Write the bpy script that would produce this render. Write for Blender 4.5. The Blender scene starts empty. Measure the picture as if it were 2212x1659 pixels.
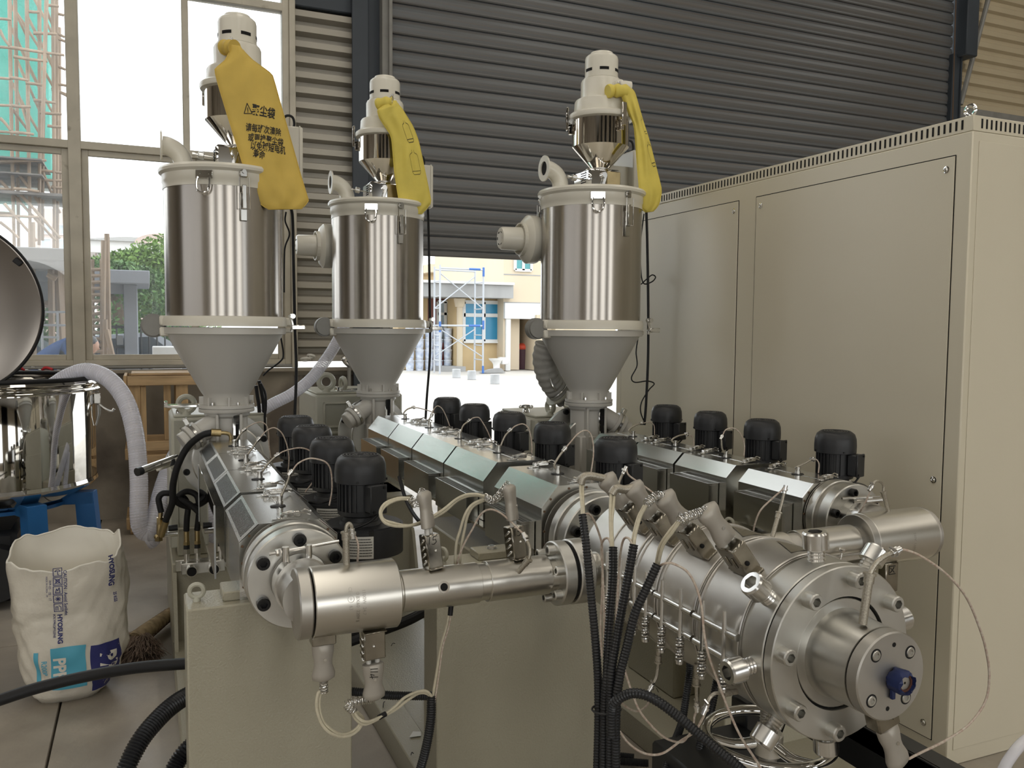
import bpy, math, random
from math import sin, cos, pi, radians, sqrt, atan2
from mathutils import Vector, Matrix
random.seed(7)
S = bpy.context.scene
COL = S.collection

# ------------------------------------------------------------------ camera, sky, lights, exposure
def look(p, yaw, roll):
    f = Vector((sin(yaw)*cos(p), cos(yaw)*cos(p), -sin(p)))
    rt = Vector((cos(yaw), -sin(yaw), 0)); up = rt.cross(f)
    r2 = rt*cos(roll)+up*sin(roll); u2 = -rt*sin(roll)+up*cos(roll)
    return Matrix((r2, u2, -f)).transposed()
cam = bpy.data.cameras.new('camera'); cam.sensor_width = 36; cam.sensor_fit = 'HORIZONTAL'
cam.lens = 1832/2212*36; cam.clip_start = .05; cam.clip_end = 500
co = bpy.data.objects.new('camera', cam); COL.objects.link(co)
co.matrix_world = Matrix.Translation((0, 0, 1.55)) @ look(radians(3.767), radians(23.40), radians(.485)).to_4x4()
S.camera = co
S.view_settings.view_transform = 'Standard'; S.view_settings.look = 'None'
S.view_settings.gamma = 1; S.view_settings.use_curve_mapping = False
S.view_settings.exposure = .14
S.cycles.use_denoising = True
S.cycles.max_bounces = 8; S.cycles.transparent_max_bounces = 16
S.cycles.caustics_reflective = False; S.cycles.caustics_refractive = False
S.cycles.sample_clamp_indirect = 4

world = bpy.data.worlds.new('overcast_sky'); S.world = world; world.use_nodes = True
_n = world.node_tree.nodes; _bg = _n['Background']
_bg.inputs[0].default_value = (.93, .97, 1, 1); _bg.inputs[1].default_value = 2.9

def area(name, loc, size, power, col, rot=(0, 0, 0)):
    l = bpy.data.lights.new(name, 'AREA'); l.shape = 'RECTANGLE'; l.size, l.size_y = size
    l.energy = power; l.color = col
    o = bpy.data.objects.new(name, l); COL.objects.link(o); o.location = loc; o.rotation_euler = rot
    return o
for _i, _x in enumerate((-7.5, -3.5, 1.0, 5.0, 9.5)):      # translucent roof-light strips of the hall
    area('roof_light', (_x, -.6, 6.85), (1.0, 13.4), 118, (1, .93, .82))
for _x in (-8, -3, 2, 7):                               # daylight in the tall gate openings behind
    area('gate_daylight', (_x, -11.6, 2.9), (2.4, 3.8), 46, (1, .92, .80), (radians(90), 0, 0))
area('side_fill', (-11.7, -1.5, 3.0), (11.0, 3.4), 120, (.95, .97, 1), (radians(90), 0, radians(-90)))  # added fill lamp before the blank left wall, to brighten the side ducts

# ------------------------------------------------------------------ materials
def mat(name, col=(.5, .5, .5), rough=.5, metal=0., var=0., vscale=8., bump=0., bscale=60., aniso=0., stretch=None, dark=None, spec=.5,
        coat=0., rvar=0., col2=None, c2scale=3., c2lo=.5, c2hi=.62, tangent=None, sub=0., trans=0., ior=1.45, alpha=1.):
    m = bpy.data.materials.new(name); m.use_nodes = True
    nt = m.node_tree; N = nt.nodes; L = nt.links; b = N['Principled BSDF']
    def C(c): return (c[0], c[1], c[2], 1)
    b.inputs['Base Color'].default_value = C(col); b.inputs['Roughness'].default_value = rough; b.inputs['Metallic'].default_value = metal
    b.inputs['Specular IOR Level'].default_value = spec; b.inputs['IOR'].default_value = ior
    b.inputs['Coat Weight'].default_value = coat; b.inputs['Transmission Weight'].default_value = trans; b.inputs['Alpha'].default_value = alpha
    if aniso:
        b.inputs['Anisotropic'].default_value = aniso
        b.inputs['Anisotropic Rotation'].default_value = .25
        if tangent:
            t = N.new('ShaderNodeTangent'); t.direction_type = 'RADIAL'; t.axis = tangent; L.new(t.outputs[0], b.inputs['Tangent'])
    if sub: b.inputs['Subsurface Weight'].default_value = sub; b.inputs['Subsurface Radius'].default_value = (.02, .02, .02)
    tc = N.new('ShaderNodeTexCoord'); mp = N.new('ShaderNodeMapping'); L.new(tc.outputs['Object'], mp.inputs[0])
    if stretch: mp.inputs['Scale'].default_value = stretch
    src = None
    if var or rvar:
        no = N.new('ShaderNodeTexNoise'); no.inputs['Scale'].default_value = vscale; no.inputs['Detail'].default_value = 5; L.new(mp.outputs[0], no.inputs[0])
        if var:
            r = N.new('ShaderNodeValToRGB'); r.color_ramp.elements[0].position = .3; r.color_ramp.elements[1].position = .7
            d = dark or tuple(c*(1-var) for c in col)
            r.color_ramp.elements[0].color = C(d); r.color_ramp.elements[1].color = C(col)
            L.new(no.outputs[0], r.inputs[0]); src = r.outputs[0]
        if rvar:
            q = N.new('ShaderNodeMapRange'); q.inputs[1].default_value = .3; q.inputs[2].default_value = .7
            q.inputs[3].default_value = max(0, rough-rvar); q.inputs[4].default_value = rough+rvar
            L.new(no.outputs[0], q.inputs[0]); L.new(q.outputs[0], b.inputs['Roughness'])
    if col2:
        n2 = N.new('ShaderNodeTexNoise'); n2.inputs['Scale'].default_value = c2scale; n2.inputs['Detail'].default_value = 8; L.new(mp.outputs[0], n2.inputs[0])
        r2 = N.new('ShaderNodeValToRGB'); r2.color_ramp.elements[0].position = c2lo; r2.color_ramp.elements[1].position = c2hi
        r2.color_ramp.elements[0].color = (0, 0, 0, 1); r2.color_ramp.elements[1].color = (1, 1, 1, 1); L.new(n2.outputs[0], r2.inputs[0])
        mx = N.new('ShaderNodeMixRGB'); L.new(r2.outputs[0], mx.inputs[0])
        if src: L.new(src, mx.inputs[1])
        else: mx.inputs[1].default_value = C(col)
        mx.inputs[2].default_value = C(col2); src = mx.outputs[0]
    if src: L.new(src, b.inputs['Base Color'])
    if bump:
        nb = N.new('ShaderNodeTexNoise'); nb.inputs['Scale'].default_value = bscale; nb.inputs['Detail'].default_value = 3; L.new(mp.outputs[0], nb.inputs[0])
        bp = N.new('ShaderNodeBump'); bp.inputs['Strength'].default_value = bump; bp.inputs['Distance'].default_value = .01
        L.new(nb.outputs[0], bp.inputs['Height']); L.new(bp.outputs[0], b.inputs['Normal'])
    return m

def glassy(name, tint=(1, 1, 1), refl=.07, dust=.05, dscale=3., dcol=(.85, .9, .95), rough=.02):
    """thin pane: clear, a faint mirror, and a film of dust"""
    m = bpy.data.materials.new(name); m.use_nodes = True; nt = m.node_tree; N = nt.nodes; L = nt.links
    N.remove(N['Principled BSDF']); out = N['Material Output']
    t = N.new('ShaderNodeBsdfTransparent'); t.inputs[0].default_value = (*tint, 1)
    g = N.new('ShaderNodeBsdfGlossy'); g.inputs['Roughness'].default_value = rough
    d = N.new('ShaderNodeBsdfTranslucent'); d.inputs[0].default_value = (*dcol, 1)
    d2 = N.new('ShaderNodeBsdfDiffuse'); d2.inputs[0].default_value = (*dcol, 1)
    md = N.new('ShaderNodeMixShader'); md.inputs[0].default_value = .35; L.new(d.outputs[0], md.inputs[1]); L.new(d2.outputs[0], md.inputs[2])
    tc = N.new('ShaderNodeTexCoord'); no = N.new('ShaderNodeTexNoise'); no.inputs['Scale'].default_value = dscale; no.inputs['Detail'].default_value = 6
    L.new(tc.outputs['Object'], no.inputs[0])
    mr = N.new('ShaderNodeMapRange'); mr.inputs[1].default_value = .3; mr.inputs[2].default_value = .75
    mr.inputs[3].default_value = dust*.4; mr.inputs[4].default_value = dust*1.8; L.new(no.outputs[0], mr.inputs[0])
    a = N.new('ShaderNodeMixShader'); L.new(mr.outputs[0], a.inputs[0]); L.new(t.outputs[0], a.inputs[1]); L.new(md.outputs[0], a.inputs[2])
    fr = N.new('ShaderNodeFresnel'); fr.inputs[0].default_value = 1.3
    mm = N.new('ShaderNodeMath'); mm.operation = 'MULTIPLY'; mm.inputs[1].default_value = refl/.017*.5; mm.use_clamp = True; L.new(fr.outputs[0], mm.inputs[0])
    c = N.new('ShaderNodeMixShader'); L.new(mm.outputs[0], c.inputs[0]); L.new(a.outputs[0], c.inputs[1]); L.new(g.outputs[0], c.inputs[2])
    L.new(c.outputs[0], out.inputs[0]); return m

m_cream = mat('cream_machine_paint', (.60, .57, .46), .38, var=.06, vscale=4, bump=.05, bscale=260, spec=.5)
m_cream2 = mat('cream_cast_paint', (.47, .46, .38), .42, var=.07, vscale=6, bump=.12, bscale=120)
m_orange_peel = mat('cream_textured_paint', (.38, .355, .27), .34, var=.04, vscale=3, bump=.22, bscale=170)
m_cab = mat('cabinet_powder_coat', (.66, .61, .48), .30, var=.03, vscale=2, bump=.06, bscale=420)
m_white = mat('warm_white_paint', (.70, .67, .58), .25, var=.03, vscale=5, spec=.5)
m_cone = mat('grey_white_paint', (.53, .515, .475), .32, var=.03, vscale=3)
m_brushed = mat('brushed_stainless', (.57, .56, .53), .27, 1, var=.22, vscale=3, bump=.015, bscale=40, stretch=(1, 1, 90), rvar=.05)
m_drum = mat('brushed_drum_stainless', (.50, .47, .43), .27, 1, aniso=.85, tangent='Z', var=.12, vscale=4, stretch=(6, 6, .15), bump=.0)
m_sheet = mat('stainless_cover_sheet', (.60, .60, .57), .22, 1, var=.05, vscale=5, stretch=(90, 2, 90), rvar=.015)
m_polish = mat('polished_stainless', (.72, .70, .66), .045, 1, var=.10, vscale=2)
m_polish2 = mat('mirror_loader_steel', (.74, .70, .64), .07, 1, var=.06, vscale=2)
m_steel = mat('machined_steel', (.64, .63, .59), .36, 1, var=.18, vscale=7, rvar=.07, bump=.012, bscale=300)
m_steel_d = mat('dull_cast_steel', (.54, .52, .48), .42, 1, var=.25, vscale=5, rvar=.08, col2=(.30, .26, .21), c2scale=6, c2lo=.58, c2hi=.75)
m_band = mat('heater_band_sheet', (.64, .62, .58), .38, 1, var=.25, vscale=4, rvar=.08, col2=(.36, .32, .27), c2scale=5, c2lo=.56, c2hi=.78)
m_tube = mat('satin_pipe_steel', (.64, .62, .57), .29, 1)
m_box = mat('tarnished_terminal_box', (.40, .37, .31), .22, 1, var=.45, vscale=14, rvar=.1)
m_zinc = mat('bright_zinc', (.72, .71, .68), .22, 1, var=.1, vscale=20)
m_brass = mat('brass', (.46, .36, .19), .32, 1, var=.2, vscale=20)
m_braid = mat('braided_steel_sleeve', (.50, .46, .38), .42, .8, var=.4, vscale=400)
m_blackpl = mat('black_plastic', (.018, .019, .020), .38, var=.2, vscale=10)
m_motor = mat('black_motor_paint', (.020, .021, .023), .42, bump=.05, bscale=300)
m_rubber = mat('black_rubber', (.014, .014, .015), .5, bump=.05, bscale=200, spec=.3)
m_hole = mat('dark_opening', (.006, .006, .006), .9)
m_blackbolt = mat('black_oxide_bolt', (.022, .022, .022), .33, .6)
m_ceramic = mat('grey_plug_body', (.42, .39, .34), .45, .35, var=.12, vscale=20)
m_wire = mat('cream_fibreglass_wire', (.62, .57, .43), .55, var=.15, vscale=90)
m_wire2 = mat('flecked_thermocouple_wire', (.62, .57, .48), .55, var=.4, vscale=160, dark=(.42, .30, .24))
m_conduit = mat('black_corrugated_conduit', (.014, .015, .017), .33)
m_chrome = mat('chrome', (.82, .82, .80), .06, 1)
m_blue = mat('blue_machine_paint', (.025, .15, .40), .35, var=.15, vscale=6, bump=.04, bscale=90)
m_bluetape = mat('blue_tape', (.010, .022, .10), .45, var=.3, vscale=30)
m_red = mat('red_plastic', (.55, .03, .04), .4)
m_wood = mat('pine_wood', (.62, .42, .22), .6, var=.35, vscale=3.5, stretch=(9, 9, 1), bump=.15, bscale=20)
m_woodx = mat('pine_wood_crosswise', (.64, .44, .24), .6, var=.35, vscale=3.5, stretch=(1, 9, 9), bump=.15, bscale=20)
m_concrete = mat('floor_concrete', (.46, .415, .35), .48, var=.35, vscale=2.6, bump=.15, bscale=25, col2=(.24, .21, .17), c2scale=1.8, c2lo=.48, c2hi=.72, rvar=.12)
m_plaster = mat('stained_cement_render', (.36, .32, .26), .8, var=.35, vscale=2.5, bump=.3, bscale=18, col2=(.13, .11, .09), c2scale=1.4, c2lo=.52, c2hi=.66)
m_plaster2 = mat('peeling_cement_render', (.47, .43, .37), .8, var=.35, vscale=3.5, bump=.3, bscale=18, col2=(.10, .085, .07), c2scale=2.6, c2lo=.46, c2hi=.56, stretch=(1, 1, .45))
m_frame = mat('window_frame_paint', (.54, .50, .41), .45, var=.2, vscale=5, col2=(.22, .18, .13), c2scale=7, c2lo=.66, c2hi=.8)
m_corr = mat('corrugated_sheet_grey', (.42, .39, .33), .45, var=.15, vscale=2, metal=.2)
m_corr2 = mat('corrugated_sheet_cream', (.52, .44, .30), .5, var=.12, vscale=2)
m_colpaint = mat('dark_steel_column_paint', (.045, .055, .068), .5, var=.2, vscale=3)
m_rail = mat('galvanised_rail', (.26, .255, .235), .5, .0, var=.25, vscale=6)
m_shut = mat('slat_paint_brown_reflection', (.125, .138, .148), .40, .1, var=.35, vscale=1.3, stretch=(.25, 1, 22), dark=(.125, .112, .10))  # brownish streaks put the reflections along the slats into the colour
m_glass = glassy('dusty_window_glass', dust=.05, dscale=1.6)
m_yellow = mat('yellow_nonwoven', (.68, .48, .10), .65, var=.16, vscale=9, bump=.1, bscale=500, sub=.0)
m_yellow2 = mat('bright_yellow_nonwoven', (.76, .62, .12), .65, var=.16, vscale=9, bump=.1, bscale=500)
m_ink = mat('black_print', (.02, .018, .015), .7)
m_sack = mat('woven_plastic_sack', (.70, .66, .57), .48, var=.08, vscale=10, bump=.5, bscale=26)
m_navy = mat('navy_print', (.03, .035, .16), .5)
m_cyan = mat('cyan_print', (.10, .42, .58), .5)
m_sackin = mat('sack_lining', (.78, .75, .67), .55)
m_straw = mat('straw', (.52, .40, .24), .8, var=.5, vscale=30)
m_strawd = mat('dark_broom_bristle', (.34, .25, .19), .85, var=.6, vscale=40)
m_hose = mat('clear_pvc_hose', (.86, .86, .93), .16, alpha=.5)
m_hosewire = mat('hose_spiral', (.80, .80, .88), .25, .0, alpha=.8)
m_acryl = glassy('clear_acrylic', tint=(.97, .98, .98), refl=.10, dust=.02)
m_plate = mat('white_sticker', (.66, .65, .60), .4)
m_brown = mat('brown_screw', (.16, .10, .06), .5, .3)
m_mesh = mat('expanded_metal_grey', (.42, .41, .38), .4, .9)

# ------------------------------------------------------------------ mesh building
def basis(ax):
    w = Vector(ax).normalized()
    u = Vector((0, 0, 1)).cross(w) if abs(w.z) < .95 else Vector((1, 0, 0)).cross(w)
    if u.length < 1e-6: u = Vector((0, 1, 0))
    u.normalize(); v = w.cross(u)
    return u, v, w
def smooth_path(pts, n=8):
    P = [Vector(p) for p in pts]
    if len(P) < 3 or n <= 1: return P
    out = []
    for i in range(len(P)-1):
        a = P[i-1] if i else P[0]*2-P[1]; b = P[i]; c = P[i+1]; d = P[i+2] if i+2 < len(P) else P[-1]*2-P[-2]
        for k in range(n):
            t = k/n
            out.append(.5*((2*b)+(c-a)*t+(2*a-5*b+4*c-d)*t*t+(3*b-a-3*c+d)*t**3))
    out.append(P[-1]); return out
def resample(P, step):
    out = [P[0]]; acc = 0
    for a, b in zip(P, P[1:]):
        L = (b-a).length; t = step-acc
        while t <= L:
            out.append(a.lerp(b, t/L)); t += step
        acc = L-(t-step)
    return out
class M:
    def __init__(s): s.v = []; s.f = []
    def add(s, vs, fs):
        o = len(s.v); s.v += [tuple(p) for p in vs]; s.f += [tuple(i+o for i in f) for f in fs]; return s
    def box(s, x0, x1, y0, y1, z0, z1, b=0.):
        c = Vector(((x0+x1)/2, (y0+y1)/2, (z0+z1)/2))
        return s.obox(c, (x1-x0, y1-y0, z1-z0), None, b)
    def obox(s, c, size, R=None, b=0.):
        h = [d/2 for d in size]; c = Vector(c); b = min(b, min(h)*.9)
        T = (lambda p: c+R@Vector(p)) if R else (lambda p: c+Vector(p))
        if b <= 0:
            vs = [T((sx*h[0], sy*h[1], sz*h[2])) for sx in (-1, 1) for sy in (-1, 1) for sz in (-1, 1)]
            return s.add(vs, [(0, 1, 3, 2), (4, 6, 7, 5), (0, 4, 5, 1), (2, 3, 7, 6), (0, 2, 6, 4), (1, 5, 7, 3)])
        idx = {}; vs = []
        for sx in (-1, 1):
            for sy in (-1, 1):
                for sz in (-1, 1):
                    for a in range(3):
                        q = [sx*(h[0]-b), sy*(h[1]-b), sz*(h[2]-b)]; q[a] = (sx, sy, sz)[a]*h[a]
                        idx[sx, sy, sz, a] = len(vs); vs.append(T(q))
        fs = []
        for a in range(3):
            b1, b2 = (a+1) % 3, (a+2) % 3
            for sg in (-1, 1):
                q = []
                for s1, s2 in ((-1, -1), (1, -1), (1, 1), (-1, 1)):
                    k = [0, 0, 0]; k[a] = sg; k[b1] = s1; k[b2] = s2; q.append(idx[k[0], k[1], k[2], a])
                fs.append(q if sg > 0 else q[::-1])
            for s1 in (-1, 1):
                for s2 in (-1, 1):
                    k0 = [0, 0, 0]; k0[a] = -1; k0[b1] = s1; k0[b2] = s2; k1 = k0[:]; k1[a] = 1
                    q = [idx[(*k0, b1)], idx[(*k1, b1)], idx[(*k1, b2)], idx[(*k0, b2)]]
                    fs.append(q if s1*s2 < 0 else q[::-1])
        for sx in (-1, 1):
            for sy in (-1, 1):
                for sz in (-1, 1):
                    q = [idx[sx, sy, sz, 0], idx[sx, sy, sz, 1], idx[sx, sy, sz, 2]]
                    fs.append(q if sx*sy*sz > 0 else q[::-1])
        return s.add(vs, fs)
    def lathe(s, prof, o=(0, 0, 0), ax=(0, 0, 1), n=24, cap0=True, cap1=True, a0=0.):
        u, v, w = basis(ax); o = Vector(o); vs = []; fs = []
        for r, h in prof:
            for k in range(n):
                a = a0+2*pi*k/n; vs.append(o+w*h+u*(r*cos(a))+v*(r*sin(a)))
        for i in range(len(prof)-1):
            for k in range(n):
                k2 = (k+1) % n; fs.append((i*n+k, i*n+k2, (i+1)*n+k2, (i+1)*n+k))
        if cap0: fs.append(tuple(range(n))[::-1])
        if cap1: fs.append(tuple((len(prof)-1)*n+k for k in range(n)))
        return s.add(vs, fs)
    def cyl(s, p0, p1, r, r1=None, n=16, b=0.):
        p0 = Vector(p0); d = Vector(p1)-p0; L = d.length; r1 = r if r1 is None else r1
        pr = [(r, 0), (r1, L)] if b <= 0 else [(r-b, 0), (r, b), (r1, L-b), (r1-b, L)]
        return s.lathe(pr, p0, d, n)
    def ring(s, p0, p1, r, ri, n=24, b=.0):
        p0 = Vector(p0); d = Vector(p1)-p0; L = d.length
        pr = [(ri, 0), (r-b, 0), (r, b), (r, L-b), (r-b, L), (ri, L), (ri, 0)]
        return s.lathe(pr, p0, d, n, False, False)
    def tube(s, pts, r, n=8, res=6, caps=True, squash=None):
        P = smooth_path(pts, res) if res > 1 else [Vector(p) for p in pts]
        Q = [P[0]]
        for p in P[1:]:
            if (p-Q[-1]).length > 1e-5: Q.append(p)
        P = Q; vs = []; fs = []
        t = (P[1]-P[0]).normalized(); u, v, w = basis(t)
        for i, p in enumerate(P):
            t2 = (P[min(i+1, len(P)-1)]-P[max(i-1, 0)]).normalized()
            ax = t.cross(t2)
            if ax.length > 1e-7:
                R = Matrix.Rotation(t.angle(t2), 3, ax.normalized()); u = R@u
            t = t2; u = (u-t*u.dot(t)).normalized(); v = t.cross(u)
            rr = r(i/(len(P)-1)) if callable(r) else (r[i % len(r)] if isinstance(r, (list, tuple)) else r)
            for k in range(n):
                a = 2*pi*k/n; vs.append(p+u*(rr*cos(a))+v*(rr*sin(a)))
        for i in range(len(P)-1):
            for k in range(n):
                k2 = (k+1) % n; fs.append((i*n+k, i*n+k2, (i+1)*n+k2, (i+1)*n+k))
        if caps: fs.append(tuple(range(n))[::-1]); fs.append(tuple((len(P)-1)*n+k for k in range(n)))
        return s.add(vs, fs)
    def corrug(s, pts, r, pitch=.0055, n=12, depth=.12):
        P = resample(smooth_path(pts, 14), pitch/2)
        return s.tube(P, [r, r, r*(1-depth), r*(1-depth)] if False else [r, r*(1-depth)], n, 1)
    def coil(s, pts, R, r, turns, n=5, per=10):
        P = smooth_path(pts, 10); P = resample(P, sum((b-a).length for a, b in zip(P, P[1:]))/(turns*per))
        t = (P[1]-P[0]).normalized(); u, v, w = basis(t); out = []
        for i, p in enumerate(P):
            t2 = (P[min(i+1, len(P)-1)]-P[max(i-1, 0)]).normalized(); ax = t.cross(t2)
            if ax.length > 1e-7: u = Matrix.Rotation(t.angle(t2), 3, ax.normalized())@u
            t = t2; v = t.cross(u); a = 2*pi*i/per; out.append(p+u*(R*cos(a))+v*(R*sin(a)))
        return s.tube(out, r, n, 1)
    def torus(s, c, ax, R, r, n=24, m=8, arc=1.0, a0=0.):
        u, v, w = basis(ax); c = Vector(c); N = n if arc >= 1 else n+1; vs = []; fs = []
        for i in range(N):
            a = a0+2*pi*arc*i/n; d = u*cos(a)+v*sin(a)
            for k in range(m):
                b = 2*pi*k/m; vs.append(c+d*(R+r*cos(b))+w*(r*sin(b)))
        for i in range(n if arc >= 1 else n):
            i2 = (i+1) % N
            for k in range(m):
                k2 = (k+1) % m; fs.append((i*m+k, i2*m+k, i2*m+k2, i*m+k2))
        return s.add(vs, fs)
    def prism(s, poly, o, u, v, w, depth):
        o, u, v, w = Vector(o), Vector(u), Vector(v), Vector(w); n = len(poly)
        vs = [o+u*a+v*b for a, b in poly]+[o+u*a+v*b+w*depth for a, b in poly]
        fs = [tuple(range(n))[::-1], tuple(range(n, 2*n))]+[(i, (i+1) % n, n+(i+1) % n, n+i) for i in range(n)]
        return s.add(vs, fs)
    def ball(s, c, r, n=12, m=8, sc=(1, 1, 1)):
        c = Vector(c); vs = [c+Vector((0, 0, -r*sc[2]))]; fs = []
        for i in range(1, m):
            t = pi*i/m-pi/2
            for k in range(n):
                a = 2*pi*k/n; vs.append(c+Vector((r*sc[0]*cos(t)*cos(a), r*sc[1]*cos(t)*sin(a), r*sc[2]*sin(t))))
        vs.append(c+Vector((0, 0, r*sc[2])))
        for k in range(n): fs.append((0, 1+(k+1) % n, 1+k)); fs.append((len(vs)-1, 1+(m-2)*n+k, 1+(m-2)*n+(k+1) % n))
        for i in range(m-2):
            for k in range(n):
                a = 1+i*n; fs.append((a+k, a+(k+1) % n, a+n+(k+1) % n, a+n+k))
        return s.add(vs, fs)
    def socket(s, p, d, r, h, n=16):
        """socket-head screw: head standing on p along d, with a hexagonal recess"""
        u, v, w = basis(d); p = Vector(p); s.lathe([(r, 0), (r, h-r*.15), (r*.88, h)], p, d, n, True, False)
        hx = [(r*.52*cos(2*pi*k/n), r*.52*sin(2*pi*k/n)) for k in range(n)]
        hx = []
        for k in range(n):
            a = 2*pi*k/n; q = (a % (pi/3))-pi/6; hx.append(r*.60*cos(pi/6)/cos(q))
        o = len(s.v)
        for k in range(n):
            a = 2*pi*k/n; s.v.append(tuple(p+w*h+u*(r*.88*cos(a))+v*(r*.88*sin(a))))
        for k in range(n):
            a = 2*pi*k/n; s.v.append(tuple(p+w*h+u*(hx[k]*cos(a))+v*(hx[k]*sin(a))))
        for k in range(n):
            a = 2*pi*k/n; s.v.append(tuple(p+w*(h*.12)+u*(hx[k]*cos(a))+v*(hx[k]*sin(a))))
        for q in (0, n):
            for k in range(n):
                k2 = (k+1) % n; s.f.append((o+q+k, o+q+k2, o+q+n+k2, o+q+n+k))
        s.f.append(tuple(o+2*n+k for k in range(n))); return s
    def hexhead(s, p, d, r, h):
        return s.lathe([(r, 0), (r, h*.8), (r*.8, h)], p, d, 6)
    def grid(s, fn, nu, nv, wrap=False):
        vs = [fn(i/(nu if wrap else nu-1), j/(nv-1)) for j in range(nv) for i in range(nu)]; fs = []
        for j in range(nv-1):
            for i in range(nu if wrap else nu-1):
                i2 = (i+1) % nu; fs.append((j*nu+i, j*nu+i2, (j+1)*nu+i2, (j+1)*nu+i))
        return s.add(vs, fs)

def mesh_of(name, mb, m, angle=38, smooth=True):
    me = bpy.data.meshes.new(name); me.from_pydata(mb.v, [], mb.f); me.materials.append(m)
    if smooth and len(me.polygons):
        me.polygons.foreach_set('use_smooth', [True]*len(me.polygons)); me.set_sharp_from_angle(angle=radians(angle))
    me.update(); return me
def base_of(p):
    x = y = z = 0.
    while p: x += p.location.x; y += p.location.y; z += p.location.z; p = p.parent
    return Vector((x, y, z))
def obj(name, mb, m, parent=None, world=True, label=None, angle=38, smooth=True, kind=None):
    """world=True: the points are scene coordinates; they are moved into the frame of the (unrotated) parent"""
    if parent and world:
        d = base_of(parent); mb.v = [(a-d.x, b-d.y, c-d.z) for a, b, c in mb.v]
    o = bpy.data.objects.new(name, mesh_of(name, mb, m, angle, smooth)); COL.objects.link(o)
    if parent: o.parent = parent
    if label: o['label'] = label
    if kind: o['kind'] = kind
    return o
def thing(name, label, cat, loc=(0, 0, 0), rotz=0., group=None):
    o = bpy.data.objects.new(name, None); COL.objects.link(o); o.location = loc; o.rotation_euler = (0, 0, rotz)
    o.empty_display_size = .05; o['label'] = label; o['category'] = cat
    if group: o['group'] = group
    return o
def tag(o, label, cat, group=None):
    o['label'] = label; o['category'] = cat
    if group: o['group'] = group
    return o
def struct(name, mb, m, parent=None, angle=38):
    o = obj(name, mb, m, parent, angle=angle)
    if not parent: o['kind'] = 'structure'
    return o
def dup(root, loc=None, rotz=None, label=None, group=None):
    def cp(o, par):
        c = o.copy(); COL.objects.link(c); c.parent = par
        for ch in o.children: cp(ch, c)
        return c
    r = cp(root, root.parent)
    if loc is not None: r.location = loc
    if rotz is not None: r.rotation_euler = (0, 0, rotz)
    if label: r['label'] = label
    if group: r['group'] = group
    return r
def text_mesh(body, size, fn, align='LEFT', bold=0., spacing=1., vert=False):
    """flat print: letters laid out in (u, v) and carried onto a surface by fn(u, v)"""
    c = bpy.data.curves.new('print', 'FONT'); c.body = body; c.size = size; c.align_x = align; c.align_y = 'CENTER'
    c.offset = bold; c.resolution_u = 3; c.space_character = spacing
    o = bpy.data.objects.new('print', c); COL.objects.link(o)
    dg = bpy.context.evaluated_depsgraph_get(); me = o.evaluated_get(dg).to_mesh()
    mb = M(); mb.v = [tuple(fn(p.co.x, p.co.y)) for p in me.vertices]; mb.f = [tuple(p.vertices) for p in me.polygons]
    o.evaluated_get(dg).to_mesh_clear(); bpy.data.objects.remove(o); bpy.data.curves.remove(c)
    return mb
def strokes(lines, w, fn):
    """hand-drawn line print: list of polylines in (u, v)"""
    mb = M()
    for ln in lines:
        for (a, b), (c, d) in zip(ln, ln[1:]):
            L = sqrt((c-a)**2+(d-b)**2) or 1e-6; nx, ny = -(d-b)/L*w/2, (c-a)/L*w/2; ex, ey = (c-a)/L*w/3, (d-b)/L*w/3
            k = max(1, int(L/.02)); 
            for q in range(k):
                t0, t1 = q/k, (q+1)/k
                x0, y0, x1, y1 = a+(c-a)*t0-ex*(q == 0), b+(d-b)*t0-ey*(q == 0), a+(c-a)*t1+ex*(q == k-1), b+(d-b)*t1+ey*(q == k-1)
                mb.add([fn(x0+nx, y0+ny), fn(x0-nx, y0-ny), fn(x1-nx, y1-ny), fn(x1+nx, y1+ny)], [(0, 1, 2, 3)])
    return mb

# ------------------------------------------------------------------ the hall
WY = 7.41
fl = bpy.data.objects.new('floor', mesh_of('floor', M().box(-12, 14, -12, WY+.25, -.30, -.10), m_concrete)); COL.objects.link(fl); fl['kind'] = 'structure'
xs = [-12, -8.2, -4.3, -.345, 3.6, 7.5, 11, 14]; ys = [-12, -8.4, -4.8, -1.2, 1.85, 4.62, WY+.25]
for i in range(len(xs)-1):
    for j in range(len(ys)-1):
        obj('slab', M().box(xs[i]+.004, xs[i+1]-.004, ys[j]+.003, ys[j+1]-.003, -.12, 0, .003), m_concrete, fl)
struct('ceiling', M().box(-12, 14, -12, WY+.3, 7.0, 7.1), mat('roof_sheet', (.22, .21, .19), .6))
struct('wall_left', M().box(-12.2, -12, -12, WY, 0, 7), m_plaster)
struct('wall_right', M().box(14, 14.2, -12, WY, 0, 7), mat('far_wall_paint', (.42, .38, .30), .8))
wf = M()
for a, b in ((-12, -9.5), (-6.5, -4.4), (-1.6, .6), (3.4, 5.6), (8.4, 9.6), (12.4, 14)): wf.box(a, b, -12.2, -12, 0, 7)
wf.box(-12, 14, -12.2, -12, 4.9, 7); wf.box(-12, 14, -12.2, -12, 0, .9)
struct('wall_front', wf, mat('front_wall_paint', (.34, .30, .24), .8))
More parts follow.
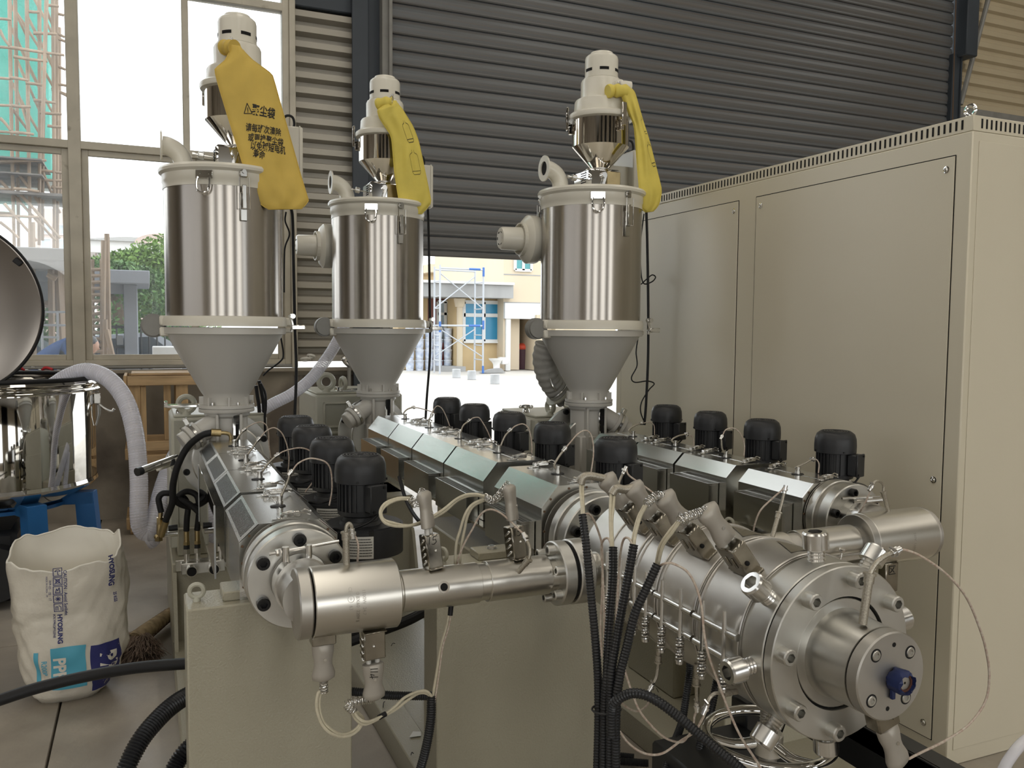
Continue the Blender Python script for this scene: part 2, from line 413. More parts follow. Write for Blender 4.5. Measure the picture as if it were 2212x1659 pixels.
# window wall: render below, sheet cladding between window and shutter
w = M().box(-12, 1.93, WY, WY+.22, 0, 1.17); wb = struct('wall_back', w, m_plaster)
obj('render_patch', M().box(1.17, 1.93, WY-.012, WY+.02, 0, 1.13), m_plaster2, wb)
obj('render_block', M().box(-12, -3.0, WY, WY+.22, 1.17, 7), m_plaster, wb)
obj('lintel', M().box(-3.0, 1.2, WY, WY+.2, 6.66, 7), m_corr, wb)
def corr(x0, x1, z0, z1, pitch, depth, y):
    mb = M(); pr = []; z = z0
    while z < z1:
        for dz, dy in ((0, 0), (pitch*.40, 0), (pitch*.56, depth), (pitch*.86, depth)): pr.append((z+dz, dy))
        z += pitch
    for a, b in zip(pr, pr[1:]+[(z, 0)]):
        mb.add([(x0, y+a[1], a[0]), (x1, y+a[1], a[0]), (x1, y+b[1], b[0]), (x0, y+b[1], b[0])], [(0, 1, 2, 3)])
    mb.box(x0, x1, y+depth+.01, y+depth+.03, z0, z1); return mb
obj('corrugated_panel', corr(1.16, 1.75, 1.25, 7, .126, .085, WY+.0), m_corr, wb, smooth=False)
obj('sill_ledge', M().box(-3.0, 1.9, WY-.07, WY+.05, 1.165, 1.195, .006), m_plaster, wb)
obj('sill_pipe', M().tube([(-3, WY-.03, 1.215), (1.15, WY-.03, 1.215)], .013, 8, 1), m_rail, wb)
obj('header_channel', M().box(1.16, 1.75, WY-.02, WY+.05, 4.22, 4.36, .01), m_colpaint, wb)
co_ = M()
for a, b, y0, y1 in ((1.66, 1.80, WY-.10, WY-.075), (1.715, 1.745, WY-.08, WY+.12), (1.66, 1.80, WY+.10, WY+.13)): co_.box(a, b, y0, y1, 0, 7, .004)
struct('trim_1', co_, m_colpaint)
struct('trim_2', M().box(1.80, 1.99, WY-.04, WY+.1, 0, 7, .005), m_colpaint)
struct('trim_3', M().box(1.905, 1.985, WY-.16, WY-.06, 0, 7, .006), m_rail)
obj('rail_lip', M().box(1.955, 1.985, WY-.20, WY-.155, 0, 7, .004), m_rail, bpy.data.objects['trim_3'])
# ---- window
wd = M(); X0, X1 = -3.0, 1.145
for a, b in ((-.515, -.425), (X1-.055, X1), (X0, X0+.06), (-1.33, -1.25), (-2.18, -2.10)): wd.box(a, b, WY-.03, WY+.07, 1.228, 6.66, .004)
wd.box(.312, .362, WY-.02, WY+.07, 2.93, 6.66, .004)
for a, b in ((1.228, 1.272), (2.895, 2.955), (4.155, 4.22), (5.42, 5.48), (6.62, 6.66)): wd.box(X0, X1, WY-.028, WY+.068, a, b, .004)
wn = struct('window_1', wd, m_frame)
sa = [(-2.10, -1.33), (-1.25, -.515), (-.425, .40), (.36, 1.09)]
for i, (a, b) in enumerate(sa):
    y = WY+(.0 if i % 2 == 0 else .012); s = M()
    s.box(a, a+.048, y, y+.035, 1.272, 2.895, .003); s.box(b-.048, b, y, y+.035, 1.272, 2.895, .003)
    s.box(a+.048, b-.048, y, y+.035, 1.272, 1.315, .003); s.box(a+.048, b-.048, y, y+.035, 2.85, 2.895, .003)
    sh = obj('sash', s, m_frame, wn)
    obj('pane', M().box(a+.04, b-.04, y+.015, y+.02, 1.31, 2.855), m_glass, sh)
for a, b in ((-2.10, -1.33), (-1.25, -.515), (-.425, .312), (.362, 1.09)):
    obj('pane', M().box(a-.01, b+.01, WY+.02, WY+.025, 2.945, 4.16), m_glass, wn)
    obj('pane', M().box(a-.01, b+.01, WY+.02, WY+.025, 4.21, 6.64), m_glass, wn)
struct('trim_4', M().box(1.145, 1.195, WY-.05, WY+.06, 1.2, 7, .004), m_frame)
# ---- roller shutter, two thirds down
sl = M(); P = .1313; prof = [(.012, 0), (.012, .005), (-.006, .006), (-.013, .016), (-.012, .028), (-.018, .05), (-.020, .075), (-.015, .10), (-.006, .122), (.010, .127), (.012, .1313)]
for (a, b), (c, d) in zip(prof, prof[1:]): sl.add([(1.97, a, b), (8.72, a, b), (8.72, c, d), (1.97, c, d)], [(0, 1, 2, 3)])
sl.add([(1.97, .012, 0), (8.72, .012, 0), (8.72, .012, .131), (1.97, .012, .131)], [(0, 1, 2, 3)])
sh_me = mesh_of('slat', sl, m_shut, 60)
door = struct('door_1', M().box(1.97, 8.72, WY-.135, WY-.095, 2.185, 2.235, .008).box(1.95, 8.8, WY-.35, WY+.2, 5.85, 6.4), m_shut)
for k in range(28):
    o = bpy.data.objects.new('slat', sh_me); COL.objects.link(o); o.parent = door; o.location = (0, WY-.11, 2.235+k*P)
struct('trim_5', M().box(8.68, 8.80, WY-.18, WY-.05, 0, 4.78, .008).box(8.79, 8.81, WY-.20, WY, 0, 4.75), m_colpaint)
struct('trim_6', M().box(8.80, 14, WY-.05, WY+.1, 4.13, 4.24, .01).box(8.80, 14, WY-.09, WY-.06, 4.10, 4.125, .006), m_rail)
struct('wall_back_right', M().box(8.80, 14, WY, WY+.2, 0, 2.4), m_plaster)
struct('trim_7', corr(8.80, 14, 4.26, 7, .150, .04, WY+.02), m_corr2)
struct('trim_8', M().box(8.74, 8.93, WY-.3, WY-.02, 4.74, 5.8, .01), m_colpaint)
w2 = M()
for a in (8.82, 10.1, 11.4, 12.7, 13.9): w2.box(a, a+.07, WY, WY+.07, 2.4, 4.12, .004)
w2.box(8.82, 14, WY, WY+.07, 2.4, 2.46); wn2 = struct('window_2', w2, m_frame)
for a in (8.86, 10.14, 11.44, 12.74): obj('pane', M().box(a, a+1.25, WY+.03, WY+.036, 2.44, 4.13), m_glass, wn2)
tag(obj('brace_rod', M().tube([(8.940,7.320,4.243), (9.429,7.320,5.853)], .028, 8, 1), m_rail), 'pale diagonal brace rod in front of the cream corrugated wall', 'brace')
tag(obj('pull_chain', M().tube([(8.647,7.200,5.365), (8.658,7.200,4.689), (8.683,7.200,3.636)], .006, 5, 1), m_brown), 'thin brown hanging chain beside the right shutter rail', 'chain')

# ------------------------------------------------------------------ extruders
AZ = .95
def eye_bolt(name, c, R, r, face, m, parent, h=None):
    """ring standing on c; face = direction the ring looks at"""
    c = Vector(c); mb = M(); mb.torus(c+Vector((0, 0, R+r*1.6)), face, R, r, 22, 8)
    mb.lathe([(r*1.7, 0), (r*1.5, r*1.2), (r*.9, r*2.2)], c, (0, 0, 1), 12); return obj(name, mb, m, parent)
def latch_mesh():
    """wire toggle latch lying along x, centred on 0"""
    mb = M(); mb.box(-.032, -.012, -.007, .007, 0, .003, .001); mb.cyl((-.022, -.006, .006), (-.022, .006, .006), .004, n=8)
    mb.box(-.012, .022, -.006, .006, .002, .010, .002); mb.box(.004, .020, -.0075, .0075, .006, .0125, .002)
    for s in (-1, 1): mb.tube([(-.022, s*.006, .007), (.0, s*.008, .010), (.024, s*.006, .009), (.036, s*.003, .006), (.044, s*.004, .004)], .0013, 5, 3)
    mb.tube([(.020, 0, .010), (.034, 0, .013), (.045, 0, .009)], .0015, 5, 3); mb.ball((.045, 0, .009), .003, 6, 4)
    mb.box(-.044, -.030, -.006, .006, 0, .0015); return mesh_of('latch', mb, m_zinc, 40)
LATCH = latch_mesh()
def make_extruder(label, ax, half, flat, top, cham, bot, segs, louvre, ducts, screws=True):
    E = thing('extruder', label, 'extruder', (ax, segs[-1][0], 0))
    g = 0.0015
    for n, (y0, y1) in enumerate(segs):
        pr = [(-half, bot), (-half, cham), (-flat, top), (flat, top), (half, cham), (half, bot)]
        mb = M().prism(pr, (ax, y1, AZ), (1, 0, 0), (0, 0, 1), (0, -1, 0), y1-y0)
        cv = obj('barrel_cover', mb, m_sheet, E, smooth=False)
        q = M()                                                    # bright folded lips and the centre seam
        t = .0016
        for s in (-1, 1):
            q.obox((ax+s*(flat+half)/2, y0+.0025, AZ+(top+cham)/2), (sqrt((half-flat)**2+(top-cham)**2), .005, .003), Matrix.Rotation(s*atan2(top-cham, half-flat), 3, 'Y'))
        q.box(ax-.0012, ax+.0012, y0+.03, y1-.03, AZ+top-.001, AZ+top+.0012)
        obj('seam', q, m_zinc, cv)
        hole = M().lathe([(.021, 0), (.021, .0022)], (ax, (y0+y1)/2, AZ+top-.0005), (0, 0, 1), 16); hole.box(ax-.020, ax+.020, (y0+y1)/2-.008, (y0+y1)/2+.008, AZ+top, AZ+top+.003, .001)
        obj('grommet', hole, m_blackpl, cv)
        if n == 0:
            f = M()
            for a, b in ((-.6, .08), (-.25, .09), (.06, .93), (-.06, .93), (.6, .93), (-.6, .93), (-.94, .5), (.94, .5), (-.94, .1), (.94, .1), (.80, .74), (-.80, .74), (-.92, -.5), (.92, -.5)):
                x = a*flat if abs(b-.93) < .01 else a*half
                f.cyl((ax+x, y0-.002, AZ+(b*top if b > 0 else b*-bot)), (ax+x, y0+.001, AZ+(b*top if b > 0 else b*-bot)), .0035, n=8)
            obj('plate_screws', f, m_brown, cv, kind='stuff')
        for yy in (y0+.035, y1-.04):
            if (n == len(segs)-1 and yy > y1-.05): continue
            l = bpy.data.objects.new('latch', LATCH); COL.objects.link(l); l.parent = cv
            l.location = Vector((ax+.010, yy, AZ+top+.001))-base_of(cv); l.rotation_euler = (0, 0, radians(random.uniform(2, 10))); l.scale = (1.12, 1.25, 1.5)
        if louvre:
            lv = M(); ang = atan2(top-cham, half-flat); R = Matrix.Rotation(-ang, 3, 'Y'); d = Vector((-(half-flat), 0, -(top-cham))).normalized(); nrm = Vector((-(top-cham), 0, half-flat)).normalized()
            L = sqrt((half-flat)**2+(top-cham)**2); c0 = Vector((ax-(half+flat)/2, 0, AZ+(top+cham)/2)); K = 34
            for k in range(K):
                y = y0+.035+(y1-y0-.07)*k/(K-1); lv.obox(c0+Vector((0, y, 0))-nrm*.0006, (L*.74, (y1-y0-.07)/K*.44, .0017), R)
            obj('louvre_slots', lv, m_hole, cv, kind='stuff')
        for s in ((-1, 1) if ducts else ()):
            xo, xi = half+.045, half+.003; zt, zb = .035, -.065; yA, yB = y0+.045, y1-.035
            dm = M()
            dm.box(ax+s*(xo-.002), ax+s*xo, yA, yB, AZ+zb, AZ+zt); dm.box(ax+s*xi-.001, ax+s*xi+.001, yA, yB, AZ+zb, AZ+zt)
            dm.box(min(ax+s*xi, ax+s*xo), max(ax+s*xi, ax+s*xo), yA-.002, yA, AZ+zb, AZ+zt); dm.box(min(ax+s*xi, ax+s*xo), max(ax+s*xi, ax+s*xo), yB, yB+.002, AZ+zb, AZ+zt)
            dm.box(min(ax+s*xi, ax+s*xo), max(ax+s*xi, ax+s*xo), yA, yB, AZ+zb-.002, AZ+zb)
            du = obj('side_duct', dm, m_sheet, cv)
            rim = M()
            for xx in (xi, xo): rim.box(ax+s*xx-.0025, ax+s*xx+.0025, yA, yB, AZ+zt-.001, AZ+zt+.002)
            for yy in (yA, yB): rim.box(min(ax+s*xi, ax+s*xo), max(ax+s*xi, ax+s*xo), yy-.002, yy+.002, AZ+zt-.001, AZ+zt+.002)
            obj('duct_rim', rim, m_zinc, cv)
            gm = M(); K = 46
            for k in range(K):
                y = yA+(yB-yA)*k/(K-1)
                for dd in (-1, 1): gm.add([(ax+s*xi, y, AZ+zt-.004), (ax+s*xi, y+.002, AZ+zt-.004), (ax+s*xo, y+.002+dd*.012, AZ+zt-.004), (ax+s*xo, y+dd*.012, AZ+zt-.004)], [(0, 1, 2, 3)])
            obj('duct_mesh', gm, m_mesh, cv, kind='stuff')
        if n == 0: obj('end_recess', M().lathe([(half*.94, 0), (half*.94, .004)], (ax, y0-.0015, AZ), (0, 1, 0), 40), m_steel_d, cv)
    y0 = segs[0][0]; yb = segs[-1][1]
    obj('barrel', M().cyl((ax, y0-.13, AZ), (ax, yb+.06, AZ), half*.6, n=32), m_steel, E)
    return E
def flange(E, ax, y, R, bolts, br, bh, a0, m_b, th=.042, gap=.016, back=.034, hole=.06):
    """two bolted discs at the end of a barrel, front face at y"""
    f = obj('flange', M().ring((ax, y, AZ), (ax, y+th, AZ), R, hole, 56, .003), m_steel, E)
    obj('flange_joint', M().cyl((ax, y+th, AZ), (ax, y+th+gap, AZ), R*.93, n=40), m_steel_d, E)
    obj('barrel_flange', M().cyl((ax, y+th+gap, AZ), (ax, y+th+gap+back, AZ), R*1.02, n=56, b=.003), m_steel, E)
    obj('flange_groove', M().torus((ax, y-.0002, AZ), (0, 1, 0), R*.55, .0008, 48, 5), m_steel_d, f)
    for k in range(bolts):
        a = a0+2*pi*k/bolts; obj('bolt', M().socket((ax+R*.80*cos(a), y, AZ+R*.80*sin(a)), (0, -1, 0), br, bh, 18), m_b, f)
    return f
X1, X2, X3 = .327, 1.180, 2.055
E1 = make_extruder('left extruder with slotted chamfers on its covers, beside the white sacks', X1, .122, .075, .106, .064, -.10,
                   [(2.17, 2.567), (2.605, 3.024), (3.030, 3.441), (3.446, 3.829)], True, False)
E2 = make_extruder('middle extruder whose barrel feeds the big steel die head', X2, .140, .088, .145, .082, -.05,
                   [(2.18, 2.542), (2.64, 3.050), (3.060, 3.472), (3.482, 3.858), (3.866, 4.250)], False, True)
E3 = make_extruder('right extruder standing next to the beige electrical cabinet', X3, .122, .078, .106, .062, -.10,
                   [(2.104, 2.427), (2.495, 2.823), (2.835, 3.165), (3.175, 3.510)], False, True)
flange(E1, X1, 2.020, .121, 6, .0155, .017, radians(90), m_blackbolt)
flange(E2, X2, 2.055, .132, 8, .015, .018, radians(112), m_blackbolt)
flange(E3, X3, 2.005, .116, 6, .0135, .017, radians(100), m_blackbolt)
# knife-edge tray under the middle barrel, barrel plates
obj('drip_tray', M().prism([(-.175, .012), (-.165, 0), (.165, 0), (.175, .012), (.175, .016), (-.175, .016)], (X2, 2.25, .882), (1, 0, 0), (0, 0, 1), (0, 1, 0), 1.9), m_polish2, E2, smooth=False)

# ---- feed throats, gearboxes, frames
def drive(E, ax, yt, gx0, gx1, gy0, gy1, gz1, base, side):
    t = M(); t.lathe([(.088, -.20), (.088, .14), (.098, .15), (.098, .165)], (ax, yt, 1.0), (0, 0, 1), 28)
    t.box(ax-.085, ax+.085, yt-.09, yt+.09, .83, 1.02, .008)
    for s in (-1, 1): t.box(ax+s*.05-.006, ax+s*.05+.006, yt-.10, yt-.06, .95, 1.16, .002)
    th = obj('feed_throat', t, m_cone, E)
    s = side
    u = Vector((s*.80, -.22, -.48)).normalized(); sp = Vector((ax+s*.045, yt-.03, 1.125))
    sprt = M(); sprt.cyl(sp, sp+u*.10, .047, n=20); sprt.ring(sp+u*.095, sp+u*.112, .058, .02, 20, .002); sprt.ring(sp+u*.124, sp+u*.145, .058, .02, 20, .002); sprt.cyl(sp+u*.145, sp+u*.178, .046, n=18, b=.004)
    obj('clean_out_port', sprt, m_cone, th)
    obj('port_clamp', M().obox(sp+u*.116+Vector((s*.035, 0, .062)), (.022, .026, .034), Matrix.Rotation(s*.5, 3, 'Y'), .003).ring(sp+u*.112, sp+u*.124, .061, .03, 20), m_zinc, th)
    sl = M().obox((ax+.033, yt-.091, 1.09), (.038, .010, .13), None, .003); obj('slide_plate', sl, m_chrome, th)
    obj('slide_slot', M().box(ax+.026, ax+.040, yt-.0975, yt-.0955, 1.03, 1.115), m_hole, th)
    dk = M(); dk.lathe([(.155, 0), (.155, .022), (.15, .026)], (ax, yt-.005, .95), (0, -1, 0), 40); dk.lathe([(.20, 0), (.20, .02)], (ax, yt+.13, .95), (0, -1, 0), 44)
    dk.cyl((ax, yt, .95), (ax, gy0, .95), .125, n=32)
    fd = obj('feed_disc', dk, m_steel, E)
    for k in range(8):
        a = radians(22+45*k); obj('bolt', M().socket((ax+.185*cos(a), yt+.11, .95+.185*sin(a)), (0, -1, 0), .015, .016, 12), m_blackbolt, fd)
    gb = M().box(gx0, gx1, gy0, gy1, .5, gz1, .012); G = obj('gearbox', gb, m_cream2, E)
    rc = M(); w = gx1-gx0
    for a, b in ((.10, .36), (.64, .90)):
        x0, x1 = gx0+w*a, gx0+w*b
        rr = [(x0, gz1-.19), (x1, gz1-.19), (x1, gz1-.05), (x0, gz1-.05)]
        for i in range(4):
            (p, q), (r, s_) = rr[i], rr[(i+1) % 4]; rc.obox(((p+r)/2, gy0-.006, (q+s_)/2), (abs(p-r)+.016, .018, abs(q-s_)+.016), None, .006)
    rc.box(gx0-.008, gx1+.008, gy0-.012, gy0+.04, gz1-.235, gz1-.215, .006); rc.box(gx0-.012, gx0+.03, gy0-.004, gy1, .5, gz1-.24, .006); rc.box(gx1-.03, gx1+.012, gy0-.004, gy1, .5, gz1-.24, .006)
    obj('casting_ribs', rc, m_cream2, G)
    obj('top_cover', M().box(gx0+.012, gx1-.012, gy0+.03, gy1-.02, gz1, gz1+.012, .004), m_cream2, G)
    return G
G1 = drive(E1, X1+.008, 4.01, .105, .540, 4.25, 4.75, 1.115, None, -1)
G2 = drive(E2, X2+.010, 4.63, .905, 1.430, 4.98, 5.55, 1.150, None, -1)
G3 = drive(E3, X3, 3.78, 1.915, 2.33, 4.10, 4.62, 1.065, None, 1)
eye_bolt('eye_bolt', (.175, 4.30, 1.12), .036, .013, (.15, 1, 0), m_cream2, G1)
eye_bolt('eye_bolt', (.985, 5.06, 1.155), .042, .016, (.1, 1, 0), m_cream2, G2); eye_bolt('eye_bolt', (1.085, 5.06, 1.155), .034, .013, (1, .25, 0), m_cream2, G2)
eye_bolt('eye_bolt', (2.04, 4.18, 1.07), .030, .013, (1, .2, 0), m_cream2, G3); eye_bolt('eye_bolt', (2.27, 4.40, 1.07), .036, .014, (.3, 1, 0), m_cream2, G3)
def knob(c, parent):
    mb = M(); c = Vector(c); mb.lathe([(.020, 0), (.018, .012), (.014, .02), (.03, .024), (.034, .034), (.022, .042)], c, (0, 0, 1), 20)
    for k in range(6): a = k*pi/3; mb.ball(c+Vector((.034*cos(a), .034*sin(a), .031)), .011, 8, 6, (1, 1, .8))
    obj('oil_cap', mb, m_chrome, parent)
knob((.150, 4.40, 1.127), G1); knob((1.97, 4.35, 1.077), G3)
obj('name_plate', M().box(1.907, 1.915, 4.16, 4.32, .99, 1.055, .002), m_plate, G3)
for Gx, x0, x1, y, z in ((G1, .085, .34, 4.14, 1.185), (G2, 1.01, 1.25, 4.86, 1.185), (G3, 2.02, 2.16, 3.92, 1.15)):
    obj('slide_gate', M().box(x0, x1, y-.05, y+.03, z-.006, z+.006, .002).box(x0-.012, x0+.004, y-.05, y+.03, z-.004, z+.022, .002), m_chrome, Gx)
# ---- frames on the floor
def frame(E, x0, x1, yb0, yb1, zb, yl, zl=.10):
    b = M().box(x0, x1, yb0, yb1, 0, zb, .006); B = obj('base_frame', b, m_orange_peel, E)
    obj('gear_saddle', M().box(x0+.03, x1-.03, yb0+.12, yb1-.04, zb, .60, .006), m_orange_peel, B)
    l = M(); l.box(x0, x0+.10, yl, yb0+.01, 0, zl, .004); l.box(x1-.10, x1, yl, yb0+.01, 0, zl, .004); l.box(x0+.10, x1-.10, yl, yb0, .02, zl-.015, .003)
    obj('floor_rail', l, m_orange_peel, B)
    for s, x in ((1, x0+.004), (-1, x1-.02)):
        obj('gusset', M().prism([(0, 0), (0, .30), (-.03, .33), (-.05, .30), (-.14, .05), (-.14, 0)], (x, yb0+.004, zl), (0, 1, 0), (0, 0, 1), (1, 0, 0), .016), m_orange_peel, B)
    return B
B1 = frame(E1, .092, .560, 4.10, 5.2, .465, 2.02)
B2 = frame(E2, .790, 1.37, 4.55, 5.6, .61, 1.60)
B3 = frame(E3, 1.66, 2.42, 3.95, 5.0, .45, 1.50)
obj('barrel_support', M().box(.995, 1.36, 2.62, 3.16, .085, .80, .006), m_orange_peel, E2)
obj('barrel_support', M().box(1.90, 2.24, 2.75, 3.1, .085, .80, .006), m_orange_peel, E3)
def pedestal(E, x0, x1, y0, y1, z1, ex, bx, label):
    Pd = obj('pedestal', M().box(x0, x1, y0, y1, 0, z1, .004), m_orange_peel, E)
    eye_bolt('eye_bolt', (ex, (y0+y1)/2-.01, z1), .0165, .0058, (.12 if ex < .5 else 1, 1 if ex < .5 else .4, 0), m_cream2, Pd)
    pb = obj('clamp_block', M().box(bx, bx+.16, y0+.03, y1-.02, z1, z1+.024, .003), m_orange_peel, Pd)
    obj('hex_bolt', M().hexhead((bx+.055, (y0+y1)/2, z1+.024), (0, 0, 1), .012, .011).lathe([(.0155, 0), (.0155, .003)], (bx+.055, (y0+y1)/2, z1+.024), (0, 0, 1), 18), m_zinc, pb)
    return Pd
pedestal(E1, .079, .479, 2.14, 2.285, .868, .106, .165, '')
pedestal(E2, .748, 1.300, 2.25, 2.375, .868, .783, .885, '')
pedestal(E3, 1.80, 2.28, 2.30, 2.45, .855, 1.85, 1.92, '')

# ------------------------------------------------------------------ barrel-cooling blowers
def make_blower(label, loc, m_lab=True):
    T = thing('blower', label, 'blower', loc, 0, 'barrel cooling blowers')
    cap = M(); cap.lathe([(.066, .198), (.071, .200), (.0715, .225), (.070, .247), (.064, .264), (.054, .272), (.050, .273)], n=36, cap0=True, cap1=False)
    cap.lathe([(.050, .273), (.049, .2705), (.0, .2705)], n=36, cap0=False, cap1=False)
    c = obj('fan_cover', cap, m_motor, T, False)
    gr = M()
    for r in (.012, .021, .030, .039, .048): gr.ring((0, 0, .2705), (0, 0, .2745), r+.0022, r-.0022, 28)
    for k in range(10): a = k*pi/5; gr.obox((.030*cos(a), .030*sin(a), .2728), (.038, .004, .003), Matrix.Rotation(a, 3, 'Z'))
    obj('fan_grille', gr, m_motor, c, False)
    sc = M()
    for k in range(4): a = radians(-110+90*k); sc.cyl((.070*cos(a), .070*sin(a), .206), (.075*cos(a), .075*sin(a), .206), .0035, n=8)
    obj('cover_screws', sc, m_blackbolt, c, False, kind='stuff')
    b = M().lathe([(.058, .118), (.0585, .20)], n=32)
    for k in range(28):
        a = 2*pi*k/28
        if -1.95 < (a-2*pi if a > pi else a) < -.75: continue
        b.obox((.060*cos(a), .060*sin(a), .160), (.009, .0035, .078), Matrix.Rotation(a, 3, 'Z'))
    b.lathe([(.050, .104), (.063, .110), (.064, .122)], n=32); b.lathe([(.056, .072), (.048, .104)], n=32)
    body = obj('motor_body', b, m_motor, T, False)
    tb = M().obox((.022, -.072, .161), (.048, .036, .076), Matrix.Rotation(radians(18), 3, 'Z'), .004); R = Matrix.Rotation(radians(18), 3, 'Z')
    tb.obox(Vector((.022, -.072, .161))+R@Vector((0, -.019, 0)), (.052, .006, .080), R, .002)
    x = obj('terminal_box', tb, m_motor, T, False)
    sb = M()
    for a, b_ in ((.016, .032), (-.016, -.032)): q = Vector((.022, -.072, .161))+R@Vector((a, -.022, b_)); sb.cyl(q, q+R@Vector((0, -.003, 0)), .004, n=8)
    obj('box_screws', sb, m_blackbolt, x, False, kind='stuff')
    h = M(); sp = []
    for k in range(40):
        a = 2*pi*k/40; r = .102+.022*(k/40); sp.append((r*cos(a-pi/2), r*sin(a-pi/2)))
    h.prism(sp, (.012, 0, 0), (1, 0, 0), (0, 1, 0), (0, 0, 1), .078); h.prism([(p*.94, q*.94) for p, q in sp], (.012, 0, .078), (1, 0, 0), (0, 1, 0), (0, 0, 1), .004)
    h.obox((-.075, .05, .036), (.045, .07, .06), None, .006); h.lathe([(.060, .080), (.056, .092)], n=30)
    hs = obj('fan_housing', h, m_motor, T, False)
    if m_lab:
        nx = M(); A = radians(-98); r0 = .1005
        def on(u, v): a = radians(-112)+u/.115; rr = .102+.022*min(1, max(0, (a+pi/2)/(2*pi)+(1 if a < -pi/2 else 0)))+.0006; return Vector((.012+rr*cos(a), rr*sin(a), .040+v))
        nx.grid(lambda i, j: on(-.038+.076*i, -.030+.060*j), 10, 2); nx.v = [tuple(Vector(p)+Vector((0, -.0008, 0))) for p in nx.v]
        np_ = obj('rating_plate', nx, m_plate, hs, False)
        ln = []
        random.seed(3)
        for j in range(7):
            u = -.034
            while u < .031:
                L = random.uniform(.002, .007); ln.append([(u, .023-.0074*j), (min(u+L, .034), .023-.0074*j)]); u += L+.0018
        obj('plate_print', strokes(ln, .0020, lambda u, v: on(u, v)+Vector((0, -.0022, 0))), m_ink, np_, False, kind='stuff')
    cb = M().tube([(.03, -.085, .122), (.00, -.088, .100), (-.05, -.080, .084), (-.085, -.06, .085), (-.10, -.03, .07)], .0035, 6)
    obj('motor_cable', cb, m_rubber, T, False)
    return T
BZ = .922
bl = make_blower('nearest black blower of the left extruder, its rating plate facing out', (.545, 2.318, BZ))
for i, (x, y, l) in enumerate((( .543, 2.696, 'second nearest black blower beside the left extruder, a cable arched over it'), (.543, 3.053, 'third black blower back along the left extruder'), (.540, 3.396, 'farthest black blower of the left extruder, below its hopper'),
        (1.405, 2.390, 'nearest black blower of the middle extruder, between it and the right extruder'), (1.405, 2.860, 'second nearest black blower behind the middle extruder covers'), (1.405, 3.270, 'third black blower behind the middle extruder, before the sunlit yard'),
        (1.400, 3.670, 'fourth black blower behind the middle extruder, overlapped by the third'), (1.400, 4.060, 'farthest black blower of the middle extruder, seen against the yard'),
        (2.245, 2.290, 'nearest black blower in front of the beige cabinet'), (2.245, 2.680, 'second nearest black blower in front of the beige cabinet'), (2.240, 3.010, 'third black blower along the beige cabinet'), (2.235, 3.340, 'farthest black blower along the beige cabinet'))):
    dup(bl, (x, y, BZ), 0, l)

m_latch = mat('latch_steel', (.46, .45, .42), .22, 1)
